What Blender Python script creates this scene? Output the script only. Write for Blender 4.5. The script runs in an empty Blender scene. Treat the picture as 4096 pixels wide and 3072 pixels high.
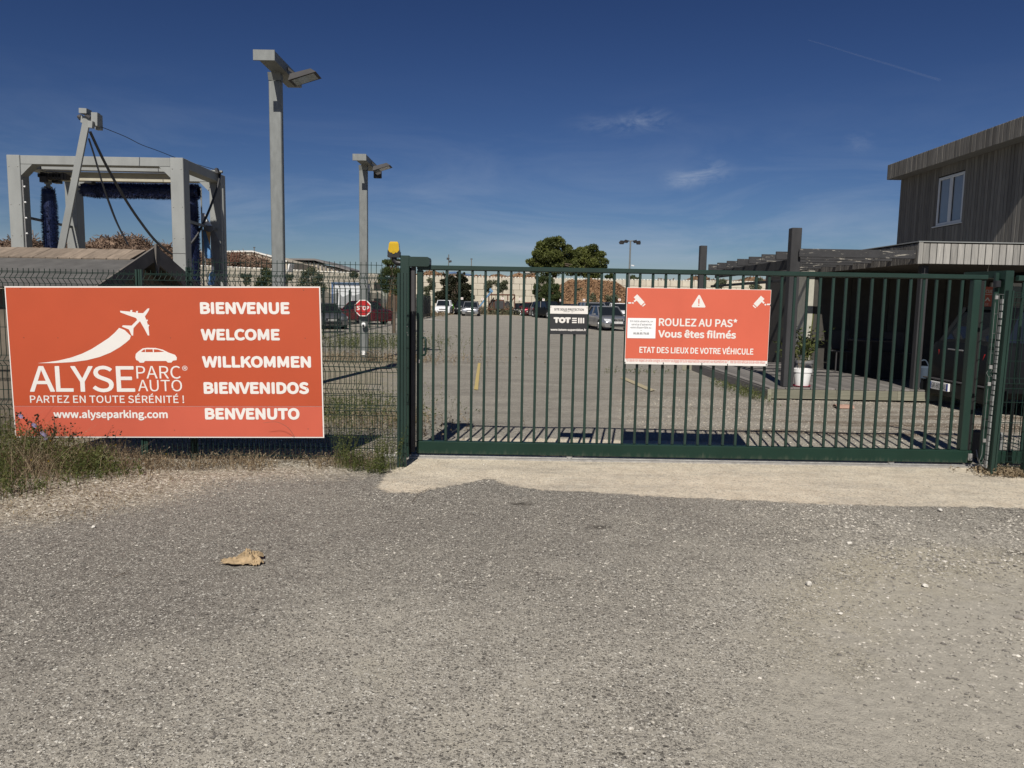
import bpy, bmesh, math, random, os
import numpy as np
from mathutils import Vector, Matrix, noise
random.seed(7); rng = np.random.default_rng(7)
S = bpy.context.scene
COL = S.collection

# ---------------------------------------------------------------- camera, sky, sun, exposure
FPX = 3010.0; PITCH = math.radians(6.28); ROLL = math.radians(1.0); EYE = 1.6
cam_d = bpy.data.cameras.new('camera'); cam = bpy.data.objects.new('camera', cam_d); COL.objects.link(cam)
cam_d.sensor_fit = 'HORIZONTAL'; cam_d.sensor_width = 36.0; cam_d.lens = 36.0 * FPX / 4096.0
cam_d.clip_start = 0.05; cam_d.clip_end = 9000
_F = Vector((0, math.cos(PITCH), -math.sin(PITCH))); _U = Vector((0, math.sin(PITCH), math.cos(PITCH))); _R = Vector((1, 0, 0))
_r2 = _R * math.cos(ROLL) + _U * math.sin(ROLL); _u2 = _U * math.cos(ROLL) - _R * math.sin(ROLL)
cam.matrix_world = Matrix(((_r2.x, _u2.x, -_F.x, 0), (_r2.y, _u2.y, -_F.y, 0), (_r2.z, _u2.z, -_F.z, EYE), (0, 0, 0, 1)))
S.camera = cam

SUN_EL = math.radians(44.0); SUN_AZ = math.radians(-170.5)      # azimuth from +Y towards +X
sun_vec = Vector((math.sin(SUN_AZ) * math.cos(SUN_EL), math.cos(SUN_AZ) * math.cos(SUN_EL), math.sin(SUN_EL)))
sd = bpy.data.lights.new('sun', 'SUN'); sd.energy = 5.0; sd.angle = math.radians(0.5); sd.color = (1.0, 0.945, 0.86)
so = bpy.data.objects.new('sun', sd); COL.objects.link(so); so.rotation_euler = sun_vec.to_track_quat('Z', 'Y').to_euler()

world = bpy.data.worlds.new('World'); S.world = world; world.use_nodes = True
nt = world.node_tree; nt.nodes.clear()
def N(t, k, **a):
    n = t.nodes.new(k)
    for p, v in a.items():
        if p.startswith('i_'):
            key = p[2:]; key = int(key) if key.isdigit() else key.replace('_', ' ')
            n.inputs[key].default_value = v
        else: setattr(n, p, v)
    return n
def ramp(t, stops, interp='LINEAR'):
    n = t.nodes.new('ShaderNodeValToRGB'); cr = n.color_ramp; cr.interpolation = interp
    while len(cr.elements) < len(stops): cr.elements.new(0.5)
    for e, (p, c) in zip(cr.elements, stops):
        e.position = p; e.color = (c, c, c, 1) if not hasattr(c, '__len__') else (*c, 1)
    return n
sky = N(nt, 'ShaderNodeTexSky', sky_type='NISHITA', sun_disc=False, sun_elevation=SUN_EL, sun_rotation=SUN_AZ % (2 * math.pi),
        altitude=60.0, air_density=1.0, dust_density=0.0, ozone_density=2.0)
bg = N(nt, 'ShaderNodeBackground', i_Strength=0.06); wo = N(nt, 'ShaderNodeOutputWorld')
tc = N(nt, 'ShaderNodeTexCoord'); sep = N(nt, 'ShaderNodeSeparateXYZ')
nt.links.new(tc.outputs['Generated'], sep.inputs[0])
# thin cirrus, thicker low down, all round the horizon
mp = N(nt, 'ShaderNodeMapping'); mp.inputs['Scale'].default_value = (1.3, 1.3, 7.0); mp.inputs['Rotation'].default_value = (0.06, -0.10, 0)
cn = N(nt, 'ShaderNodeTexNoise', i_Scale=2.6, i_Detail=9.0, i_Roughness=0.62, i_Distortion=0.6)
nt.links.new(tc.outputs['Generated'], mp.inputs[0]); nt.links.new(mp.outputs[0], cn.inputs['Vector'])
cr = ramp(nt, [(0.44, 0.0), (0.8, 1.0)]); nt.links.new(cn.outputs[0], cr.inputs[0])
hr = ramp(nt, [(0.0, 0.62), (0.07, 0.5), (0.15, 0.20), (0.22, 0.05), (0.28, 0.0)]); nt.links.new(sep.outputs[2], hr.inputs[0])
mul = N(nt, 'ShaderNodeMath', operation='MULTIPLY'); nt.links.new(cr.outputs[0], mul.inputs[0]); nt.links.new(hr.outputs[0], mul.inputs[1])
total = mul
def wdir(px, py):
    x = px - 2048.0; y = py - 1536.0
    xd = x * math.cos(ROLL) + y * math.sin(ROLL); yd = y * math.cos(ROLL) - x * math.sin(ROLL)
    return Vector((xd, FPX * math.cos(PITCH) - yd * math.sin(PITCH), -FPX * math.sin(PITCH) - yd * math.cos(PITCH)))
wn = N(nt, 'ShaderNodeTexNoise', i_Scale=15.0, i_Detail=8.0, i_Roughness=0.66, i_Distortion=1.2)
mp2 = N(nt, 'ShaderNodeMapping'); mp2.inputs['Scale'].default_value = (1.0, 1.0, 2.6); mp2.inputs['Rotation'].default_value = (0, 0.3, 0)
nt.links.new(tc.outputs['Generated'], mp2.inputs[0]); nt.links.new(mp2.outputs[0], wn.inputs['Vector'])
wr = ramp(nt, [(0.42, 0.0), (0.75, 1.0)]); nt.links.new(wn.outputs[0], wr.inputs[0])
for (px, py, sx, sz, amp) in [(2580, 485, 0.032, 0.012, 0.30), (2430, 500, 0.045, 0.012, 0.16), (2740, 720, 0.024, 0.011, 0.5), (2850, 685, 0.020, 0.014, 0.5), (3440, 570, 0.014, 0.012, 0.2)]:
    d = wdir(px, py).normalized()
    sb = N(nt, 'ShaderNodeVectorMath', operation='SUBTRACT'); sb.inputs[1].default_value = d; nt.links.new(tc.outputs['Generated'], sb.inputs[0])
    sc = N(nt, 'ShaderNodeVectorMath', operation='MULTIPLY'); sc.inputs[1].default_value = (1 / sx, 1 / sx, 1 / sz); nt.links.new(sb.outputs[0], sc.inputs[0])
    ln = N(nt, 'ShaderNodeVectorMath', operation='LENGTH'); nt.links.new(sc.outputs[0], ln.inputs[0])
    mr = N(nt, 'ShaderNodeMapRange', interpolation_type='SMOOTHSTEP'); mr.inputs[1].default_value = 0.0; mr.inputs[2].default_value = 1.7; mr.inputs[3].default_value = amp; mr.inputs[4].default_value = 0.0
    nt.links.new(ln.outputs[1], mr.inputs[0])
    m2 = N(nt, 'ShaderNodeMath', operation='MULTIPLY_ADD'); nt.links.new(mr.outputs[0], m2.inputs[0]); nt.links.new(wr.outputs[0], m2.inputs[1]); nt.links.new(total.outputs[0], m2.inputs[2])
    total = m2
mx = N(nt, 'ShaderNodeMix', data_type='RGBA'); nt.links.new(total.outputs[0], mx.inputs[0])
gm_ = N(nt, 'ShaderNodeGamma', i_Gamma=1.45); tn = N(nt, 'ShaderNodeMix', data_type='RGBA', blend_type='MULTIPLY'); tn.inputs[0].default_value = 1.0; tn.inputs[7].default_value = (0.191, 0.214, 0.289, 1)
tn.clamp_result = False
nt.links.new(sky.outputs[0], gm_.inputs[0]); nt.links.new(gm_.outputs[0], tn.inputs[6])
nt.links.new(tn.outputs[2], mx.inputs[6]); mx.inputs[7].default_value = (6.6, 7.6, 9.4, 1)
nt.links.new(mx.outputs[2], bg.inputs[0]); nt.links.new(bg.outputs[0], wo.inputs[0])
vs = S.view_settings; vs.view_transform = 'Standard'; vs.look = 'None'; vs.gamma = 1.0; vs.use_curve_mapping = False; vs.exposure = 0.0
S.cycles.max_bounces = 6; S.cycles.transparent_max_bounces = 24

def P(px, py, Y):
    d = wdir(px, py); t = Y / d.y
    return Vector((d.x * t, Y, EYE + d.z * t))
def G(px, py, z=0.0):
    d = wdir(px, py); t = (z - EYE) / d.z
    return Vector((d.x * t, d.y * t, z))

# ---------------------------------------------------------------- materials
def mat(name, col, rough=0.7, metal=0.0, var=0.15, scale=8.0, bump=0.0, bscale=60.0, col2=None, spec=0.5, stretch=(1, 1, 1), alpha=1.0, coat=0.0):
    m = bpy.data.materials.new(name); m.use_nodes = True; t = m.node_tree
    b = t.nodes['Principled BSDF']; b.inputs['Roughness'].default_value = rough; b.inputs['Metallic'].default_value = metal
    b.inputs['Specular IOR Level'].default_value = spec; b.inputs['Alpha'].default_value = alpha; b.inputs['Coat Weight'].default_value = coat
    c = N(t, 'ShaderNodeTexCoord'); mpn = N(t, 'ShaderNodeMapping'); mpn.inputs['Scale'].default_value = stretch
    t.links.new(c.outputs['Object'], mpn.inputs[0])
    oi = N(t, 'ShaderNodeObjectInfo')
    nz = N(t, 'ShaderNodeTexNoise', i_Scale=scale, i_Detail=6.0, i_Roughness=0.6, noise_dimensions='4D')
    t.links.new(mpn.outputs[0], nz.inputs['Vector'])
    w = N(t, 'ShaderNodeMath', operation='MULTIPLY'); w.inputs[1].default_value = 37.0; t.links.new(oi.outputs['Random'], w.inputs[0]); t.links.new(w.outputs[0], nz.inputs['W'])
    lo = tuple(x * (1 - var) for x in col); hi = tuple(min(1, x * (1 + var)) for x in col) if col2 is None else col2
    if col2 is not None: lo = col
    r = ramp(t, [(0.3, lo), (0.7, hi)]); t.links.new(nz.outputs[0], r.inputs[0])
    hv = N(t, 'ShaderNodeHueSaturation')
    mr = N(t, 'ShaderNodeMapRange'); mr.inputs[3].default_value = 1 - var * 0.6; mr.inputs[4].default_value = 1 + var * 0.6
    t.links.new(oi.outputs['Random'], mr.inputs[0]); t.links.new(mr.outputs[0], hv.inputs['Value']); t.links.new(r.outputs[0], hv.inputs['Color'])
    t.links.new(hv.outputs[0], b.inputs['Base Color'])
    if bump > 0:
        n2 = N(t, 'ShaderNodeTexNoise', i_Scale=bscale, i_Detail=4.0); t.links.new(mpn.outputs[0], n2.inputs['Vector'])
        bp = N(t, 'ShaderNodeBump', i_Strength=1.0, i_Distance=bump); t.links.new(n2.outputs[0], bp.inputs['Height']); t.links.new(bp.outputs[0], b.inputs['Normal'])
    return m
M = {}
M['green'] = mat('green_paint', (0.0105, 0.030, 0.022), 0.45, 0, 0.18, 5, 0.0006, 90, stretch=(1, 1, 0.5))
M['wire'] = mat('green_wire', (0.008, 0.022, 0.017), 0.6, 0, 0.2, spec=0.2)
M['rubber'] = mat('rubber', (0.045, 0.043, 0.045), 0.75, 0, 0.2)
M['black'] = mat('black_plastic', (0.018, 0.018, 0.02), 0.45, 0, 0.15)
M['void'] = mat('dark_inside', (0.01, 0.01, 0.01), 0.9, 0, 0.1)
M['galv'] = mat('galvanised_steel', (0.175, 0.185, 0.18), 0.6, 0.2, 0.16, 14, 0.0006, 40, stretch=(1, 1, 0.35))
M['galvd'] = mat('galvanised_gantry', (0.26, 0.27, 0.262), 0.65, 0.15, 0.12, 3, 0.0005, 30, stretch=(1, 1, 0.4))
M['steel'] = mat('bare_steel', (0.42, 0.41, 0.39), 0.5, 0.6, 0.2, 20)
M['cream'] = mat('cream_beam', (0.40, 0.375, 0.30), 0.6, 0, 0.1)
M['orange'] = mat('orange_print', (0.445, 0.070, 0.023), 0.5, 0, 0.055, 1.6)
M['orange2'] = mat('orange_print_gate', (0.59, 0.118, 0.066), 0.45, 0, 0.05, 2)
M['orangef'] = mat('orange_print_faded', (0.53, 0.102, 0.057), 0.5, 0, 0.06, 1.6)
M['white'] = mat('white_print', (0.72, 0.69, 0.65), 0.5, 0, 0.03, 3)
M['whitepaint'] = mat('white_paint', (0.78, 0.78, 0.77), 0.35, 0, 0.04)
M['anth'] = mat('anthracite_print', (0.028, 0.028, 0.03), 0.4, 0, 0.1)
M['redprint'] = mat('red_print', (0.6, 0.12, 0.09), 0.5, 0, 0.05)
M['yellowlens'] = mat('yellow_lens', (0.50, 0.32, 0.008), 0.2, 0, 0.06, coat=0.6)
M['stopred'] = mat('stop_red', (0.42, 0.018, 0.02), 0.4, 0, 0.05)
M['blackp'] = mat('black_print', (0.02, 0.02, 0.02), 0.5, 0, 0.02)
M['paper'] = mat('paper', (0.78, 0.79, 0.80), 0.7, 0, 0.03)
M['bristle'] = mat('blue_bristle', (0.006, 0.014, 0.06), 0.5, 0, 0.35, 30)
M['hose'] = mat('black_hose', (0.02, 0.021, 0.024), 0.5, 0, 0.1)
M['felt'] = mat('roof_felt', (0.085, 0.082, 0.078), 0.95, 0, 0.25, 6, 0.003, 120)
M['plank'] = mat('ridge_board', (0.24, 0.19, 0.145), 0.85, 0, 0.3, 5, 0.002, 60, stretch=(4, 1, 4))
M['barge'] = mat('barge_board', (0.15, 0.135, 0.12), 0.85, 0, 0.25, 5, 0.002, 50)
M['shedwall'] = mat('shed_wall', (0.13, 0.11, 0.085), 0.85, 0, 0.25, 5)
M['block'] = mat('cream_concrete_block', (0.52, 0.475, 0.385), 0.9, 0, 0.12, 1.3, 0.004, 12)
M['blocktop'] = mat('block_lug', (0.62, 0.60, 0.54), 0.9, 0, 0.1)
M['chip'] = mat('wood_chips', (0.10, 0.055, 0.03), 0.9, 0, 0.4, 3, 0.03, 8, col2=(0.30, 0.18, 0.095))
M['scrap'] = mat('scrap_wood', (0.08, 0.05, 0.035), 0.9, 0, 0.35, 2.2, 0.01, 20, col2=(0.29, 0.20, 0.14))
M['rust'] = mat('rusty_steel', (0.11, 0.045, 0.028), 0.85, 0.2, 0.3, 9)
M['blue'] = mat('blue_paint', (0.10, 0.22, 0.36), 0.5, 0, 0.1)
M['bluefilm'] = mat('blue_film', (0.10, 0.22, 0.42), 0.18, 0, 0.25, 6, 0.01, 12)
M['tarp'] = mat('grey_tarp', (0.12, 0.125, 0.13), 0.7, 0, 0.2, 4, 0.01, 9)
M['ochre'] = mat('ochre_panel', (0.42, 0.25, 0.08), 0.6, 0, 0.1)
M['pergola'] = mat('pergola_timber', (0.034, 0.034, 0.036), 0.85, 0, 0.3, 6, 0.003, 40, stretch=(1, 1, 0.3))
def peel_mat():
    m = mat('peeling_timber', (0.033, 0.033, 0.035), 0.85, 0, 0.25, 6, 0.003, 40); t = m.node_tree; b = t.nodes['Principled BSDF']
    old = b.inputs['Base Color'].links[0].from_socket
    c = N(t, 'ShaderNodeTexCoord'); mpn = N(t, 'ShaderNodeMapping'); mpn.inputs['Scale'].default_value = (0.35, 1, 2.2); t.links.new(c.outputs['Object'], mpn.inputs[0])
    nz = N(t, 'ShaderNodeTexNoise', i_Scale=11.0, i_Detail=8.0, i_Roughness=0.7, i_Distortion=0.4, noise_dimensions='3D'); t.links.new(mpn.outputs[0], nz.inputs['Vector'])
    r = ramp(t, [(0.58, 0.0), (0.61, 1.0)]); t.links.new(nz.outputs[0], r.inputs[0])
    mx = N(t, 'ShaderNodeMix', data_type='RGBA'); mx.inputs[7].default_value = (0.30, 0.28, 0.24, 1)
    t.links.new(r.outputs[0], mx.inputs[0]); t.links.new(old, mx.inputs[6]); t.links.new(mx.outputs[2], b.inputs['Base Color']); return m
M['peel'] = peel_mat()
def wood_mat(name, c1, c2, grain=(14, 14, 0.9), var=0.42):
    m = mat(name, c1, 0.85, 0, var, 3.2, 0.0015, 30, col2=c2, stretch=grain); return m
M['clad'] = wood_mat('weathered_cladding', (0.105, 0.097, 0.086), (0.19, 0.178, 0.158))
M['cladlight'] = wood_mat('pale_weathered_cladding', (0.21, 0.205, 0.19), (0.36, 0.345, 0.315))
M['deck'] = wood_mat('deck_board', (0.135, 0.125, 0.115), (0.21, 0.195, 0.18), (14, 0.9, 14))
M['deckface'] = wood_mat('green_treated_board', (0.175, 0.17, 0.125), (0.265, 0.255, 0.195), (0.9, 14, 14))
M['darkwall'] = mat('shade_dark_wall', (0.05, 0.046, 0.04), 0.9, 0, 0.15)  # canopy shade is put into this wall colour; also fills block wall cores
M['palewall'] = mat('sunlit_corner', (0.42, 0.41, 0.35), 0.85, 0, 0.1)  # sunlit strip of the house wall, its brightness put into the colour
M['soffit'] = mat('soffit', (0.085, 0.075, 0.06), 0.9, 0, 0.1)  # colour darkened to deepen the shade under the canopy
M['frame'] = mat('upvc_frame', (0.56, 0.57, 0.58), 0.35, 0, 0.03)
M['glass'] = mat('window_glass', (0.20, 0.23, 0.27), 0.06, 0, 0.03, spec=0.8)
M['carglass'] = mat('car_glass', (0.012, 0.015, 0.018), 0.04, 0, 0.05, spec=0.8)
M['tyre'] = mat('tyre', (0.02, 0.02, 0.02), 0.8, 0, 0.15)
M['rim'] = mat('alloy', (0.45, 0.46, 0.47), 0.35, 0.7, 0.05)
M['lamp'] = mat('headlamp_glass', (0.62, 0.64, 0.66), 0.08, 0.2, 0.1, 30)
M['redlamp'] = mat('tail_lamp', (0.45, 0.02, 0.02), 0.15, 0, 0.1)
M['plate'] = mat('number_plate', (0.74, 0.74, 0.72), 0.4, 0, 0.03)
M['bluep'] = mat('plate_blue', (0.02, 0.06, 0.35), 0.4, 0, 0.03)
M['terracotta'] = mat('terracotta', (0.36, 0.225, 0.17), 0.85, 0, 0.12)
M['redplastic'] = mat('dark_red_plastic', (0.28, 0.02, 0.05), 0.4, 0, 0.05)
M['greypot'] = mat('grey_pot', (0.2, 0.2, 0.2), 0.6, 0, 0.1)
M['kraft'] = mat('kraft_paper', (0.36, 0.265, 0.155), 0.85, 0, 0.3, 22, 0.006, 60)
M['stone'] = mat('limestone', (0.30, 0.275, 0.24), 0.95, 0, 0.25, 20, 0.003, 60)
M['palestone'] = mat('pale_stone', (0.62, 0.59, 0.53), 0.95, 0, 0.12, 20, 0.002, 60)
M['bark'] = mat('bark', (0.10, 0.075, 0.055), 0.95, 0, 0.3, 8, 0.01, 20)
M['lime'] = mat('lime_plastic', (0.18, 0.50, 0.06), 0.4, 0, 0.08)
M['bluebin'] = mat('grey_blue_plastic', (0.05, 0.07, 0.10), 0.5, 0, 0.1)
M['warehouse'] = mat('warehouse_sheet', (0.42, 0.37, 0.29), 0.7, 0, 0.08, 1)
M['warewhite'] = mat('warehouse_white', (0.66, 0.65, 0.61), 0.7, 0, 0.08, 1)
M['wareroof'] = mat('warehouse_roof', (0.16, 0.15, 0.145), 0.7, 0, 0.1, 1)
M['wareblue'] = mat('warehouse_blue', (0.07, 0.13, 0.25), 0.6, 0, 0.1, 1)
M['container'] = mat('container_white', (0.55, 0.57, 0.58), 0.5, 0, 0.08, 2)
M['trail'] = mat('vapour', (0.8, 0.85, 0.9), 1.0, 0, 0.0, alpha=0.012)
def leaf_mat(name, c1, c2, rough=0.6, trans=0.3):
    m = bpy.data.materials.new(name); m.use_nodes = True; t = m.node_tree; b = t.nodes['Principled BSDF']
    at = N(t, 'ShaderNodeAttribute', attribute_name='tint'); r = ramp(t, [(0.0, c1), (1.0, c2)])
    t.links.new(at.outputs['Fac'], r.inputs[0]); t.links.new(r.outputs[0], b.inputs['Base Color']); b.inputs['Roughness'].default_value = rough
    b.inputs['Specular IOR Level'].default_value = 0.3
    tr = N(t, 'ShaderNodeBsdfTranslucent'); t.links.new(r.outputs[0], tr.inputs[0]); ms = N(t, 'ShaderNodeMixShader'); ms.inputs[0].default_value = trans
    o = t.nodes['Material Output']; t.links.new(b.outputs[0], ms.inputs[1]); t.links.new(tr.outputs[0], ms.inputs[2]); t.links.new(ms.outputs[0], o.inputs[0]); return m
M['pine'] = leaf_mat('pine_needles', (0.035, 0.048, 0.014), (0.17, 0.19, 0.05))
M['darkleaf'] = leaf_mat('dark_leaves', (0.018, 0.022, 0.012), (0.045, 0.045, 0.022))
M['conifer'] = leaf_mat('conifer_needles', (0.035, 0.05, 0.018), (0.075, 0.10, 0.03))
M['olive'] = leaf_mat('grey_green_leaves', (0.07, 0.085, 0.05), (0.17, 0.18, 0.11))
M['weed'] = leaf_mat('weeds', (0.05, 0.07, 0.018), (0.15, 0.165, 0.055))
M['dry'] = leaf_mat('dry_stems', (0.12, 0.085, 0.055), (0.40, 0.32, 0.205))
M['flower'] = leaf_mat('yellow_petals', (0.6, 0.45, 0.04), (0.7, 0.55, 0.08))
M['chic'] = leaf_mat('lilac_petals', (0.32, 0.30, 0.55), (0.42, 0.40, 0.62))
def net_mat():
    m = mat('shade_net', (0.075, 0.085, 0.08), 0.9, 0, 0.2, 3); t = m.node_tree; b = t.nodes['Principled BSDF']; o = t.nodes['Material Output']
    tr = N(t, 'ShaderNodeBsdfTransparent'); ms = N(t, 'ShaderNodeMixShader'); ms.inputs[0].default_value = 0.42
    t.links.new(b.outputs[0], ms.inputs[1]); t.links.new(tr.outputs[0], ms.inputs[2]); t.links.new(ms.outputs[0], o.inputs[0]); return m
M['net'] = net_mat()
PAINTS = {}
def paint(name, c, metal=0.3):
    if name not in PAINTS: PAINTS[name] = mat('car_paint_' + name, c, 0.28 if name != 'black' else 0.4, metal, 0.04, 3, coat=0.6 if name != 'black' else 0.0, spec=0.5 if name != 'black' else 0.22)
    return PAINTS[name]

# ---------------------------------------------------------------- mesh helpers
ORG = {}
class MB:
    def __init__(s): s.v = []; s.f = []; s.t = []
    def add(s, vs, fs, tint=None):
        o = len(s.v); s.v.extend(tuple(v) for v in vs); s.f.extend(tuple(i + o for i in f) for f in fs)
        if tint is not None: s.t.extend([tint] * len(vs))
        return s
    def box(s, x0, x1, y0, y1, z0, z1):
        return s.add([(x0, y0, z0), (x1, y0, z0), (x1, y1, z0), (x0, y1, z0), (x0, y0, z1), (x1, y0, z1), (x1, y1, z1), (x0, y1, z1)],
                     [(0, 3, 2, 1), (4, 5, 6, 7), (0, 1, 5, 4), (1, 2, 6, 5), (2, 3, 7, 6), (3, 0, 4, 7)])
    def bbox(s, x0, x1, y0, y1, z0, z1, b=0.006):          # bevelled box (chamfered vertical + horizontal edges)
        bm = bmesh.new(); bmesh.ops.create_cube(bm, size=1.0)
        for v in bm.verts: v.co = Vector(((x0 + x1) / 2 + v.co.x * (x1 - x0), (y0 + y1) / 2 + v.co.y * (y1 - y0), (z0 + z1) / 2 + v.co.z * (z1 - z0)))
        bmesh.ops.bevel(bm, geom=bm.edges[:], offset=min(b, 0.45 * min(abs(x1 - x0), abs(y1 - y0), abs(z1 - z0))), segments=1, affect='EDGES')
        bm.verts.ensure_lookup_table(); s.add([v.co[:] for v in bm.verts], [[v.index for v in f.verts] for f in bm.faces]); bm.free(); return s
    def bar(s, a, b, w, h=None, up=Vector((0, 0, 1))):      # rectangular bar from a to b
        h = h or w; a = Vector(a); b = Vector(b); d = (b - a).normalized()
        if abs(d.dot(up)) > 0.98: up = Vector((0, 1, 0))
        x = d.cross(up).normalized() * w / 2; y = x.cross(d).normalized() * h / 2
        vs = [a - x - y, a + x - y, a + x + y, a - x + y, b - x - y, b + x - y, b + x + y, b - x + y]
        return s.add(vs, [(0, 3, 2, 1), (4, 5, 6, 7), (0, 1, 5, 4), (1, 2, 6, 5), (2, 3, 7, 6), (3, 0, 4, 7)])
    def tube(s, pts, r, n=6, cap=True, r2=None):
        pts = [Vector(p) for p in pts]; rings = []; k = len(pts)
        prev = None
        for i, p in enumerate(pts):
            d = (pts[min(i + 1, k - 1)] - pts[max(i - 1, 0)]).normalized()
            if prev is None: u = d.orthogonal().normalized()
            else: u = (prev - d * prev.dot(d)); u = u.normalized() if u.length > 1e-6 else d.orthogonal().normalized()
            prev = u; w = d.cross(u); rr = r if r2 is None else r + (r2 - r) * i / (k - 1)
            rings.append([p + (u * math.cos(2 * math.pi * j / n) + w * math.sin(2 * math.pi * j / n)) * rr for j in range(n)])
        vs = [v for ring in rings for v in ring]; fs = []
        for i in range(k - 1):
            for j in range(n): fs.append((i * n + j, i * n + (j + 1) % n, (i + 1) * n + (j + 1) % n, (i + 1) * n + j))
        if cap: fs.append(tuple(range(n))[::-1]); fs.append(tuple((k - 1) * n + j for j in range(n)))
        return s.add(vs, fs)
    def prism(s, poly, axis, a0, a1):                       # poly of 2D points extruded along an axis ('x','y','z')
        n = len(poly)
        def m(p, a): return {'x': (a, p[0], p[1]), 'y': (p[0], a, p[1]), 'z': (p[0], p[1], a)}[axis]
        return s.add([m(p, a0) for p in poly] + [m(p, a1) for p in poly], [tuple(range(n)), tuple(range(2 * n - 1, n - 1, -1))] + [(i, i + n, (i + 1) % n + n, (i + 1) % n) for i in range(n)])
    def lathe(s, prof, c, n=20, axis='z'):
        vs = []; fs = []
        for (r, z) in prof:
            for j in range(n):
                a = 2 * math.pi * j / n; x, y = r * math.cos(a), r * math.sin(a)
                vs.append({'z': (c[0] + x, c[1] + y, c[2] + z), 'y': (c[0] + x, c[1] + z, c[2] + y), 'x': (c[0] + z, c[1] + x, c[2] + y)}[axis])
        for i in range(len(prof) - 1):
            for j in range(n): fs.append((i * n + j, i * n + (j + 1) % n, (i + 1) * n + (j + 1) % n, (i + 1) * n + j))
        fs.append(tuple(range(n))); fs.append(tuple((len(prof) - 1) * n + j for j in range(n)))
        return s.add(vs, fs)
    def mesh(s, name, m, off=(0, 0, 0), smooth=False):
        me = bpy.data.meshes.new(name); ox, oy, oz = off
        me.from_pydata([(v[0] - ox, v[1] - oy, v[2] - oz) for v in s.v], [], s.f)
        if m: me.materials.append(m)
        if s.t and len(s.t) == len(s.v):
            a = me.attributes.new('tint', 'FLOAT', 'POINT'); a.data.foreach_set('value', s.t)
        bm = bmesh.new(); bm.from_mesh(me)
        if len(bm.faces) < 60000: bmesh.ops.recalc_face_normals(bm, faces=bm.faces)
        bm.to_mesh(me); bm.free()
        if smooth:
            me.polygons.foreach_set('use_smooth', [True] * len(me.polygons))
            me.set_sharp_from_angle(angle=math.radians(35))
        return me
    def build(s, name, m, parent=None, smooth=False, org=None):
        off = ORG.get(parent.name, (0, 0, 0)) if parent is not None else (org or (0, 0, 0))
        o = bpy.data.objects.new(name, s.mesh(name, m, off, smooth)); COL.objects.link(o)
        if parent is not None: o.parent = parent
        else: o.location = off
        ORG[o.name] = off
        return o
def tag(o, label=None, cat=None, group=None, kind=None):
    if label: o['label'] = label
    if cat: o['category'] = cat
    if group: o['group'] = group
    if kind: o['kind'] = kind
    return o
def thing(name, label, cat, loc=(0, 0, 0), group=None, rz=0.0, local=False):
    o = bpy.data.objects.new(name, None); COL.objects.link(o); o.location = loc; o.rotation_euler = (0, 0, rz); o.empty_display_size = 0.2
    ORG[o.name] = (0, 0, 0) if local else tuple(loc)
    return tag(o, label, cat, group)
def inst(name, me, loc, parent, rot=(0, 0, 0), scale=None):
    o = bpy.data.objects.new(name, me); COL.objects.link(o)
    if parent is not None:
        off = ORG.get(parent.name, (0, 0, 0)); o.parent = parent; o.location = (loc[0] - off[0], loc[1] - off[1], loc[2] - off[2])
    else: o.location = loc
    o.rotation_euler = rot
    if scale: o.scale = scale
    ORG[o.name] = tuple(loc)
    return o
_fp = os.path.join(bpy.utils.system_resource('DATAFILES'), 'fonts', 'Noto Sans CJK Regular.woff2')   # a face that ships inside Blender
try: FONT = bpy.data.fonts.load(_fp)
except Exception: FONT = None
def text_data(s, spacing=1.0):
    c = bpy.data.curves.new('lettering', 'FONT'); c.body = s; c.size = 1.0; c.space_character = spacing; c.resolution_u = 4
    if FONT: c.font = FONT
    o = bpy.data.objects.new('lettering_tmp', c); COL.objects.link(o)
    bpy.context.view_layer.update(); dg = bpy.context.evaluated_depsgraph_get(); me = o.evaluated_get(dg).to_mesh()
    vs = [v.co[:] for v in me.vertices]; fs = [tuple(p.vertices) for p in me.polygons]
    o.evaluated_get(dg).to_mesh_clear(); bpy.data.objects.remove(o); bpy.data.curves.remove(c)
    return vs, fs
def text_part(s, box, fmap, m, parent, bold=0.0, name='lettering', spacing=1.0):
    """box=(u0,u1,v0,v1) target extents; fmap(u,v)->3D point in the parent's frame; bold strokes are built from shifted layers"""
    vs, fs = text_data(s, spacing); xs_ = [v[0] for v in vs]; ys_ = [v[1] for v in vs]
    x0, x1, y0, y1 = min(xs_), max(xs_), min(ys_), max(ys_); u0, u1, v0, v1 = box
    sc = (v1 - v0) / (y1 - y0); b = max(bold, 0) * sc; u0 += b; u1 -= b; v0 += b; v1 -= b
    f0 = Vector(fmap(0, 0)); nrm = (Vector(fmap(1, 0)) - f0).cross(Vector(fmap(0, 1)) - f0).normalized()
    offs = [(0, 0)] if b <= 0 else [(b * math.cos(k * math.pi / 4), b * math.sin(k * math.pi / 4)) for k in range(8)] + [(0, 0)]
    mb = MB()
    for k, (dx, dy) in enumerate(offs):
        mb.add([Vector(fmap(u0 + dx + (v[0] - x0) / (x1 - x0) * (u1 - u0), v0 + dy + (v[1] - y0) / (y1 - y0) * (v1 - v0))) + nrm * (0.00008 * k) for v in vs], fs)
    return mb.build(name, m, parent)

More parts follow.
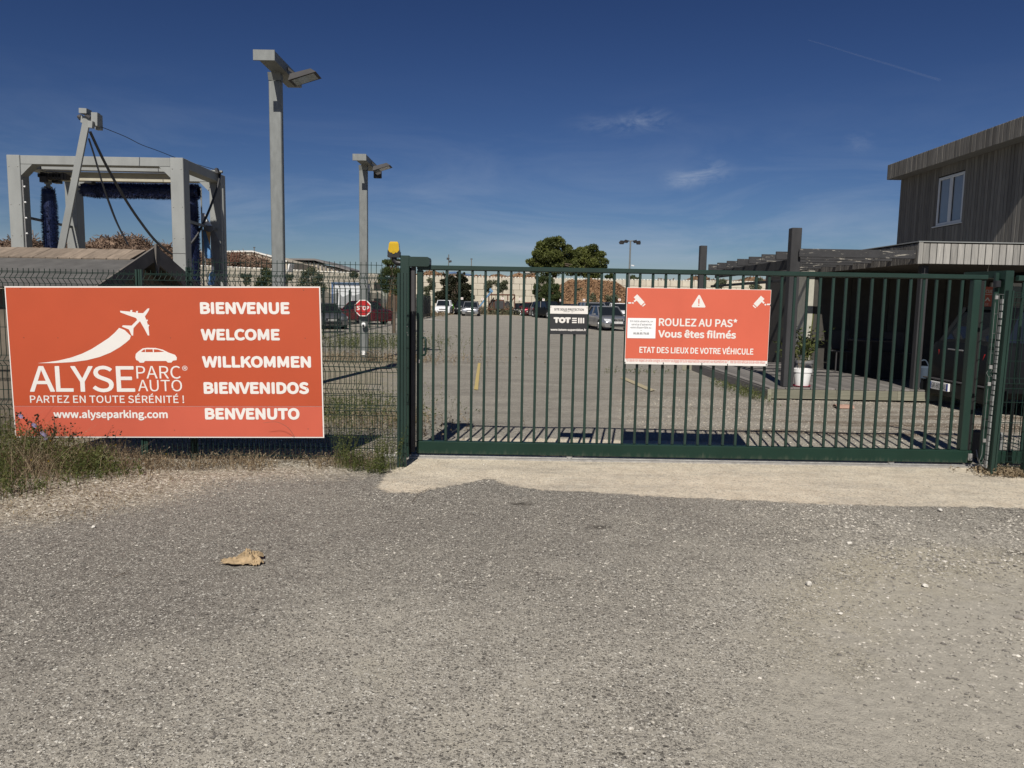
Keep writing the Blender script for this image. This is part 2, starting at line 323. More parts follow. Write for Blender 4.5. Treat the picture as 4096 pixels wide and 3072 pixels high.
# ---------------------------------------------------------------- ground (one sheet with masks stored as distance fields)
def axis(a): 
    out = []
    for (x0, x1, n) in a: out += list(np.linspace(x0, x1, n, endpoint=False))
    return np.array(out + [a[-1][1]])
xs = axis([(-4000, -300, 8), (-300, -40, 14), (-40, -9, 40), (-9, 9, 226), (9, 40, 40), (40, 300, 14), (300, 4000, 8)])
ys = axis([(-400, -4, 10), (-4, 1.5, 12), (1.5, 14, 168), (14, 40, 60), (40, 110, 60), (110, 400, 14), (400, 5000, 10)])
def seg_poly(pts): return [G(*p).to_2d() for p in pts]
def sdist(X, Y, poly):                                          # signed distance, positive inside
    d = np.full(X.shape, 1e9); ins = np.zeros(X.shape, bool); n = len(poly)
    for i in range(n):
        ax, ay = poly[i]; bx, by = poly[(i + 1) % n]; ex, ey = bx - ax, by - ay
        t = np.clip(((X - ax) * ex + (Y - ay) * ey) / (ex * ex + ey * ey + 1e-12), 0, 1)
        d = np.minimum(d, np.hypot(X - ax - t * ex, Y - ay - t * ey))
        c = ((ay > Y) != (by > Y)) & (X < (bx - ax) * (Y - ay) / (by - ay + 1e-12) + ax); ins ^= c
    return np.where(ins, d, -d)
XX, YY = np.meshgrid(xs, ys)
apron = seg_poly([(1505, 1950), (1545, 1962), (1669, 1965), (1742, 1947), (1886, 1927), (1959, 1907), (2031, 1937), (2165, 1957), (2350, 1966), (2620, 1980), (2900, 1992), (3266, 2010), (3800, 2020), (4096, 2027), (4700, 2045)])
apron += [Vector((6.5, 7.5)), Vector((4.6, 7.7)), Vector((3.4, 8.35)), Vector((2.3, 8.75)), Vector((1, 8.8)), Vector((-0.6, 8.75)), Vector((-1.05, 7.4)), Vector((-1.15, 6.95))]
shoulder = [Vector((-9, 3.2)), Vector((-5.2, 4.2)), Vector((-4.2, 4.55)), Vector((-3.75, 4.95)), Vector((-3.2, 5.35)), Vector((-2.7, 5.8)), Vector((-2.5, 6.5)), Vector((-1.6, 6.75)), Vector((-1.2, 7.0)), Vector((-1.2, 8.3)), Vector((-2.2, 8.7)), Vector((-9, 9))]
dirt = seg_poly([(2900, 3500), (3050, 2900), (3300, 2500), (3600, 2330), (3900, 2280), (4500, 2250)]) + [Vector((7, 3.8)), Vector((5, 1.0)), Vector((1.8, 1.0))]
dirt2 = [Vector((2.6, 8.9)), Vector((4.6, 8.0)), Vector((9, 8.2)), Vector((9, 12.0)), Vector((5.0, 11.2)), Vector((3.6, 10.6))]
gr2 = [Vector((2.0, 8.6)), Vector((9, 8.0)), Vector((12, 13.5)), Vector((4.4, 14.0)), Vector((3.2, 18.0)), Vector((2.0, 14.0)), Vector((1.5, 10.5))]
verge = [Vector((-9, 8.9)), Vector((-2.6, 9.0)), Vector((-1.5, 9.6)), Vector((-2.3, 13.5)), Vector((-2.6, 18.5)), Vector((-2.4, 20.2)), Vector((-3.2, 21)), Vector((-8, 24)), Vector((-12, 60)), Vector((-40, 60)), Vector((-40, 8))]
farverge = [Vector((-40, 83)), Vector((40, 87)), Vector((60, 300)), Vector((-60, 300))]
A = dict(apron=sdist(XX, YY, apron), shoulder=sdist(XX, YY, shoulder), dirt=np.maximum(sdist(XX, YY, dirt), sdist(XX, YY, dirt2)),
         lot=np.where(YY > 8.2, 1.0, -1.0) * 0 + np.clip((YY - 8.6) / 1.5, -1, 1), pale=sdist(XX, YY, gr2), verge=np.maximum(sdist(XX, YY, verge), sdist(XX, YY, farverge)))
def bump2(x, y, r): return np.exp(-((XX - x) ** 2 + (YY - y) ** 2) / (r * r))
oilp = [(*G(2388, 2101).to_2d(), 0.07, 1.7), (*G(2090, 2008).to_2d(), 0.07, 1.6), (*G(4070, 2208).to_2d(), 0.07, 1.8)]
A['oil'] = np.max([r - np.hypot((XX - x) / sx, YY - y) for x, y, r, sx in oilp], axis=0)
A['tone'] = np.clip(0.50 + 0.12 * (4.6 - YY) + 0.03 * XX, 0.1, 1.1) - 0.9 * bump2(-2.3, 4.75, .75) - 0.7 * bump2(-3.3, 4.3, .7) - 0.5 * bump2(-1.9, 3.7, .5) - 0.3 * bump2(-0.3, 5.4, 1.2) + 1.3 * bump2(2.5, 4.1, .75) + 1.3 * bump2(2.0, 3.2, .8) + 1.0 * bump2(3.2, 4.4, .6) + 0.25 * bump2(-0.6, 3.0, 0.7)
A['tone'] = np.where(YY > 8.5, 0.75, A['tone'])
ZZ = np.zeros(XX.shape)
near = (np.abs(XX) < 9.5) & (YY > 1.2) & (YY < 14.2)
for i, j in zip(*np.nonzero(near)):
    ZZ[i, j] = 0.018 * noise.noise(Vector((XX[i, j] * 0.8, YY[i, j] * 0.8, 0))) + 0.005 * noise.noise(Vector((XX[i, j] * 4, YY[i, j] * 4, 3)))
ZZ[near & (A['apron'] > 0.0)] *= 0.5
ZZ -= 0.012
nx, ny = len(xs), len(ys)
me = bpy.data.meshes.new('ground'); idx = np.arange(nx * ny).reshape(ny, nx)
quads = np.stack([idx[:-1, :-1], idx[:-1, 1:], idx[1:, 1:], idx[1:, :-1]], -1).reshape(-1, 4)
me.from_pydata(np.stack([XX, YY, ZZ], -1).reshape(-1, 3).tolist(), [], quads.tolist())
for k, a in A.items():
    at = me.attributes.new(k, 'FLOAT', 'POINT'); at.data.foreach_set('value', np.clip(a, -3, 3).astype(np.float32).ravel())
me.polygons.foreach_set('use_smooth', [True] * len(me.polygons))
ground = bpy.data.objects.new('ground', me); COL.objects.link(ground); tag(ground, 'grey gravelly asphalt ground with a pale concrete apron under the gate', kind='structure')

def ground_mat():
    m = bpy.data.materials.new('ground'); m.use_nodes = True; t = m.node_tree; L = t.links.new; b = t.nodes['Principled BSDF']
    b.inputs['Roughness'].default_value = 0.95; b.inputs['Specular IOR Level'].default_value = 0.2
    c = N(t, 'ShaderNodeTexCoord').outputs['Object']
    def noise_(sc, det=5.0, ro=0.6, dist=0.0):
        n = N(t, 'ShaderNodeTexNoise', i_Scale=sc, i_Detail=det, i_Roughness=ro, i_Distortion=dist); L(c, n.inputs['Vector']); return n.outputs[0]
    def rmp(src, stops, interp='LINEAR'):
        r = ramp(t, stops, interp); L(src, r.inputs[0]); return r.outputs[0]
    def mixc(f, a, bb, mode='MIX'):
        n = N(t, 'ShaderNodeMix', data_type='RGBA', blend_type=mode)
        for s, v in ((0, f), (6, a), (7, bb)):
            if hasattr(v, 'is_linked') or hasattr(v, 'links'): L(v, n.inputs[s])
            else: n.inputs[s].default_value = v if s == 0 else (*v, 1)
        return n.outputs[2]
    def math_(op, a, bb, cc=None):
        n = N(t, 'ShaderNodeMath', operation=op)
        for s, v in ((0, a), (1, bb), (2, cc)):
            if v is None: continue
            if hasattr(v, 'links'): L(v, n.inputs[s])
            else: n.inputs[s].default_value = v
        return n.outputs[0]
    def vor(sc, feat='F1'):
        n = N(t, 'ShaderNodeTexVoronoi', feature=feat, i_Scale=sc)
        L(c, n.inputs['Vector']); return n
    wn1 = N(t, 'ShaderNodeTexNoise', i_Scale=60.0, i_Detail=2.0); L(c, wn1.inputs['Vector'])
    vm = N(t, 'ShaderNodeVectorMath', operation='SUBTRACT'); vm.inputs[1].default_value = (0.5, 0.5, 0.5); L(wn1.outputs['Color'], vm.inputs[0])
    vm2 = N(t, 'ShaderNodeVectorMath', operation='MULTIPLY_ADD'); vm2.inputs[1].default_value = (0.016, 0.016, 0.016); L(vm.outputs[0], vm2.inputs[0]); L(c, vm2.inputs[2])
    cw_ = vm2.outputs[0]
    def vorw(sc):
        n = N(t, 'ShaderNodeTexVoronoi', feature='F1', i_Scale=sc); L(cw_, n.inputs['Vector']); q = N(t, 'ShaderNodeSeparateColor'); L(n.outputs['Color'], q.inputs[0]); return n.outputs['Distance'], q.outputs
    def sstep(src, lo, hi):
        r = N(t, 'ShaderNodeMapRange', interpolation_type='SMOOTHSTEP'); r.inputs[1].default_value = lo; r.inputs[2].default_value = hi; L(src, r.inputs[0]); return r.outputs[0]
    d1, s1 = vorw(64.0); d2, s2 = vorw(36.0); d3, s3 = vorw(120.0)
    class _S:                                            # keeps the old names for the parts below
        def __init__(k, o): k.outputs = o
    s1, s2, s3 = _S(s1), _S(s2), _S(s3)
    n_big = noise_(0.55, 6, 0.6, 0.4); n_mid = noise_(2.6, 6, 0.65, 0.3); n_fine = noise_(14, 6, 0.7); n_grain = noise_(160, 3, 0.7)
    def A_(name): return N(t, 'ShaderNodeAttribute', attribute_name=name).outputs['Fac']
    tone = A_('tone')
    # dust that fills the surface
    dust = rmp(n_fine, [(0.3, (0.350, 0.325, 0.272)), (0.7, (0.460, 0.428, 0.358))])
    dustw = rmp(n_fine, [(0.3, (0.365, 0.330, 0.250)), (0.75, (0.465, 0.425, 0.325))])
    dirty = rmp(n_fine, [(0.3, (0.165, 0.150, 0.130)), (0.7, (0.270, 0.248, 0.212))])
    tn_ = math_('ADD', math_('MULTIPLY_ADD', math_('SUBTRACT', n_big, 0.5), 1.0, tone), math_('MULTIPLY', math_('SUBTRACT', n_mid, 0.5), 0.9))
    base = mixc(sstep(tn_, 0.0, 1.0), dirty, dust)
    base = mixc(sstep(tn_, 0.85, 1.5), base, dustw)
    n_st = noise_(1.3, 5, 0.6, 0.8)
    base = mixc(math_('MULTIPLY', rmp(n_st, [(0.58, 0.0), (0.70, 1.0)]), 0.22), base, (0.205, 0.205, 0.182))
    # embedded aggregate: stones show where the dust is thin
    cov = sstep(math_('MULTIPLY_ADD', math_('SUBTRACT', n_mid, 0.5), -1.6, math_('SUBTRACT', 1.02, math_('MULTIPLY', tn_, 0.40))), 0.0, 1.0)
    def stones(d, o, rr, lo, hi):
        inside = sstep(math_('SUBTRACT', math_('MULTIPLY_ADD', o[1], 0.26, rr), d), 0.0, 0.07)
        pick = sstep(math_('SUBTRACT', cov, o[2]), lo, hi); return math_('MULTIPLY', inside, pick)
    k1 = stones(d1, s1.outputs, 0.27, -0.12, 0.0); k3 = stones(d3, s3.outputs, 0.30, -0.40, -0.2); k2 = math_('MULTIPLY', stones(d2, s2.outputs, 0.14, 0.25, 0.35), 0.9)
    stc = [(0.0, (0.055, 0.050, 0.044)), (0.22, (0.125, 0.114, 0.10)), (0.42, (0.24, 0.222, 0.19)), (0.60, (0.37, 0.345, 0.295)), (0.78, (0.56, 0.525, 0.45)), (1.0, (0.82, 0.79, 0.70))]
    agg = rmp(s1.outputs[0], stc); agg2 = rmp(s3.outputs[0], stc); agg3 = rmp(s2.outputs[0], stc)
    aggm = mixc(0.5, agg, agg2)
    base = mixc(math_('MULTIPLY', k3, 0.95), base, agg2); base = mixc(math_('MULTIPLY', k1, 0.70), base, agg); base = mixc(k2, base, agg3)
    oil = sstep(math_('MULTIPLY_ADD', math_('SUBTRACT', n_fine, 0.5), 0.22, A_('oil')), -0.01, 0.05)
    base = mixc(math_('MULTIPLY', oil, 0.72), base, (0.045, 0.038, 0.030))
    def edge(name, amp, w, nn=None):
        e = math_('MULTIPLY_ADD', math_('SUBTRACT', nn or n_fine, 0.5), amp, A_(name))
        r = N(t, 'ShaderNodeMapRange'); r.inputs[1].default_value = -w; r.inputs[2].default_value = w; L(e, r.inputs[0]); return r.outputs[0]
    # the lot inside: browner and lighter
    n_l2 = noise_(24, 5, 0.75); n_l3 = N(t, 'ShaderNodeTexNoise', i_Scale=1.0, i_Detail=7.0, i_Roughness=0.7); mpl = N(t, 'ShaderNodeMapping'); mpl.inputs['Scale'].default_value = (0.5, 1.6, 1); L(c, mpl.inputs[0]); L(mpl.outputs[0], n_l3.inputs['Vector'])
    lot = mixc(0.5, base, rmp(n_l2, [(0.3, (0.15, 0.138, 0.115)), (0.7, (0.43, 0.398, 0.34))]))
    lot = mixc(math_('MULTIPLY', rmp(n_l3.outputs[0], [(0.45, 0.0), (0.62, 1.0)]), 0.55), lot, (0.20, 0.185, 0.16))
    base = mixc(edge('lot', 0.5, 0.8), base, lot)
    tracks = N(t, 'ShaderNodeTexNoise', i_Scale=0.5, i_Detail=5.0); mpn = N(t, 'ShaderNodeMapping'); mpn.inputs['Scale'].default_value = (0.35, 4.0, 1); L(c, mpn.inputs[0]); L(mpn.outputs[0], tracks.inputs['Vector'])
    dirtc = mixc(rmp(tracks.outputs[0], [(0.42, 0.0), (0.58, 1.0)]), (0.165, 0.125, 0.088), mixc(0.5, agg2, (0.43, 0.385, 0.315)))
    palec = rmp(s1.outputs[1], [(0.0, (0.22, 0.195, 0.16)), (0.4, (0.38, 0.35, 0.295)), (0.85, (0.50, 0.46, 0.395)), (1.0, (0.72, 0.69, 0.60))])
    base = mixc(edge('pale', 1.6, 0.5, n_mid), base, mixc(0.35, palec, dirtc))
    base = mixc(edge('dirt', 2.0, 0.35, n_mid), base, mixc(rmp(A_('lot'), [(0.4, 0.0), (0.6, 1.0)]), dust, dirtc))
    # pale gravel shoulder
    sh = rmp(s2.outputs[0], [(0.0, (0.25, 0.215, 0.16)), (0.4, (0.48, 0.43, 0.335)), (0.85, (0.62, 0.565, 0.455)), (1.0, (0.80, 0.75, 0.65))])
    sh = mixc(rmp(n_fine, [(0.35, 0.55), (0.6, 0.1)]), sh, (0.27, 0.225, 0.165))
    base = mixc(edge('shoulder', 1.3, 0.28), base, sh)
    vg = mixc(rmp(n_mid, [(0.35, 0.0), (0.65, 1.0)]), (0.360, 0.285, 0.195), (0.180, 0.173, 0.090))
    base = mixc(edge('verge', 3.0, 0.4, n_mid), base, mixc(0.35, vg, palec))
    # concrete apron
    cf = rmp(noise_(5, 8, 0.7, 0.4), [(0.25, (0.49, 0.415, 0.31)), (0.5, (0.64, 0.56, 0.43)), (0.75, (0.73, 0.65, 0.51))])
    cf = mixc(rmp(s1.outputs[2], [(0.90, 0.0), (0.92, 0.55)]), cf, (0.300, 0.270, 0.225))
    crk = N(t, 'ShaderNodeTexNoise', i_Scale=1.4, i_Detail=6.0, i_Distortion=1.5); mpc = N(t, 'ShaderNodeMapping'); mpc.inputs['Scale'].default_value = (0.6, 3.2, 1); L(c, mpc.inputs[0]); L(mpc.outputs[0], crk.inputs['Vector'])
    cf = mixc(rmp(crk.outputs[0], [(0.488, 0.0), (0.5, 0.30), (0.512, 0.0)]), cf, (0.850, 0.825, 0.675))
    cf = mixc(math_('MULTIPLY', rmp(n_mid, [(0.5, 0.0), (0.75, 1.0)]), 0.45), cf, aggm)
    wear = N(t, 'ShaderNodeTexNoise', i_Scale=1.1, i_Detail=7.0, i_Roughness=0.65); mpw = N(t, 'ShaderNodeMapping'); mpw.inputs['Scale'].default_value = (0.7, 2.2, 1); L(c, mpw.inputs[0]); L(mpw.outputs[0], wear.inputs['Vector'])
    cf = mixc(math_('MULTIPLY', rmp(wear.outputs[0], [(0.48, 0.0), (0.66, 1.0)]), 0.5), cf, mixc(0.5, (0.33, 0.295, 0.24), aggm))
    cf = mixc(math_('MULTIPLY', k1, 0.35), cf, agg)
    ap = edge('apron', 0.24, 0.02)
    base = mixc(ap, base, cf)
    br = N(t, 'ShaderNodeHueSaturation', i_Value=1.0, i_Saturation=0.96); L(base, br.inputs['Color'])
    L(br.outputs[0], b.inputs['Base Color'])
    h = math_('ADD', math_('MULTIPLY', k1, 0.55), math_('ADD', math_('MULTIPLY', k3, 0.25), math_('MULTIPLY', k2, 0.9)))
    shh = math_('MULTIPLY', edge('shoulder', 1.3, 0.28), math_('SUBTRACT', 0.8, d2)); plh = math_('MULTIPLY', edge('pale', 1.6, 0.5, n_mid), math_('SUBTRACT', 0.8, d1))
    h = math_('ADD', h, math_('ADD', math_('MULTIPLY', shh, 2.2), math_('MULTIPLY', plh, 1.2)))
    h = math_('ADD', h, math_('ADD', math_('MULTIPLY', n_grain, 0.35), math_('MULTIPLY', n_fine, 1.2)))
    keep = math_('MULTIPLY_ADD', ap, -0.6, 1.0)
    bp = N(t, 'ShaderNodeBump', i_Strength=1.0, i_Distance=0.0095); L(math_('MULTIPLY', h, keep), bp.inputs['Height']); L(bp.outputs[0], b.inputs['Normal'])
    return m
ground.data.materials.append(ground_mat())

# loose gravel: real little stones, denser on the shoulder and on the right of the road
def rock_field(name, pts, sizes, m, label, tints=None):
    base = np.array([(1, 0, 0), (-1, 0, 0), (0, 1, 0), (0, -1, 0), (0, 0, 0.8), (0, 0, -0.5), (.65, .65, .3), (-.65, .65, .3), (.65, -.65, .3), (-.65, -.65, .3)], float)
    F = [(4, 0, 6), (4, 6, 2), (4, 2, 7), (4, 7, 1), (4, 1, 9), (4, 9, 3), (4, 3, 8), (4, 8, 0), (5, 6, 0), (5, 2, 6), (5, 7, 2), (5, 1, 7), (5, 9, 1), (5, 3, 9), (5, 8, 3), (5, 0, 8)]
    n = len(pts); pts = np.array(pts); sizes = np.array(sizes)
    ang = rng.uniform(0, 2 * np.pi, n); ca, sa = np.cos(ang), np.sin(ang); asp = rng.uniform(0.55, 1.0, n); jit = rng.uniform(0.75, 1.2, (n, 10, 1))
    v = base[None] * jit * sizes[:, None, None]; v[:, :, 1] *= asp[:, None]; v[:, :, 2] *= rng.uniform(0.5, 0.8, n)[:, None]
    x = v[:, :, 0] * ca[:, None] - v[:, :, 1] * sa[:, None]; y = v[:, :, 0] * sa[:, None] + v[:, :, 1] * ca[:, None]
    v[:, :, 0] = x + pts[:, None, 0]; v[:, :, 1] = y + pts[:, None, 1]; v[:, :, 2] += pts[:, None, 2]
    f = (np.array(F)[None] + (np.arange(n) * 10)[:, None, None]).reshape(-1, 3)
    me = bpy.data.meshes.new(name); me.from_pydata(v.reshape(-1, 3).tolist(), [], f.tolist()); me.materials.append(m)
    a = me.attributes.new('tint', 'FLOAT', 'POINT'); a.data.foreach_set('value', np.repeat(rng.random(n) if tints is None else tints, 10).astype(np.float32))
    o = bpy.data.objects.new(name, me); COL.objects.link(o); tag(o, label, 'gravel', kind='stuff'); return o
def stone_mat(name, stops):
    m = bpy.data.materials.new(name); m.use_nodes = True; t = m.node_tree; b = t.nodes['Principled BSDF']; b.inputs['Roughness'].default_value = 0.95; b.inputs['Specular IOR Level'].default_value = 0.15
    at = N(t, 'ShaderNodeAttribute', attribute_name='tint'); r = ramp(t, stops); t.links.new(at.outputs['Fac'], r.inputs[0]); t.links.new(r.outputs[0], b.inputs['Base Color']); return m
M['gravel'] = stone_mat('gravel', [(0, (0.15, 0.14, 0.125)), (0.5, (0.33, 0.31, 0.27)), (0.9, (0.45, 0.42, 0.36)), (1, (0.66, 0.62, 0.55))])
M['gravelp'] = stone_mat('pale_gravel', [(0, (0.27, 0.235, 0.18)), (0.5, (0.48, 0.43, 0.345)), (1, (0.74, 0.69, 0.59))])
ix = lambda x: np.clip(np.searchsorted(xs, x), 1, nx - 1); iy = lambda y: np.clip(np.searchsorted(ys, y), 1, ny - 1)
def look(a, x, y): return a[iy(y), ix(x)]
n = 120000
px_, py_ = rng.uniform(-7, 7, n), 2.0 + rng.random(n) ** 0.8 * 5.3
fld = np.array([noise.noise(Vector((a * 1.1, b_ * 1.1, 9))) for a, b_ in zip(px_, py_)])
rgt = np.clip((px_ - 0.2) / 2.2, 0, 1)
ok = (rng.random(n) < 0.30 + 0.6 * rgt + 0.9 * fld) & (look(A['apron'], px_, py_) < 0.02) & (look(A['shoulder'], px_, py_) < 0.1) & (np.abs(px_) < 0.75 * py_ + 0.4)
q = np.stack([px_[ok], py_[ok], look(ZZ, px_[ok], py_[ok]) + 0.001], -1)
big = (px_[ok] > 2.0 + 1.0 * rng.random(ok.sum())) & (fld[ok] > -0.25)
rock_field('loose_gravel', q, 0.0036 + 0.008 * rng.random(len(q)) ** 3.0 + 0.0035 * rgt[ok] * rng.random(len(q)) + 0.003 * big, M['gravel'], 'small grey loose stones scattered over the asphalt')
n = 9000
px_, py_ = rng.uniform(1.2, 6.0, n), rng.uniform(2.6, 6.1, n)
fld = np.array([noise.noise(Vector((a * .9 + 3, b_ * 1.6, 5))) for a, b_ in zip(px_, py_)])
ok = (look(A['apron'], px_, py_) < -0.03) & (px_ < 0.75 * py_ + 0.4) & (fld + 0.25 * (px_ - 2.6) + rng.uniform(-.25, .25, n) > 0.12)
q = np.stack([px_[ok], py_[ok], look(ZZ, px_[ok], py_[ok]) + 0.001], -1)
rock_field('coarse_gravel', q, 0.004 + 0.011 * rng.random(len(q)) ** 3.5, M['gravel'], 'coarser loose gravel drifting across the right of the entrance')
n = 16000
px_, py_ = rng.uniform(-6.5, -1.1, n), rng.uniform(3.4, 7.6, n); sh_ = look(A['shoulder'], px_, py_)
ok = (sh_ > -0.12 + 0.25 * rng.random(n) ** 2 * np.sign(rng.random(n) - 0.5)) & (look(A['apron'], px_, py_) < 0)
q = np.stack([px_[ok], py_[ok], look(ZZ, px_[ok], py_[ok]) + 0.002], -1)
rock_field('shoulder_gravel', q, 0.0035 + 0.009 * rng.random(len(q)) ** 3.2, M['gravelp'], 'pale crushed limestone gravel along the fence foot')
n = 9000
px_, py_ = rng.uniform(1.5, 9, n), rng.uniform(8.6, 13, n); ok = look(A['pale'], px_, py_) > 0.05
q = np.stack([px_[ok], py_[ok], look(ZZ, px_[ok], py_[ok]) + 0.002], -1)
rock_field('drive_gravel', q, 0.005 + 0.009 * rng.random(len(q)) ** 2, M['gravelp'], 'pale gravel on the drive between gate and deck')
n = 260
px_, py_ = rng.uniform(-1, 5, n), rng.uniform(6.2, 8.6, n); ok = look(A['apron'], px_, py_) > 0.02
q = np.stack([px_[ok], py_[ok], look(ZZ, px_[ok], py_[ok]) + 0.001], -1)
rock_field('apron_grit', q, 0.003 + 0.005 * rng.random(len(q)) ** 2, M['gravel'], 'dark grit lying on the concrete apron')
# single stones one can point at
def rock(px, py, size, m, label, flat=0.6):
    c = G(px, py); bm = bmesh.new(); bmesh.ops.create_icosphere(bm, subdivisions=2, radius=size)
    sd = random.random() * 50
    for v in bm.verts:
        k = 1 + 0.45 * noise.noise(v.co.normalized() * 1.3 + Vector((sd, 0, 0))) + 0.15 * noise.noise(v.co.normalized() * 4 + Vector((sd, 3, 0)))
        v.co = Vector((v.co.x * k, v.co.y * k * 0.8, v.co.z * k * flat))
    me = bpy.data.meshes.new('stone'); bm.to_mesh(me); bm.free(); me.materials.append(m)
    o = bpy.data.objects.new('stone', me); COL.objects.link(o); o.location = (c.x, c.y, size * flat * 0.35 - 0.01); o.rotation_euler = (0, 0, random.random() * 6); tag(o, label, 'stone')
for a in [(3236, 2333, 0.020, M['palestone'], 'pale pointed stone alone on the asphalt right of the middle', 0.9),
          (3397, 2168, 0.018, M['palestone'], 'small pale rounded stone below the concrete apron on the right'),
          (3700, 2337, 0.018, M['palestone'], 'white flat stone at the edge of the dusty patch'),
          (3362, 2448, 0.013, M['palestone'], 'buff stone beside a smaller one in the lower right gravel'),
          (4080, 2468, 0.026, M['stone'], 'largest grey stone at the right edge of the picture'),
          (3790, 2180, 0.020, M['stone'], 'dark angular stone in the coarse gravel below the right gate post'),
          (3910, 2148, 0.022, M['stone'], 'grey flat stone in the coarse gravel near the apron corner'),
          (3760, 2036, 0.020, M['palestone'], 'pinkish broken concrete lump at the front edge of the apron'),
          (1297, 1855, 0.032, M['stone'], 'rough grey lump of concrete at the foot of the mesh fence'),
          (1935, 1855, 0.008, M['palestone'], 'tiny white stone on the apron near the gate track'),
          (2074, 1853, 0.008, M['palestone'], 'tiny round pale stone in the middle of the apron'),
          (374, 2103, 0.016, M['palestone'], 'white stone on dark asphalt below the weeds'),
          (3988, 1893, 0.022, M['palestone'], 'leftmost of the white stones by the right fence post'),
          (4010, 1896, 0.024, M['palestone'], 'middle and largest of the white stones by the right fence post'),
          (4034, 1899, 0.018, M['palestone'], 'rightmost of the white stones by the right fence post'),
          (575, 1852, 0.018, M['palestone'], 'pale stone against the fence post under the big sign'),
          (1600, 1815, 0.05, M['palestone'], 'white chalky lump behind the weeds at the gate post')]:
    rock(*a)
# twigs
def twig(px, py, dx, dy, label):
    a = G(px, py) + Vector((0, 0, 0.004)); b_ = G(px + dx, py + dy) + Vector((0, 0, 0.006)); mb = MB()
    mid = (a + b_) / 2 + Vector((0, 0.01, 0.004)); mb.tube([a, mid, b_], 0.0025, 5, r2=0.001); mb.tube([mid, mid + (b_ - a) * 0.3 + Vector((0.01, 0.02, 0.01))], 0.0015, 4)
    tag(mb.build('twig', M['bark'], None, org=tuple(a)), label, 'twig')
twig(1665, 1983, 62, -28, 'thin dry twig where the apron meets the asphalt near the weeds')
twig(455, 2310, 65, -15, 'short dark twig on the asphalt left of the brown paper')
twig(1648, 2010, 20, -20, 'short twig just below the longer one by the apron')

# crumpled brown paper
c0 = G(970, 2252); mb = MB(); gx, gy = 26, 15
for part, (ox, oy, wx, wy, hz, ang) in enumerate([(-0.01, 0, 0.235, 0.12, 0.050, 0.0), (0.025, 0.07, 0.15, 0.09, 0.088, 0.45), (0.07, -0.005, 0.11, 0.10, 0.062, -0.5)]):
    vs = []; fs = []
    for j in range(gy):
        for i in range(gx):
            u, v = i / (gx - 1) - 0.5, j / (gy - 1) - 0.5
            rr = 1 + 0.3 * noise.noise(Vector((u * 4, v * 4, part * 7)))
            x, y = u * wx * rr, v * wy * rr * (1 - 0.9 * u * u * 2)
            e = max(0, 1 - (2 * u) ** 2) * 0.7 + 0.3
            rdg = 1 - abs(noise.noise(Vector((u * 7, v * 6, 3 + part)))) * 3
            z = 0.006 + hz * e * (0.45 + 0.32 * rdg + 0.5 * noise.noise(Vector((u * 3, v * 3, part)))) * (1 - (2 * v) ** 2 * 0.55)
            z = max(z, 0.003) + 0.006 * abs(u) * 2
            xr, yr = x * math.cos(ang) - y * math.sin(ang), x * math.sin(ang) + y * math.cos(ang)
            vs.append((c0.x + ox + xr, c0.y + oy + yr, z - 0.008))
    for j in range(gy - 1):
        for i in range(gx - 1): a = j * gx + i; fs.append((a, a + 1, a + gx + 1, a + gx))
    mb.add(vs, fs)
paper = mb.build('crumpled_paper', M['kraft'], None, org=tuple(c0)); tag(paper, 'crumpled brown paper lying on the asphalt in the foreground', 'litter')
sm = paper.modifiers.new('thick', 'SOLIDIFY'); sm.thickness = 0.001

# painted marks in the lot
def mark(name, pts, m, label, z=0.004):
    mb = MB(); mb.add([(p.x, p.y, z) for p in pts], [tuple(range(len(pts)))]); o = mb.build(name, m); tag(o, label, kind='structure'); return o
M['ypaint'] = mat('yellow_road_paint', (0.50, 0.36, 0.07), 0.9, 0, 0.3, 14, col2=(0.34, 0.29, 0.18)); M['yfaint'] = mat('faint_yellow_paint', (0.36, 0.31, 0.20), 0.9, 0, 0.2, 20); M['wline'] = mat('worn_white_paint', (0.30, 0.28, 0.25), 0.9, 0, 0.3, 3, col2=(0.52, 0.50, 0.46))
mark('yellow_line', [G(1896, 1558), G(1912, 1560), G(1922, 1452), G(1912, 1452)], M['ypaint'], 'short yellow painted line on the ground behind the gate')
mark('yellow_line', [G(2480, 1512), G(2496, 1508), G(2620, 1560), G(2600, 1566)], M['yfaint'], 'faint worn yellow line on the ground under the warning sign')
for k in range(8):
    x0 = -8.6 + k * 2.6
    mark('parking_line', [Vector((x0, 78, 0)), Vector((x0 + 0.14, 78, 0)), Vector((x0 + 0.14 + 0.5, 82.5, 0)), Vector((x0 + 0.5, 82.5, 0))], M['wline'], 'worn white line of a parking bay before the far wall')
mark('parking_line', [G(1700, 1278), G(1730, 1275), G(1800, 1284), G(1700, 1281)], M['wline'], 'faint white line crossing the lot inside the gate')

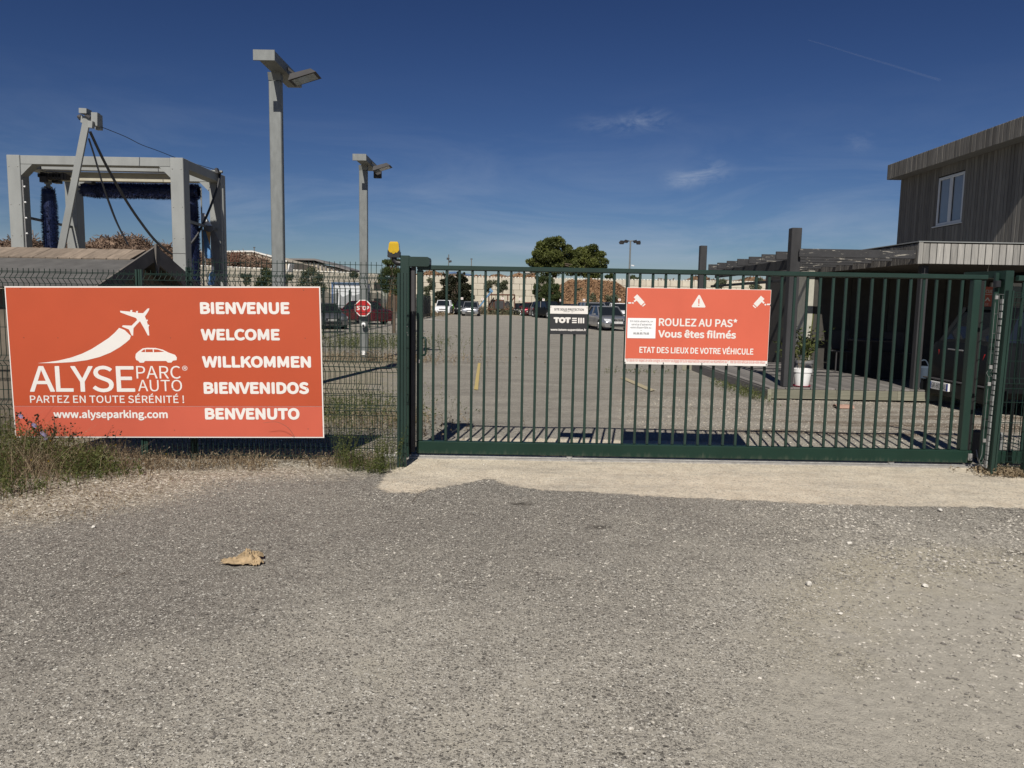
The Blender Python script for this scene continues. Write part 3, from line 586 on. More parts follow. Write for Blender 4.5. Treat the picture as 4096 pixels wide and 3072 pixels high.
# ================================================================ GATE
GY = 7.6
def px_x(px, py, Y): return P(px, py, Y).x
zt = 1.942; zb0 = P(1700, 1812, GY).z; zb1 = P(1700, 1762, GY).z
gx0 = P(1667, 1700, GY).x; gx1 = P(3948, 1115, GY).x
gate = thing('sliding_gate', 'long green metal bar gate closing the parking entrance', 'gate', ((gx0 + gx1) / 2, GY, 0))
MB().bbox(gx0, gx1, GY - 0.03, GY + 0.03, zt - 0.048, zt, 0.008).build('top_rail', M['green'], gate)
def rail_mat():
    m = mat('gate_rail_paint', (0.011, 0.031, 0.022), 0.45, 0, 0.12, 4); t = m.node_tree; b = t.nodes['Principled BSDF']; old = b.inputs['Base Color'].links[0].from_socket
    c = N(t, 'ShaderNodeTexCoord'); mpn = N(t, 'ShaderNodeMapping'); mpn.inputs['Scale'].default_value = (9, 1, 1.6); t.links.new(c.outputs['Object'], mpn.inputs[0])
    nz = N(t, 'ShaderNodeTexNoise', i_Scale=2.2, i_Detail=8.0, i_Roughness=0.75); t.links.new(mpn.outputs[0], nz.inputs['Vector'])
    sp = N(t, 'ShaderNodeSeparateXYZ'); t.links.new(c.outputs['Object'], sp.inputs[0])
    mr = N(t, 'ShaderNodeMapRange'); mr.inputs[1].default_value = zb1; mr.inputs[2].default_value = zb0; mr.inputs[3].default_value = -0.35; mr.inputs[4].default_value = 0.10; t.links.new(sp.outputs[2], mr.inputs[0])
    ad = N(t, 'ShaderNodeMath', operation='ADD'); t.links.new(nz.outputs[0], ad.inputs[0]); t.links.new(mr.outputs[0], ad.inputs[1])
    r = ramp(t, [(0.48, 0.0), (0.80, 0.45)]); t.links.new(ad.outputs[0], r.inputs[0])
    mx = N(t, 'ShaderNodeMix', data_type='RGBA'); mx.inputs[7].default_value = (0.13, 0.135, 0.10, 1); t.links.new(r.outputs[0], mx.inputs[0]); t.links.new(old, mx.inputs[6]); t.links.new(mx.outputs[2], b.inputs['Base Color']); b.inputs['Specular IOR Level'].default_value = 0.2; return m
M['rail'] = rail_mat()
MB().bbox(gx0, gx1 - 0.01, GY - 0.04, GY + 0.04, zb0, zb1, 0.008).build('bottom_rail', M['rail'], gate)
MB().bbox(gx0, gx0 + 0.06, GY - 0.03, GY + 0.03, zb1 + 0.001, zt - 0.05, 0.006).build('stile', M['green'], gate)
sx = P(3889, 1300, GY).x
MB().bbox(sx - 0.037, sx + 0.037, GY - 0.04, GY + 0.04, zb1 + 0.001, zt - 0.05, 0.006).build('stile', M['green'], gate)
MB().bbox(sx + 0.039, sx + 0.078, GY - 0.02, GY + 0.03, zb1 + 0.001, zt - 0.06, 0.004).build('rubber_edge', M['void'], gate)
MB().bbox(gx1 - 0.035, gx1 - 0.01, GY - 0.0125, GY + 0.0125, zb1 + 0.001, zt - 0.05, 0.004).build('bar', M['green'], gate)
bx0 = P(1735.6, 1150, GY).x; bx1 = P(3849, 1150, GY).x; nb = 42
hb = (zt - 0.049) - (zb1 + 0.001)
barme = MB().bbox(-0.0128, 0.0128, -0.0128, 0.0128, -hb / 2, hb / 2, 0.004).mesh('bar', M['green'])
for i in range(nb):
    x = bx0 + (bx1 - bx0) * i / (nb - 1) + random.uniform(-0.0015, 0.0015)
    inst('bar', barme, (x, GY, zb1 + 0.001 + hb / 2), gate, rot=(0, random.uniform(-0.0012, 0.0012), random.uniform(-0.05, 0.05)))
hx = P(1690, 1350, GY).x; hz0 = P(1698, 1420, GY).z; hz1 = P(1698, 1350, GY).z
MB().tube([(hx - 0.004, GY - 0.02, hz1), (hx + 0.028, GY - 0.045, hz1 - 0.002), (hx + 0.038, GY - 0.05, hz1 - 0.02), (hx + 0.038, GY - 0.05, hz0 + 0.02), (hx + 0.028, GY - 0.045, hz0 + 0.002), (hx - 0.004, GY - 0.02, hz0)], 0.011, 8).build('handle', M['green'], gate, smooth=True)
kz = P(1678, 1443, GY).z; kx = P(1678, 1443, GY).x
MB().lathe([(0.008, -0.034), (0.008, -0.030)], (kx, GY, kz + 0.006), 10, 'y').box(kx - 0.005, kx + 0.005, GY - 0.034, GY - 0.030, kz - 0.02, kz + 0.004).build('keyhole', M['steel'], gate)
for wx in (0.6, 3.9):
    w = MB().lathe([(0.03, -0.02), (0.035, -0.005), (0.03, 0.0), (0.035, 0.005), (0.03, 0.02)], (wx, GY, 0.036), 16, 'y').build('wheel', M['steel'], gate)
# stainless contact bracket on the right end
b0 = P(3872, 1828, GY - 0.05)
MB().bbox(b0.x, b0.x + 0.045, GY - 0.062, GY - 0.042, b0.z - 0.035, b0.z + 0.035, 0.003).build('end_bracket', M['steel'], gate)

track = MB(); tz = 0.018
track.box(gx0 - 0.35, gx1 + 1.2, GY - 0.06, GY + 0.06, -0.02, 0.006); track.box(gx0 - 0.35, gx1 + 1.2, GY - 0.009, GY + 0.009, 0.006, tz)
tag(track.build('gate_track', M['steel'], None, org=(2, GY, 0)), 'grey steel ground track that the green gate runs on', 'gate track')

# left portal: catch post with its arm
lp = thing('gate_post', 'tall square green portal post with a rounded arm at the left end of the gate', 'gate post', (P(1622, 1600, GY).x, GY, 0))
pxl, pxr = P(1604, 1300, GY).x, P(1640, 1300, GY).x; ptop = P(1625, 1023, GY).z
MB().bbox(pxl, pxr, GY - 0.06, GY + 0.05, -0.01, ptop, 0.006).build('post', M['green'], lp)
az0, az1 = P(1680, 1067, GY).z, P(1680, 1029, GY).z; axr = P(1722, 1048, GY).x
mb = MB(); bm = bmesh.new(); r = 0.022
prof = [(pxr + 0.001, az0), (axr - r, az0), (axr - r * 0.3, az0 + r * 0.3), (axr, az0 + r), (axr, az1 - r), (axr - r * 0.3, az1 - r * 0.3), (axr - r, az1), (pxr + 0.001, az1)]
mb.prism(prof, 'y', GY - 0.085, GY + 0.085); mb.build('arm', M['green'], lp)
MB().bbox(P(1645, 1500, GY).x, P(1662, 1500, GY).x, GY - 0.045, GY + 0.03, 0.05, P(1650, 1066, GY).z, 0.008).build('rubber_profile', M['rubber'], lp)
MB().box(pxr + 0.001, P(1645, 1500, GY).x - 0.001, GY + 0.0, GY + 0.05, 0.0, az0 - 0.01).build('channel', M['void'], lp)
bo = MB()
for (bqx, bqy) in ((1629, 1306), (1628, 1331), (1632, 1340)): p = P(bqx, bqy, GY - 0.062); bo.lathe([(0.004, 0), (0.004, -0.004)], tuple(p), 8, 'y')
bo.build('bolt', M['steel'], lp)
# beacon
bc = P(1577, 1015, GY - 0.02); bt = P(1577, 967, GY - 0.02).z; bb = P(1577, 1030, GY - 0.02).z
beacon = thing('warning_beacon', 'yellow flashing beacon on a black elbow beside the gate post', 'beacon', (bc.x, bc.y, bb))
def tprism(z0, z1, w0, w1, d0, d1, y):
    return ([(bc.x - w0, y - d0, z0), (bc.x + w0, y - d0, z0), (bc.x + w0, y + d0, z0), (bc.x - w0, y + d0, z0), (bc.x - w1, y - d1, z1), (bc.x + w1, y - d1, z1), (bc.x + w1, y + d1, z1), (bc.x - w1, y + d1, z1)], [(0, 3, 2, 1), (4, 5, 6, 7), (0, 1, 5, 4), (1, 2, 6, 5), (2, 3, 7, 6), (3, 0, 4, 7)])
by = bc.y; zm = bb + (bt - bb) * 0.30
m1 = MB(); m1.add(*tprism(zm, bt - 0.018, 0.057, 0.047, 0.042, 0.034, by)); m1.add(*tprism(bt - 0.018, bt, 0.047, 0.034, 0.034, 0.024, by)); m1.build('lens', M['yellowlens'], beacon)
m1 = MB(); m1.add(*tprism(bb, zm - 0.001, 0.060, 0.060, 0.045, 0.045, by)); m1.add(*tprism(zm, zm + 0.012, 0.060, 0.058, 0.045, 0.043, by + 0.004)); m1.prism([(bc.x - 0.06, zm), (bc.x - 0.035, zm), (bc.x - 0.058, zm + 0.028)], 'y', by - 0.046, by - 0.03); m1.prism([(bc.x + 0.06, zm), (bc.x + 0.035, zm), (bc.x + 0.058, zm + 0.028)], 'y', by - 0.046, by - 0.03); m1.build('housing', M['black'], beacon)
MB().lathe([(0.017, -0.045), (0.017, -0.051)], (bc.x, by, zm + 0.004), 14, 'y').build('sensor', M['yellowlens'], beacon)
MB().tube([(bc.x + 0.0, by, bb + 0.005), (bc.x + 0.002, by, bb - 0.03), (bc.x + 0.02, by, bb - 0.05), (bc.x + 0.05, by, bb - 0.055), (pxl + 0.002, by, bb - 0.055)], 0.027, 12).build('elbow', M['black'], beacon, smooth=True)

# right portal
rp = thing('gate_post', 'tall square green portal post with a long arm at the right end of the gate', 'gate post', (P(4015, 1300, GY + 0.25).x, GY, 0))
RY = GY + 0.10
rx0, rx1 = P(4003, 1170, RY).x, P(4036, 1170, RY).x; rzt = P(4018, 1083, RY).z; rzb = P(4018, 1115, RY).z
MB().bbox(rx0, rx1, RY - 0.06, RY + 0.06, -0.01, rzt, 0.006).build('post', M['green'], rp)
MB().bbox(rx0 - 0.05, rx0 - 0.002, RY + 0.02, RY + 0.058, -0.01, rzt - 0.02, 0.004).build('side_plate', M['green'], rp)
ax = P(3893, 1090, RY + 0.3).x
MB().add([(ax, RY + 0.45, rzt - 0.03), (rx0 - 0.001, RY - 0.05, rzt - 0.09), (rx0 - 0.001, RY + 0.05, rzt - 0.09), (ax + 0.02, RY + 0.5, rzt - 0.05),
          (ax, RY + 0.45, rzt - 0.0), (rx0 - 0.001, RY - 0.05, rzt + 0.0), (rx0 - 0.001, RY + 0.05, rzt + 0.0), (ax + 0.02, RY + 0.5, rzt - 0.0)], [(0, 3, 2, 1), (4, 5, 6, 7), (0, 1, 5, 4), (1, 2, 6, 5), (2, 3, 7, 6), (3, 0, 4, 7)]).build('arm', M['green'], rp)
MB().bbox(rx0 - 0.07, rx0 - 0.02, RY - 0.03, RY + 0.03, rzt - 0.17, rzt - 0.10, 0.006).build('guide_roller', M['black'], rp)
# motor housing behind the post
mo = thing('gate_motor', 'grey plastic gate motor housing standing behind the right post', 'gate motor', (P(3925, 1760, GY + .35).x, GY + 0.35, 0))
mx0, mx1 = P(3905, 1760, GY + .35).x, P(3925, 1760, GY + .35).x
MB().bbox(mx0, mx1 + 0.03, GY + 0.25, GY + 0.45, 0, P(3915, 1722, GY + .35).z, 0.02).build('housing', M['rubber'], mo)
MB().bbox(P(3988, 1760, GY + .3).x, P(4006, 1760, GY + .3).x, GY + 0.25, GY + 0.5, 0.05, P(3995, 1728, GY + .3).z, 0.02).build('side_case', M['galvd'], mo)
MB().tube([P(3905, 1800, GY - 0.02), P(3910, 1830, GY - 0.06), P(3918, 1855, GY - 0.06), P(3935, 1868, GY - 0.04), P(3950, 1850, GY - 0.02)], 0.006, 6).build('cable', M['steel'], mo)

# fixed leaf continuing to the right
fl = thing('bar_fence', 'fixed green bar panel continuing the gate to the right of the portal post', 'fence', (5.4, GY + 0.02, 0))
f0 = rx1 + 0.004; f1 = 6.6
MB().bbox(f0, f1, GY - 0.03, GY + 0.03, zt - 0.055, zt, 0.006).build('top_rail', M['green'], fl)
MB().bbox(f0 - 0.12, f1, GY - 0.04, GY + 0.04, zb0, zb1, 0.006).build('bottom_rail', M['rail'], fl)
for i in range(12):
    x = f0 + 0.07 + i * 0.1295
    if x < f1 - 0.03: inst('bar', barme, (x, GY, zb1 + 0.001 + hb / 2), fl, scale=(1, 1, 0.995))

# ================================================================ MESH FENCES
def wire_panel(x0, x1, y, z0, z1, folds, name, parent, step=0.05, hstep=0.2, r=0.0034, lean=0.0, topfree=0.03, dx=0.0):
    """welded mesh: vertical wires bent into V folds plus horizontal wires, one mesh"""
    mb = MB(); n = int(round((x1 - x0) / step))
    prof = [(z0, 0)]; hz = []
    for zf in folds:
        prof += [(zf - 0.05, 0.0), (zf, -0.032), (zf + 0.05, 0.0)]; hz += [zf - 0.05, zf, zf + 0.05]
    prof.append((z1 + topfree, 0)); prof = sorted(set(prof))
    zz = z0 + 0.03
    while zz < z1: 
        if all(abs(zz - h) > 0.07 for h in hz): hz.append(zz)
        zz += hstep
    hz.append(z1)
    for i in range(n + 1):
        x = x0 + i * (x1 - x0) / n; j = random.uniform(-0.0015, 0.0015)
        mb.tube([(x + lean * (z - z0) + dy * 0.45 + j, y + dy, z) for z, dy in prof], r, 4, cap=False)
    for z in hz:
        dy = min(((abs(z - zf)) for zf in folds), default=1); yy = y + (-0.032 if dy < 0.01 else 0) - r * 1.6
        mb.tube([(x0 - 0.01 + lean * (z - z0), yy, z), ((x0 + x1) / 2, yy, z + 0.002), (x1 + 0.01 + lean * (z - z0), yy, z)], r * 1.15, 4, cap=False)
    o = mb.build(name, M['wire'], parent); o['kind'] = 'stuff'; return o
def hpost(name, x, y, z1, parent, w=0.052, d=0.045, lean=0.0, yaw=0):
    mb = MB(); f = w * 0.28
    for (a, b_) in ((-w / 2, -w / 2 + f), (-f / 2, f / 2), (w / 2 - f, w / 2)):
        mb.box(x + a, x + b_, y - d / 2 + (0.012 if abs(a) < f else 0), y + d / 2, -0.02, z1)
    return mb.build(name, M['green'], parent)
FY = 7.18
fence = thing('mesh_fence', 'green welded mesh fence carrying the big orange welcome sign', 'fence', (-3.4, FY, 0))
fzt = P(700, 1096, FY).z
zf1 = P(700, 1122, FY).z; zf2 = P(1400, 1466, FY).z; 
zf0 = P(1400, 1812, FY).z
px1 = P(563, 1300, FY - 0.03).x
for k, (xa, xb) in enumerate(((-8.3, -5.95), (-5.9, px1 - 0.05), (px1 + 0.05, P(1592, 1400, FY).x))):
    wire_panel(xa, xb, FY, 0.04, fzt, [(zf0 + zf2) / 2, zf2, zf1], 'wire_panel', fence)
hpost('fence_post', px1 - 0.005, FY - 0.015, P(563, 1078, FY).z, fence, 0.056)
hpost('fence_post', -5.93, FY, fzt + 0.03, fence)
gp = P(1608, 1500, FY - 0.02).x
hpost('fence_post', gp, FY - 0.02, P(1608, 1092, FY - 0.02).z, fence, 0.085, 0.05)
fence2 = thing('mesh_fence', 'second slightly taller green mesh panel doubled up behind the fence right of the big sign', 'fence', (-2.0, FY + 0.13, 0))
xa, xb = P(745, 1100, FY + .13).x, P(1518, 1100, FY + .13).x
z2t = P(1450, 1060, FY + .13).z
wire_panel(xa, xb, FY + 0.13, 0.10, z2t, [0.72, P(1400, 1452, FY).z, P(1400, 1112, FY).z], 'wire_panel', fence2, step=0.0505, lean=0.012)
hpost('fence_post', xa + 0.02, FY + 0.15, z2t - 0.05, fence2)
# right side: H posts, mesh, narrow return strip
rf = thing('mesh_fence', 'green mesh fence panel at the right edge of the picture with two ribbed posts', 'fence', (4.9, 7.21, 0))
RFY = 7.21
def leanpost(xb_, xt, y, z1, w, parent):
    mb = MB(); f = w * 0.27
    for a in (-w / 2, -f / 2, w / 2 - f):
        yo = 0.012 if abs(a) < f else 0.0
        vs = []
        for z, x in ((-0.02, xb_), (z1, xt)):
            vs += [(x + a, y - 0.025 + yo, z), (x + a + f, y - 0.025 + yo, z), (x + a + f, y + 0.025, z), (x + a, y + 0.025, z)]
        mb.add(vs, [(0, 3, 2, 1), (4, 5, 6, 7), (0, 1, 5, 4), (1, 2, 6, 5), (2, 3, 7, 6), (3, 0, 4, 7)])
    return mb.build('fence_post', M['green'], parent)
pb, pt_ = P(3968, 1895, RFY), P(4042, 1162, RFY)
leanpost(pb.x, pt_.x, RFY, pt_.z, 0.062, rf)
pb2 = P(4094, 1892, RFY); leanpost(pb2.x + 0.01, pb2.x + 0.06, RFY, pt_.z, 0.062, rf)
wire_panel(pb.x + 0.05, pb2.x + 0.9, RFY + 0.03, 0.08, P(4080, 1180, RFY).z, [P(4070, 1190, RFY).z, P(4070, 1535, RFY).z, 0.13], 'wire_panel', rf)
st = thing('mesh_strip', 'narrow bent strip of mesh closing the gap between gate and right fence post', 'fence', (4.7, 7.3, 0))
mb = MB()
for k in range(3):
    pts = []
    for (zpx, off) in ((1176, 0), (1260, 0), (1380, 0), (1470, 0), (1492, -10), (1512, 2), (1600, 0), (1720, 0), (1820, 0), (1845, -8), (1870, 4)):
        f = (zpx - 1176) / 700
        pts.append(P(3984 + k * 14 - f * 62 + off, zpx, 7.28 + k * 0.06))
    mb.tube(pts, 0.0028, 4)
for zpx in (1176, 1255, 1333, 1412, 1487, 1505, 1600, 1680, 1760, 1850):
    f = (zpx - 1176) / 700
    mb.tube([P(3984 - f * 62, zpx, 7.28), P(4016 - f * 62, zpx + 2, 7.40)], 0.003, 4)
o = mb.build('wire_panel', M['galv'], st); o['kind'] = 'stuff'
for zpx in (1190, 1468, 1536, 1762):
    f = (zpx - 1176) / 700; p = P(3986 - f * 60, zpx, 7.26); MB().bbox(p.x - 0.014, p.x + 0.014, 7.245, 7.262, p.z - 0.018, p.z + 0.018, 0.003).build('clamp', M['steel'], st)
mb = MB(); z = 0.06
while z < 1.70:
    x = pb.x + (pt_.x - pb.x) * z / pt_.z - 0.047; h = random.uniform(0.025, 0.06); mb.box(x - 0.006 - random.uniform(0, .004), x + 0.003, 7.225, 7.26, z, z + h); z += h + random.uniform(0.004, 0.02)
mb.build('worn_edge', M['galvd'], st)

# ================================================================ SIGNS
def board(name, label, corners, Y, t, mface, parts=True, group=None):
    """flat sheet sign: corners TL,TR,BR,BL in photo pixels at depth Y -> a rotated Empty with local x,z plane"""
    tl, tr, br, bl = [P(*c, Y) for c in corners]; c = (tl + tr + br + bl) / 4
    ang = math.atan2((tr.z - tl.z) + (br.z - bl.z), (tr.x - tl.x) + (br.x - bl.x))
    w = ((tr - tl).length + (br - bl).length) / 2; h = ((tl - bl).length + (tr - br).length) / 2
    e = thing(name, label, 'sign', tuple(c), local=True); e.rotation_euler = (0, -ang, 0)
    ca, sa = math.cos(ang), math.sin(ang)
    def loc(px, py):
        p = P(px, py, Y); dx, dz = p.x - c.x, p.z - c.z
        return dx * ca + dz * sa, -dx * sa + dz * ca
    return e, w, h, loc
def flat(name, pts, y, m, parent, t=0.0008):
    mb = MB(); mb.prism(pts, 'y', y, y + t); return mb.build(name, m, parent)

# big welcome sign (two sheets)
SY = FY - 0.07
e, w, h, loc = board('welcome_sign', 'big orange welcome sign with white plane and car logo fixed on the mesh fence', [(18, 1143), (1281, 1148), (1297, 1750), (60, 1752)], SY, 0.004, M['orange'])
def Z(X, Yv): return loc(X / 1.58, 1100 + Yv / 1.58)
tl, tr, br, bl = loc(18, 1143), loc(1281, 1148), loc(1297, 1750), loc(60, 1752)
def lerp(a, b, t): return (a[0] + (b[0] - a[0]) * t, a[1] + (b[1] - a[1]) * t)
ins = 0.012
hw, hh = w / 2, h / 2
MB().bbox(-hw, hw, 0.0, 0.005, -hh, hh, 0.001).build('white_backing_sheet', M['white'], e)
vseam = (Z(92, 830)[1] + Z(2040, 828)[1]) / 2
flat('upper_sheet', [(-hw + ins, vseam + 0.001), (hw - ins, vseam + 0.001), (hw - ins, hh - ins), (-hw + ins, hh - ins)], -0.0035, M['orange'], e, 0.003)
flat('lower_sheet', [(-hw + ins, -hh + ins), (hw - ins, -hh + ins), (hw - ins, vseam - 0.003), (-hw + ins, vseam - 0.003)], -0.0025, M['orangef'], e, 0.002)
def fm(y): return lambda u, v: (u, y, v)
def tline(s, X0, X1, Y0, Y1, bold, m=None, y=-0.0045, sp=1.0):
    a = Z(X0, Y1); b_ = Z(X1, Y0); text_part(s, (a[0], b_[0], a[1], b_[1]), fm(y), m or M['white'], e, bold, spacing=sp)
for s, X0, X1, Y0, Y1 in [('BIENVENUE', 1267, 1830, 172, 248), ('WELCOME', 1272, 1768, 340, 414), ('WILLKOMMEN', 1280, 1965, 512, 586), ('BIENVENIDOS', 1290, 1952, 676, 752), ('BENVENUTO', 1298, 1893, 840, 914)]:
    tline(s, X0, X1, Y0, Y1, 0.019)
tline('ALYSE', 192, 848, 573, 740, 0.004, sp=0.96); tline('PARC', 865, 1140, 574, 655, -0.012); tline('AUTO', 875, 1150, 662, 735, -0.012)
tline('®', 1153, 1185, 573, 604, 0.0); tline('PARTEZ EN TOUTE SÉRÉNITÉ !', 193, 1163, 748, 808, 0.004); tline('www.alyseparking.com', 342, 1060, 853, 918, 0.013)
def outline(pts, name, m=None, y=-0.0045): return flat(name, [Z(*p) for p in pts][::-1], y, m or M['white'], e, 0.0008)
outline([(238, 557), (300, 551), (370, 541), (450, 522), (520, 497), (580, 468), (640, 430), (690, 397), (725, 366), (755, 334), (790, 348), (828, 385), (822, 405), (800, 425), (760, 455), (700, 490), (630, 518), (550, 538), (460, 550), (350, 556)], 'trail_emblem')
pl = [(945, 210), (934, 212), (918, 228), (906, 241), (872, 240), (830, 232), (760, 226), (762, 236), (810, 254), (862, 272), (868, 285), (850, 303), (833, 320), (778, 318), (772, 326), (816, 344), (834, 382), (843, 383), (845, 336), (866, 312), (886, 292), (912, 336), (936, 382), (945, 382), (940, 330), (928, 288), (917, 262), (932, 240), (943, 222)]
outline(pl, 'plane_emblem')
for q4 in ([(826, 222), (838, 221), (836, 234), (824, 234)], [(862, 228), (874, 227), (872, 241), (860, 240)], [(930, 280), (937, 286), (930, 296), (924, 290)], [(938, 312), (946, 318), (940, 328), (934, 322)]): outline(q4, 'plane_engine', y=-0.0046)
outline([(857, 520), (860, 498), (875, 484), (903, 464), (930, 460), (985, 461), (1030, 472), (1066, 490), (1108, 505), (1119, 522), (1117, 538), (1094, 541), (1085, 553), (1062, 553), (1052, 543), (918, 543), (909, 554), (885, 554), (876, 542), (862, 537)], 'car_emblem')
for q4 in ([(893, 486), (908, 472), (918, 470), (918, 487)], [(922, 469), (966, 469), (968, 487), (922, 487)], [(973, 469), (1000, 471), (1040, 485), (975, 488)]): outline(q4, 'car_window_emblem', M['orange'], y=-0.0052)
mb = MB()
for (X, Yv) in [(130, 85), (1062, 84), (1920, 95), (153, 396), (368, 397), (1080, 397), (1930, 399), (1095, 716), (1940, 716), (1105, 980), (1948, 972), (1355, 898)]:
    u, v = Z(X, Yv); mb.lathe([(0.004, -0.0058), (0.0035, -0.0035)], (u, 0, v), 8, 'y')
mb.build('screws', M['bark'], e)['kind'] = 'stuff'

# warning sign on the gate
WY = GY - 0.06
e, w, h, loc = board('warning_sign', 'orange warning sign with camera symbols and ROULEZ AU PAS tied on the gate', [(2509.5, 1150), (3087.7, 1159), (3067, 1465.5), (2497, 1455)], WY, 0.004, M['orange2'])
def Z(X, Yv): return loc(2450 + X / 3.16, 1100 + Yv / 3.16)
hw, hh = w / 2, h / 2
MB().bbox(-hw, hw, 0.0, 0.004, -hh, hh, 0.001).build('backing_sheet', M['white'], e)
vb = Z(1000, 1068)[1]
flat('orange_field', [(-hw + 0.004, vb), (hw - 0.004, vb), (hw - 0.004, hh - 0.004), (-hw + 0.004, hh - 0.004)], -0.002, M['orange2'], e, 0.0015)
tline('ROULEZ AU PAS*', 583, 1578, 555, 645, 0.010, y=-0.003); tline('Vous êtes filmés', 575, 1563, 697, 790, 0.014, y=-0.003)
tline('ETAT DES LIEUX DE VOTRE VÉHICULE', 338, 1783, 908, 984, 0.009, y=-0.003)
tline('*En cas de non respect de cette consigne, la direction se dégage de toute responsabilité concernant vos réclamations sur l’état de votre véhicule lors de votre retour.', 168, 1933, 1080, 1102, 0.0, M['redprint'], y=-0.003)
def outl(pts, name, m=None, y=-0.003): return flat(name, [Z(*p) for p in pts], y, m or M['white'], e, 0.0008)
outl([(1085, 256), (1095, 251), (1105, 257), (1172, 392), (1174, 404), (1165, 411), (1008, 408), (1000, 400), (1002, 390)], 'warning_triangle')
outl([(1084, 305), (1090, 300), (1098, 303), (1099, 345), (1095, 368), (1087, 368), (1083, 345)], 'exclamation_bar', M['orange2'], -0.0036)
def disc(X, Yv, r, name, m, y): u, v = Z(X, Yv); rr = r / 3.16 * GY / 3020; mbb = MB(); mbb.prism([(u + rr * math.cos(a * math.pi / 8), v + rr * math.sin(a * math.pi / 8)) for a in range(16)], 'y', y, y + 0.0008); return mbb.build(name, m, e)
disc(1089, 383, 8, 'exclamation_dot', M['orange2'], -0.0036)
for fx, fy in ((lambda x: x, 0), (lambda x: 2188 - x, 22)):
    q = lambda pts: [(fx(a), b_ + fy + (-3 if fy else 0)) for a, b_ in pts]
    outl(q([(268, 283), (312, 243), (405, 345), (362, 386)]), 'camera_emblem'); outl(q([(300, 300), (312, 314), (280, 344), (266, 328)]), 'camera_emblem_arm', y=-0.0034)
    outl(q([(372, 392), (408, 358), (418, 372), (384, 400)]), 'camera_emblem_lens'); outl(q([(197, 343), (237, 343), (237, 362), (197, 362)]), 'camera_emblem_bracket')
    disc(fx(257), 353 + fy, 11, 'camera_emblem_joint', M['white'], -0.0036)
mb = MB()
for (X, Yv) in [(158, 1108), (641, 1116), (1128, 1124), (1453, 1134), (1943, 1134), (192, 355), (1994, 382)]:
    u, v = Z(X, Yv); mb.box(u - 0.004, u + 0.004, -0.006, -0.0005, v - 0.006, v + 0.008)
mb.build('cable_ties', M['black'], e)['kind'] = 'stuff'
# paper notice taped on it
wsign = e
c1, c2, c3, c4 = [P(2450 + a / 3.16, 1100 + b_ / 3.16, WY - 0.005) for a, b_ in ((197, 543), (550, 547), (540, 802), (183, 797))]
e, w, h, loc = board('paper_notice', 'white paper notice with a phone number taped on the orange warning sign', [(2450 + a / 3.16, 1100 + b_ / 3.16) for a, b_ in ((197, 543), (550, 547), (540, 802), (183, 797))], WY - 0.005, 0.001, M['paper'])
MB().box(-w / 2, w / 2, 0, 0.001, -h / 2, h / 2).build('sheet', M['paper'], e)
for s, X0, X1, Y0, Y1 in [('En notre absence, un', 226, 513, 572, 600), ("service d'astreinte", 240, 494, 612, 636), ('reste disponible au :', 226, 505, 652, 680), ('—', 352, 374, 702, 704), ('06.88.65.79.83', 262, 462, 727, 750)]:
    tline(s, X0, X1, Y0, Y1, 0.0 if s[0] != '0' else 0.006, M['blackp'], y=-0.0012)
# black and white protection sign
TY = GY - 0.03
e, w, h, loc = board('protection_sign', 'small dark sign with white top strip tied left of the orange warning sign', [(2200, 1222), (2352, 1224.5), (2347, 1338), (2200, 1336.5)], TY, 0.003, M['anth'])
def Z(X, Yv): return loc(2150 + X / 7.373, 1180 + Yv / 7.373)
hw, hh = w / 2, h / 2; vs_ = Z(900, 556)[1]
MB().bbox(-hw, hw, 0, 0.003, -hh, vs_ - 0.0005, 0.001).build('dark_panel', M['anth'], e)
MB().bbox(-hw, hw + 0.003, -0.003, 0.001, vs_, hh, 0.001).build('white_strip', M['white'], e)
tline('SITE SOUS PROTECTION', 490, 1368, 400, 455, 0.010, M['blackp'], y=-0.0038); tline('24h/24 - 7j/7', 765, 1087, 466, 512, 0.0, M['blackp'], y=-0.0038)
tline('TOT', 470, 985, 657, 826, 0.032, y=-0.0015)
for a in ([(1020, 672), (1160, 672), (1160, 706), (1020, 706)], [(1018, 732), (1158, 732), (1158, 766), (1018, 766)], [(1016, 792), (1156, 792), (1156, 828), (1016, 828)], [(1197, 672), (1240, 672), (1238, 832), (1195, 832)], [(1264, 673), (1308, 673), (1306, 833), (1262, 833)], [(1334, 675), (1378, 675), (1376, 834), (1332, 834)]):
    flat('letter_stroke', [Z(*p) for p in a], -0.0015, M['white'], e)
tline('www.totem-supervision.fr', 385, 1435, 993, 1068, 0.016, y=-0.0015)
for (X, Yv, l) in [(375, 353, -0.022), (1480, 380, 0.02), (350, 1120, -0.015), (1500, 1148, 0.05)]:
    u, v = Z(X, Yv); MB().tube([(u - 0.012 * (1 if l > 0 else -1), -0.005, v), (u + l, -0.003, v - 0.001)], 0.0016, 5).build('cable_tie', M['black'], e)

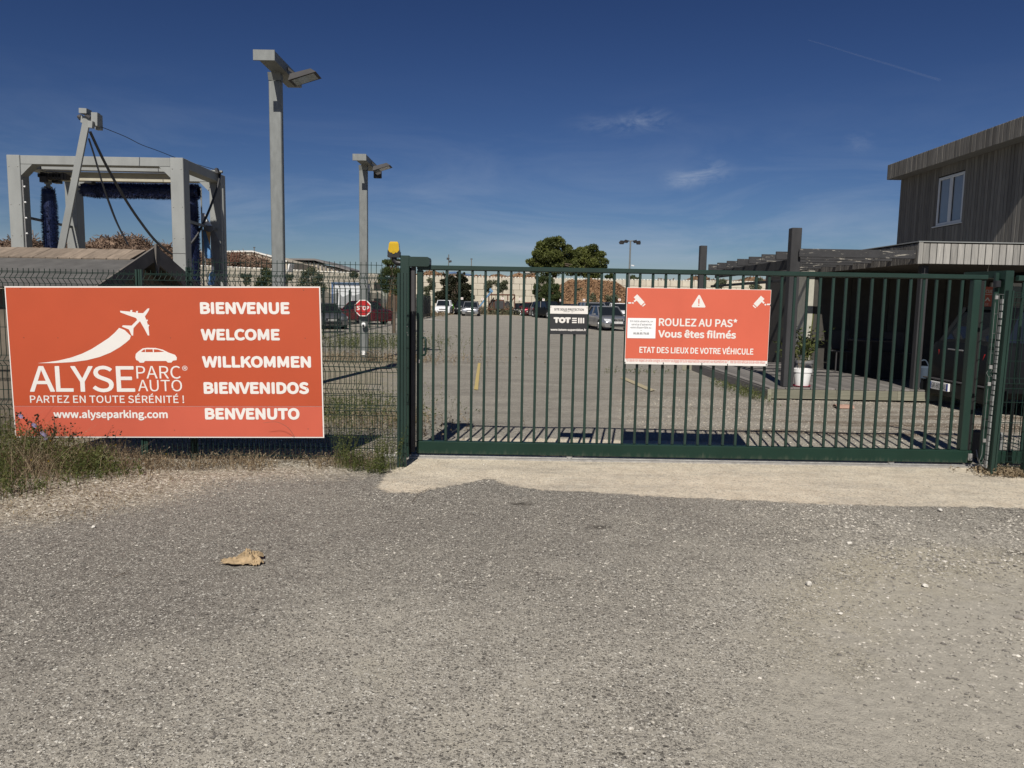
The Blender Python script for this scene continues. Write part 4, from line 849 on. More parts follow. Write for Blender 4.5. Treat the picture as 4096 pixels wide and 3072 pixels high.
# ================================================================ LAMP POSTS
def lamp_post(label, X, Y, ht, w=0.205, second=False):
    t = thing('lamp_post', label, 'lamp post', (X, Y, 0), 'galvanised floodlight posts')
    MB().bbox(X - w / 2, X + w / 2, Y - w * 0.30, Y + w * 0.30, 0, ht - 0.28, 0.012).build('pole', M['galv'], t)
    b = 0.29; mb = MB()                                    # hollow box arm running front to back
    y0, y1, z0, z1 = Y - 0.69, Y + 0.80, ht - 0.16, ht
    mb.bbox(X - 0.13, X + 0.205, y0, y0 + 0.02, z0, z1, 0.004)
    mb.bbox(X - 0.04, X + 0.205, y0 + 0.021, y1, z0 - 0.0, z1 - 0.012, 0.004)
    mb.build('arm', M['galv'], t)
    MB().add([(X - w / 2, Y - 0.10, z0 - 0.001), (X + w / 2, Y - 0.10, z0 - 0.001), (X + w / 2, Y + 0.06, z0 - 0.001), (X - w / 2, Y + 0.06, z0 - 0.001), (X + w / 2, Y - 0.062, ht - 0.279), (X - w / 2, Y - 0.062, ht - 0.279), (X + w / 2, Y + 0.06, ht - 0.279), (X - w / 2, Y + 0.06, ht - 0.279)],
             [(0, 1, 4, 5), (1, 2, 6, 4), (3, 0, 5, 7), (2, 3, 7, 6)]).build('neck', M['galv'], t)
    f = MB(); hx = X + 0.205
    fx0, fx1 = hx + 0.04, hx + 0.50
    zc = ht - 0.20
    yf = Y - 0.02
    f.add([(fx0 + .02, yf - 0.2, zc - 0.115), (fx1, yf - 0.18, zc + 0.03), (fx1, yf + 0.2, zc + 0.03), (fx0 + .02, yf + 0.18, zc - 0.115),
           (fx0 + 0.03, yf - 0.13, zc + 0.005), (fx1 - 0.10, yf - 0.12, zc + 0.095), (fx1 - 0.10, yf + 0.14, zc + 0.095), (fx0 + 0.03, yf + 0.12, zc + 0.005)],
          [(0, 3, 2, 1), (4, 5, 6, 7), (0, 1, 5, 4), (1, 2, 6, 5), (2, 3, 7, 6), (3, 0, 4, 7)])
    fo = f.build('floodlight', M['rubber'], t)
    n = Vector((-(0.145), 0, (fx1 - fx0 - .02))).normalized() * -0.004
    def q(u, v): a = Vector((fx0 + .02, yf - 0.19, zc - 0.115)); return a + Vector((fx1 - fx0 - .02, 0, 0.145)) * u + Vector((0, 0.38, 0)) * v + n
    MB().add([q(.1, .1), q(.9, .1), q(.9, .9), q(.1, .9)], [(0, 1, 2, 3)]).build('glass', M['glass'], fo)
    MB().bar((hx - 0.01, yf, ht - 0.07), (fx0 + 0.10, yf, zc + 0.02), 0.05, 0.03).build('bracket', M['black'], t)
    if second:
        MB().bbox(hx, hx + 0.2, Y + 0.25, Y + 0.33, ht - 0.42, ht - 0.18, 0.01).build('rear_floodlight', M['rubber'], t)
    return t
p1 = P(1119, 1100, 12.7); p1b = P(1085, 700, 12.7)
lamp_post('nearer and taller looking galvanised floodlight post behind the big welcome sign', -3.93, 12.7, P(1055, 198, 12.01).z, 0.20)
p2 = P(1457, 1430, 19.4)
lamp_post('farther galvanised floodlight post that carries the small stop sign', p2.x, 19.4, P(1435, 615, 18.71).z, 0.205, True)
# stop sign on the second pole
sc = P(1452, 1232, 19.2); R8 = 0.225
ss = thing('stop_sign', 'red octagonal STOP sign fixed to the farther lamp post', 'sign', tuple(sc))
def octa(r): return [(sc.x + r * math.cos(math.pi / 8 + k * math.pi / 4), sc.z + r * math.sin(math.pi / 8 + k * math.pi / 4)) for k in range(8)]
MB().prism(octa(R8), 'y', 19.2, 19.215).build('border', M['white'], ss); MB().prism(octa(R8 * 0.89), 'y', 19.196, 19.199).build('face', M['stopred'], ss)
text_part('STOP', (sc.x - 0.158, sc.x + 0.158, sc.z - 0.055, sc.z + 0.058), lambda u, v: (u, 19.193, v), M['white'], ss, 0.012)
dc = P(1455, 1300, 19.25); dcam = thing('dome_camera', 'small white dome camera on the lamp post under the stop sign', 'camera', tuple(dc))
MB().lathe([(0.065, 0.0), (0.062, -0.05), (0.03, -0.06)], tuple(dc), 16, 'y').build('shell', M['whitepaint'], dcam); MB().lathe([(0.03, -0.061), (0.025, -0.085), (0.008, -0.095)], (dc.x, dc.y, dc.z - 0.01), 12, 'y').build('lens', M['black'], dcam)
hc = P(1453, 1412, 19.3); tag(MB().bbox(hc.x - 0.055, hc.x + 0.055, 19.31, 19.335, hc.z - 0.055, hc.z + 0.055, 0.005).build('junction_box', M['whitepaint'], None, org=tuple(hc)), 'small white box near the foot of the farther lamp post', 'junction box')
# distant double lamp and masts
dl = thing('street_lamp', 'tall round lamp post with twin pairs of grey lanterns beyond the lot', 'street lamp', (P(2519, 1200, 70).x, 70, 0))
X = P(2519, 1050, 70).x; zt_ = P(2519, 963, 70).z
MB().tube([(X, 70, 0), (X, 70, zt_)], 0.10, 10, r2=0.075).build('pole', M['galv'], dl, smooth=True)
for s in (-1, 1):
    MB().tube([(X, 70, zt_ - 0.02), (X + s * 0.5, 70, zt_)], 0.05, 6).build('arm', M['galv'], dl)
    for k in (0, 1):
        MB().add([(X + s * (0.15 + .3 * k), 69.7 + k * .3, zt_ - .02), (X + s * (0.5 + .4 * k), 69.7 + k * .3, zt_ + .08 - k * .05), (X + s * (0.62 + .4 * k), 70.1 + k * .3, zt_ - .02 - k * .12), (X + s * (0.3 + .3 * k), 70.1 + k * .3, zt_ - .12 - k * .1), (X + s * (0.3 + .3 * k), 69.9 + k * .3, zt_ - .22 - k * .1), (X + s * (0.55 + .4 * k), 69.9 + k * .3, zt_ - .2 - k * .12)], [(0, 1, 2, 3), (0, 3, 4), (1, 5, 2), (0, 4, 5, 1), (3, 2, 5, 4)]).build('lantern', M['rubber'], dl)
cp = P(2526, 1061, 69.8); MB().bar(cp, cp + Vector((0.22, -0.2, -0.06)), 0.09, 0.09).build('security_camera', M['whitepaint'], dl)
for (px, pt, Y, lab) in [(1795, 1018, 100, 'thin mast with two floodlights above the scrap wall'), (1886, 1036, 240, 'very distant thin lamp post on the skyline left of the pines'), (1017, 990, 240, 'distant thin lamp post above the cream warehouse'), (33, 945, 200, 'distant small lamp at the far left above the scrap wood'), (527, 968, 120, 'distant small lamp seen inside the wash gantry'), (316, 942, 120, 'distant bracket lamp behind the wash gantry mast')]:
    top = P(px, pt, Y); t = thing('street_lamp', lab, 'street lamp', (top.x, Y, 0)); r = Y * 0.0007
    MB().tube([(top.x, Y, 0), tuple(top)], r, 5).build('pole', M['galv'], t); k = Y / 3010
    if px == 1795:
        for (dx, dy, s) in ((-3, 17, -1), (6, 28, 1)):
            c = P(px + dx, pt + dy, Y); MB().bar(c - Vector((5 * k, 0, -1 * k * s * -1)), c + Vector((5 * k, 0, 1.5 * k * s)), 6 * k, 8 * k).build('floodlight', M['rubber'], t)
    else: MB().bbox(top.x - 4 * k, top.x + 4 * k, Y - k, Y + k, top.z - 2 * k, top.z + 2 * k, 0.3 * k).build('lantern', M['rubber'], t)

# ================================================================ WASH GANTRY
W0, W1 = 17.5, 19.7
gl, gr_ = P(26, 616, W0).x, P(733, 633, W0).x; gt = 4.70
GX0, GX1 = gl, P(735, 700, W0).x
gan = thing('wash_gantry', 'galvanised steel truck wash gantry with blue brushes on the left', 'wash gantry', ((GX0 + GX1) / 2, W0, 0))
cw = 0.30
for y in (W0, W1):
    for xx in (GX0, GX1 - cw):
        o = MB().bbox(xx, xx + cw, y - 0.02, y + 0.30, 0, gt, 0.01).build('column', M['galvd'], gan)
        for zz_ in (4.45, 3.6, 2.9, 2.3, 1.8): 
            for dx_ in (.05, cw - .05): MB().lathe([(.011, 0), (.011, -.008), (.006, -.012)], (xx + dx_, y - .0205, zz_), 6, 'y').build('bolt', M['steel'], o)
        MB().bbox(xx + 0.004, xx + cw - 0.004, y - 0.024, y - 0.0205, 2.55, 2.562, 0.001).build('joint', M['rubber'], o)
    MB().bbox(GX0 + cw + 0.002, GX1 - cw - 0.002, y + 0.0, y + 0.28, gt - 0.20, gt - 0.004, 0.008).build('top_beam', M['galvd'], gan)
    for s, xx in ((1, GX0 + cw + .001), (-1, GX1 - cw - .001)):
        MB().prism([(xx, gt - 0.202), (xx + s * 0.26, gt - 0.202), (xx, gt - 0.45)][::s], 'y', y + 0.005, y + 0.27).build('gusset', M['galvd'], gan)
for xx in (GX0, GX1 - cw):
    MB().bbox(xx + 0.003, xx + cw - 0.003, W0 + 0.302, W1 - 0.022, gt - 0.22, gt - 0.006, 0.008).build('side_beam', M['galvd'], gan)
    MB().bar((xx + .15, W0 + 0.3, 3.35), (xx + .15, W1 - .02, 3.30), 0.04, 0.06).build('side_tie', M['galv'], gan)
MB().bbox(GX0 + .31, GX1 - .31, W0 + 0.9, W0 + 1.05, gt - 0.42, gt - 0.21, 0.01).build('carriage_beam', M['cream'], gan)
MB().bbox(GX0 + .31, GX1 - .31, W0 + .74, W0 + .86, gt - 0.205, gt - 0.10, 0.01).build('rear_carriage_beam', M['galvd'], gan)
mb = MB()
mb.bbox(GX0 + .33, GX0 + .9, W0 + 0.55, W0 + 1.2, gt - 0.40, gt - 0.31, .01)
for k in range(9): x = GX0 + .4 + k * 0.07; mb.box(x, x + random.uniform(.03, .06), W0 + .55, W0 + .7, gt - 0.42 + random.uniform(-.03, .0), gt - 0.30 + random.uniform(-.03, .03))
mb.bbox(GX0 + .33, GX0 + .95, W0 + .62, W0 + .8, gt - .36, gt - .32, .01); mb.lathe([(0.05, -.05), (0.05, .08)], (GX0 + .5, W0 + .6, gt - .37), 10); mb.bbox(GX0 + .4, GX0 + .56, W0 + .5, W0 + .6, gt - .52, gt - .38, .01); mb.build('drive_motor', M['rubber'], gan)
for xx in (GX0 + .5, GX0 + 1.3, GX1 - .45): MB().bbox(xx, xx + .16, W0 + .8, W0 + 1.0, gt - .49, gt - .425, .01).build('guide_wheel', M['black'], gan)
MB().tube([(GX0 + .35, W0 + .32, gt - .26), (GX1 - .35, W0 + .32, gt - .29)], 0.012, 6).build('water_pipe', M['steel'], gan)
MB().tube([(GX0 + .33, W0 - .0, gt - .55), (GX0 + .35, W0 - .0, 0.4)], 0.014, 6).build('water_pipe', M['steel'], gan)
for k in range(9): MB().lathe([(0.018, 0), (0.018, .04)], (GX0 + .36, W0 - .01, gt - .7 - k * .35), 6, 'x').build('nozzle', M['whitepaint'], gan)
def brush(a, b, r, name, parent, n=2600, core=0.74):
    a, b = Vector(a), Vector(b); d = (b - a); L = d.length; d.normalize(); u = d.orthogonal().normalized(); w = d.cross(u); mb = MB()
    prof = [(0.02, 0.0), (r * core * .8, L * 0.01), (r * core, L * 0.04), (r * core, L * 0.97), (r * core * .7, L)]
    m0 = len(mb.v); vs = []; fs = []; nn = 20
    for (rr, h) in prof:
        for j in range(nn):
            an = 2 * math.pi * j / nn; vs.append(a + d * h + (u * math.cos(an) + w * math.sin(an)) * rr)
    for i in range(len(prof) - 1):
        for j in range(nn): fs.append((i * nn + j, i * nn + (j + 1) % nn, (i + 1) * nn + (j + 1) % nn, (i + 1) * nn + j))
    mb.add(vs, fs)
    for _ in range(n * 3):
        an = random.uniform(0, 2 * math.pi); h = random.uniform(0.0, L); rad = u * math.cos(an) + w * math.sin(an); tn = rad.cross(d)
        rr = r * random.uniform(0.86, 1.06) * (1.0 - 0.25 * max(0, 0.12 * L - h) / (0.12 * L)); p0 = a + d * h + rad * r * 0.6; p1 = p0 + rad * (rr - r * .6) + d * random.uniform(-.06, .03) + tn * random.uniform(-.04, .04); ww = random.choice((d, tn)) * 0.008
        mb.add([p0 - ww, p0 + ww, p1], [(0, 1, 2)])
    return mb.build(name, M['bristle'], parent)
vb0 = P(188, 752, W0 + 0.7)
brush((vb0.x, W0 + .75, vb0.z), (vb0.x, W0 + .75, .5), 0.20, 'vertical_brush', gan, 3600)
MB().lathe([(0.09, 0.0), (0.09, 0.04), (0.05, 0.05), (0.05, 0.10), (0.08, 0.10), (0.08, 0.17), (0.03, .18)], (vb0.x, W0 + .75, vb0.z), 12).build('brush_hub', M['galvd'], gan)
hbz = (P(500, 728, W0 + 1.3).z + P(500, 797, W0 + 1.3).z) / 2
brush((P(328, 760, W0 + 1.3).x, W0 + 1.3, hbz), (GX1 - .2, W0 + 1.3, hbz), 0.215, 'horizontal_brush', gan, 4200)
vx = P(758, 800, W0 + 1.2).x
brush((vx, W0 + 1.3, 4.05), (vx, W0 + 1.3, .5), 0.20, 'vertical_brush', gan, 3200)
bx = P(805, 750, W1 - .3)
for k in (0, 1): MB().tube([(bx.x + k * .55, W1 - .32, gt - .4), (bx.x + k * .55, W1 - .32, .5)], 0.02, 6).build('water_pipe', M['galvd'], gan)
# leaning mast and hoses
ma, mb_ = P(243, 1010, 16.2), P(348, 478, 16.4); ext = ma + (ma - mb_) * 0.9
mast = thing('leaning_mast', 'leaning galvanised square mast with a cable head in front of the gantry', 'mast', (ext.x, 16.2, 0))
k = (ma.z) / (mb_.z - ma.z); foot = ma - (mb_ - ma) * k
MB().bar(foot, mb_, 0.125, 0.125).build('pole', M['galvd'], mast)
def c_(px, py, y=16.4): return P(px, py, y)
hd = MB(); a = c_(330, 478); b = c_(355, 490); hd.bar(c_(328, 478), c_(372, 484), .10, .14); hd.bar(c_(341, 437, 16.35), c_(341, 457, 16.35), .16, .2); hd.bar(c_(383, 452, 16.3), c_(383, 505, 16.3), .13, .12); hd.bar(c_(394, 460, 16.45), c_(396, 520, 16.45), .11, .11); hd.bar(c_(366, 485, 16.2), c_(364, 512, 16.2), .09, .09); hd.bar(c_(345, 462), c_(360, 480), .06, .06)
hd.build('cable_head', M['galvd'], mast)
hd = MB(); hd.tube([c_(312, 466), c_(330, 470)], .035, 8); hd.tube([c_(318, 468), c_(326, 470)], .06, 8); hd.bar(c_(338, 455, 16.3), c_(362, 470, 16.3), .05, .05); hd.build('motor', M['rubber'], mast)
def catm(pts, n=6):
    out = []
    for i in range(len(pts) - 1):
        p0, p1, p2, p3 = pts[max(i - 1, 0)], pts[i], pts[i + 1], pts[min(i + 2, len(pts) - 1)]
        for k in range(n):
            t = k / n; out.append(0.5 * ((2 * p1) + (p2 - p0) * t + (2 * p0 - 5 * p1 + 4 * p2 - p3) * t * t + (3 * p1 - p0 - 3 * p2 + p3) * t ** 3))
    return out + [pts[-1]]
def hose(zs, y0, y1, r, name, label):
    n = len(zs); pts = [P(x / 2.212, 400 + y / 2.212, y0 + (y1 - y0) * i / (n - 1)) for i, (x, y) in enumerate(zs)]
    tag(MB().tube(catm(pts), r, 6).build(name, M['hose'], None, smooth=True, org=tuple(pts[0])), label, name)
hose([(797, 280), (900, 500), (1000, 690), (1110, 880), (1230, 1060), (1380, 1250), (1540, 1370), (1640, 1320), (1740, 1200), (1840, 1000), (1920, 780), (1948, 640)], 16.4, 19.6, 0.030, 'hose', 'thick black hose sagging from the mast to the rear of the gantry')
hose([(785, 340), (830, 480), (900, 720), (960, 900), (1030, 1080), (1130, 1278)], 16.4, 17.0, 0.018, 'hose', 'thinner black hose hanging down from the mast towards the wood pile')
hose([(790, 345), (840, 500), (910, 740), (975, 920), (1045, 1100), (1140, 1290)], 16.45, 17.1, 0.012, 'hose', 'thinnest black hose running right beside the hanging one')
hose([(880, 232), (1100, 320), (1250, 395), (1400, 450), (1610, 530), (1900, 615)], 16.4, 19.5, 0.008, 'wire', 'thin dark stay wire from the mast head to the gantry corner')
hose([(1535, 1375), (1600, 1378), (1650, 1345), (1700, 1290), (1760, 1200)], 18.0, 19.0, 0.022, 'hose', 'short black hose loop beside the low point of the thick hose')
# corner winch
wz = c_(868, 690, 19.5); wn_ = thing('corner_bracket', 'small bracket with bolt on the rear corner of the gantry', 'bracket', tuple(wz))
MB().tube([P(845, 684, 19.5), P(890, 688, 19.5)], 0.035, 8).build('bolt', M['galv'], wn_); MB().bar(P(866, 674, 19.4), P(872, 694, 19.4), .12, .06).build('clamp', M['rubber'], wn_)
# torn covering: blue film, ochre strip, grey sheet and white funnel hanging at the right columns
def zz1(x, y, Y): return P(x / 2.212, 400 + y / 2.212, Y)
fc = thing('torn_cover', 'torn cover of blue film and grey sheet hanging at the rear gantry column', 'torn cover', tuple(zz1(1850, 1640, 19.2)))
def sheet(pts, Y, m, name, t=0.03): 
    q = [zz1(x, y, Y) for x, y in pts]; mb = MB(); n = len(q); mb.add([v for v in q] + [v + Vector((0, t, 0)) for v in q], [tuple(range(n)), tuple(range(2 * n - 1, n - 1, -1))] + [(i, i + n, (i + 1) % n + n, (i + 1) % n) for i in range(n)]); return mb.build(name, m, fc)
sheet([(1785, 1140), (1830, 1160), (1850, 1280), (1875, 1390), (1860, 1402), (1808, 1398)], 19.10, M['bluefilm'], 'blue_film')
sheet([(1805, 1000), (1775, 1000), (1790, 1120), (1875, 1115), (1825, 1040)], 19.05, M['whitepaint'], 'white_funnel')
sheet([(1800, 1110), (1878, 1113), (1888, 1150), (1845, 1172), (1800, 1160)], 19.0, M['tarp'], 'funnel_mouth')
sheet([(1822, 1160), (1858, 1170), (1856, 1285)], 18.97, M['ochre'], 'ochre_strip')
sheet([(1858, 1165), (1892, 1150), (1925, 1220), (1942, 1275), (1945, 1350), (1960, 1530), (1900, 1530), (1880, 1350)], 19.15, M['tarp'], 'grey_sheet')
sheet([(1850, 1540), (1885, 1500), (1905, 1560), (1890, 1640), (1840, 1640)], 19.05, M['bluefilm'], 'blue_film')
sheet([(1868, 1510), (1880, 1470), (1892, 1480), (1888, 1520)], 19.0, M['whitepaint'], 'white_film')
sheet([(1780, 1140), (1788, 1140), (1840, 1640), (1830, 1640)], 19.0, M['steel'], 'pole')

# ================================================================ SHED
sx1 = -4.42; yF, yR, yB = 8.0, 9.3, 10.6; zF, zR = 1.69, 2.13; zBk = zR - (zR - zF)
sh = thing('shed', 'low wooden shed with a grey felt roof behind the left fence', 'shed', (-6.5, 9.3, 0)); X0 = -10.5
MB().add([(X0, yF, zF), (sx1, yF, zF), (sx1, yR - .35, zF + (zR - zF) * (yR - .35 - yF) / (yR - yF)), (X0, yR - .35, zF + (zR - zF) * (yR - .35 - yF) / (yR - yF)), (X0, yF, zF - .03), (sx1, yF, zF - .03), (sx1, yR - .35, zF + (zR - zF) * (yR - .35 - yF) / (yR - yF) - .03), (X0, yR - .35, zF + (zR - zF) * (yR - .35 - yF) / (yR - yF) - .03)],
         [(0, 1, 2, 3), (7, 6, 5, 4), (0, 4, 5, 1), (1, 5, 6, 2), (2, 6, 7, 3), (3, 7, 4, 0)]).build('roof', M['felt'], sh)
MB().add([(X0, yR, zR - .02), (sx1, yR, zR - .02), (sx1, yB, zBk), (X0, yB, zBk), (X0, yR, zR - .05), (sx1, yR, zR - .05), (sx1, yB, zBk - .03), (X0, yB, zBk - .03)], [(0, 1, 2, 3), (7, 6, 5, 4), (0, 4, 5, 1), (1, 5, 6, 2), (2, 6, 7, 3), (3, 7, 4, 0)]).build('roof', M['felt'], sh)
sl = math.atan2(zR - zF, yR - yF); pl_ = 0.40
pm = MB().bbox(-0.068, 0.068, -pl_ / 2, pl_ / 2, -0.011, 0.011, 0.003).mesh('board', M['plank'])
x = X0 + .07; yc = yR - pl_ / 2 * math.cos(sl); zc = zR - pl_ / 2 * math.sin(sl) + 0.005
while x < sx1 - 0.02:
    inst('board', pm, (x, yc, zc + random.uniform(0, .006)), sh, rot=(sl + random.uniform(-.01, .01), 0.03, random.uniform(-.01, .01))); x += 0.143
MB().bar((sx1 + .03, yF - .05, zF - .10), (sx1 + .03, yR, zR - .03), 0.025, 0.16).build('barge_board', M['barge'], sh)
MB().bar((sx1 + .03, yR, zR - .03), (sx1 + .03, yB + .5, zBk - .22), 0.025, 0.20).build('barge_board', M['barge'], sh)
MB().prism([(yR - .035, zR + .09), (yR + .035, zR + .06), (yR + .05, zR - .10), (yR, zR - .30), (yR - .05, zR - .10)], 'x', sx1 + .045, sx1 + .07).build('finial', M['barge'], sh)
MB().box(X0 + .2, sx1 - .25, yF + .25, yF + .29, 0, zF - .05).build('front_wall', M['shedwall'], sh)
MB().prism([(yF + .3, 0), (yB - .3, 0), (yB - .3, zBk - .03), (yR, zR - .15), (yF + .3, zF - .05)], 'x', sx1 - .25, sx1 - .21).build('gable_wall', M['shedwall'], sh)
MB().box(X0 + .2, X0 + .24, yF + .3, yB - .3, 0, 1.6).box(X0 + .24, sx1 - .26, yB - .3, yB - .26, 0, 1.6).build('rear_wall', M['shedwall'], sh)

# ================================================================ FAR WALLS, HEAPS, WAREHOUSES
def block_wall(name, label, a, b, rows, bh, bl, t=0.8):
    a = Vector(a); b = Vector(b); L = (b - a).length; d = (b - a).normalized(); ang = math.atan2(d.y, d.x)
    w = thing(name, label, 'wall', (a.x, a.y, 0)); nb_ = int(L / bl)
    bm1 = MB().bbox(-bl / 2 + .012, bl / 2 - .012, -t / 2, t / 2, -bh / 2 + .010, bh / 2 - .010, 0.035).mesh('block', M['block'])
    lg = MB()
    for r in range(rows):
        for i in range(nb_ + (r % 2 == 0)):
            s = (i + (0.5 if r % 2 else 0.0)) * bl + 0.0
            c = a + d * s; jit = random.uniform(-.02, .02)
            inst('block', bm1, (c.x - d.y * jit, c.y + d.x * jit, (r + .5) * bh), w, rot=(0, 0, ang))
            if r == rows - 1:
                for k in (-.36, -.12, .12, .36):
                    q = a + d * (s + k * bl); lg.bbox(q.x - .14, q.x + .14, q.y - .25, q.y + .25, rows * bh - .005, rows * bh + .13, .05)
    lg.build('block_lugs', M['blocktop'], w)['kind'] = 'stuff'
    MB().bar((a.x, a.y, rows * bh / 2 - .1), (b.x, b.y, rows * bh / 2 - .1), t - .12, rows * bh - .3).build('core', M['darkwall'], w)
block_wall('block_wall', 'long cream wall of big concrete blocks across the back of the lot', (-13.5, 95, 0), (45, 95, 0), 6, 0.745, 1.5)
block_wall('block_wall', 'cream concrete block wall on the far left holding back scrap wood', (-42, 46, 0), (-13.6, 76.5, 0), 5, 0.80, 1.7)
def heap(name, label, cx, cy, rx, ry, h, m, n, size, seed, kind='chip', base=0.0, flat=0.0):
    mb = MB(); nx_, ny_ = 70, 34
    def H(u, v):
        r = math.hypot(u, v); e = max(0, 1 - r * r) ** 0.34
        return base + h * e * (0.93 + (0.16 if kind == 'chip' else 0.22) * noise.noise(Vector((u * 2.6 + seed, v * 2.6, seed))) + 0.07 * noise.noise(Vector((u * 9, v * 9, seed))))
    vs = []; fs = []
    for j in range(ny_):
        for i in range(nx_):
            u = -1 + 2 * i / (nx_ - 1); v = -1 + 2 * j / (ny_ - 1); vs.append((cx + u * rx, cy + v * ry, H(u, v) * (1 if math.hypot(u, v) < 1 else 0)))
    for j in range(ny_ - 1):
        for i in range(nx_ - 1): a = j * nx_ + i; fs.append((a, a + 1, a + nx_ + 1, a + nx_))
    mb.add(vs, fs)
    for _ in range(n):
        an = random.uniform(0, 2 * math.pi); r = math.sqrt(random.random()) * .97; u, v = r * math.cos(an), r * math.sin(an)
        if v > 0.35: v = -v
        p = Vector((cx + u * rx, cy + v * ry, H(u, v) + size * .2))
        if kind == 'scrap':
            L = random.uniform(.5, 2.4) * size; dr = Vector((random.uniform(-1, 1), random.uniform(-1, 1), random.uniform(-.5, .6))).normalized() * L / 2
            mb.bar(p - dr, p + dr, random.uniform(.05, .16) * size, random.uniform(.03, .06) * size)
        else:
            L = random.uniform(.5, 1.3) * size; dr = Vector((random.uniform(-1, 1), random.uniform(-1, 1), random.uniform(-.7, .9))).normalized() * L / 2
            s2 = dr.orthogonal().normalized() * L * .28; mb.add([p - dr, p + s2, p + dr, p - s2], [(0, 1, 2, 3)])
    o = mb.build(name, m, None, org=(cx, cy, 0)); tag(o, label, 'heap', kind='stuff'); return o
heap('wood_chip_heap', 'large brown wood chip heap spilling through the gap in the far wall', P(2372, 1150, 92).x, 93.6, 5.4, 4.0, P(2372, 1108, 92).z, M['chip'], 7000, .34, 1)
for (px, Y, rx, yt, sd_) in [(1740, 103, 6, 1088, 2), (1965, 103, 5, 1097, 3), (2050, 102, 4.0, 1094, 4), (1900, 103, 5, 1104, 5), (2760, 104, 7, 1106, 6), (2900, 104, 6, 1120, 7), (3050, 104, 8, 1110, 8), (3180, 103, 6, 1114, 9), (2140, 101, 4, 1106, 10)]:
    h = P(px, yt, Y).z
    heap('wood_chip_heap', {1740: 'brown wood heap rising above the wall behind the dark bush', 1965: 'brown wood heap above the wall left of the double one', 2050: 'pointed brown wood heap above the wall near the pines', 1900: 'low brown wood heap seen between the dark bush tops', 2760: 'brown chip heap above the wall over the warning sign', 2900: 'low brown chip heap above the wall left of the pergola post', 3050: 'wide brown chip heap above the wall beside the pergola post', 3180: 'brown chip heap peeping beside the pale house corner', 2140: 'low brown chip heap at the foot of the pines'}[px], P(px, 1130, Y).x, Y, rx * 1.1, 3.4, h, M['chip'], 1300, .42, sd_)
def wall_y(px): r_ = P(px, 1100, 1.0).x; t_ = (-42 - r_ * 46) / (r_ * 30.5 - 28.4); return 46 + 30.5 * t_
for (px, yt, rx, lab, sd_) in [(15, 972, 5.0, 'tangled scrap wood heap at the far left behind the gantry', 20), (135, 972, 3.5, 'scrap wood heap between the left gantry column and brush', 21), (370, 972, 5.0, 'scrap wood pile seen under the horizontal brush', 22), (500, 966, 4.0, 'tallest scrap wood pile framed by the gantry', 23), (640, 992, 5, 'scrap wood pile at the right leg of the gantry', 24), (945, 1016, 4.2, 'scrap wood pile with a pallet right of the gantry', 25), (800, 1030, 3.5, 'scrap wood seen between the two rear gantry legs', 26), (1035, 1045, 3.0, 'low end of the scrap wood next to the nearer lamp post', 27)]:
    Yh = wall_y(px) + 5.5; heap('scrap_wood_heap', lab, P(px, 1050, Yh).x, Yh, rx, 4.2, P(px, yt, Yh).z, M['scrap'], 2800, .62, sd_, 'scrap')
pc = P(930, 1025, 68); pal = thing('pallet', 'broken upright pallet on top of the scrap wood pile', 'pallet', tuple(pc))
for k in range(4): MB().bar(P(922 + k * 10, 1050, 68), P(927 + k * 11, 1010, 68), .10, .05).build('slat', M['rust'], pal)
MB().bar(P(920, 1045, 68.1), P(962, 1047, 68.1), .08, .05).build('crosspiece', M['rust'], pal); MB().bar(P(926, 1011, 68.1), P(962, 1013, 68.1), .08, .05).build('crosspiece', M['rust'], pal)
def shed_building(name, label, pts_front, Y, depth, m, mr, roofpts=None, panels=0):
    b = thing(name, label, 'building', (P(pts_front[0][0], 1200, Y).x, Y, 0)); q = [P(x, y, Y) for x, y in pts_front]
    poly = [(q[0].x, 0)] + [(v.x, v.z) for v in q] + [(q[-1].x, 0)]
    MB().prism(poly, 'y', Y, Y + depth).build('wall', m, b)
    for i in range(len(q) - 1):
        MB().bar((q[i].x, Y - .25, q[i].z + .05), (q[i + 1].x, Y - .25, q[i + 1].z + .05), .4, .35).build('roof_edge', mr, b)
    if panels:
        x0, x1 = q[0].x, q[-1].x
        for k in range(1, panels): xx = x0 + (x1 - x0) * k / panels; MB().box(xx - .06, xx + .06, Y - .06, Y - .01, 0, min(v.z for v in q) - .3).build('cladding_rib', mr, b)
    return b
shed_building('warehouse', 'beige sheet metal warehouse behind the scrap wood', [(760, 1008), (1010, 1006), (1100, 1030), (1150, 1046)], 190, 30, M['warehouse'], M['warewhite'], panels=8)
shed_building('warehouse', 'white warehouse with a shallow grey gable between the lamp posts', [(1030, 1040), (1140, 1040), (1150, 1064), (1330, 1076), (1402, 1086)], 230, 30, M['warewhite'], M['wareroof'])
wr = thing('warehouse', 'grey gable roofed warehouse just left of the farther lamp post', 'building', (P(1280, 1200, 215).x, 215, 0))
q = [P(x, y, 215) for x, y in ((1158, 1034), (1262, 1035), (1402, 1078))]
MB().prism([(q[0].x, 0), (q[0].x, q[0].z - 1.2), (q[1].x, q[1].z - 1.2), (q[2].x, q[2].z - .6), (q[2].x, 0)], 'y', 215.2, 240).build('wall', M['warehouse'], wr)
MB().prism([(q[0].x, q[0].z - .4), (q[0].x, q[0].z), (q[1].x, q[1].z), (q[2].x, q[2].z), (q[2].x, q[2].z - .5), (q[1].x, q[1].z - .5)], 'y', 214, 241).build('roof', M['wareroof'], wr)
rm = MB().box(-.22, .22, -.2, .2, -.75, .75).mesh('panel', M['wareroof'])
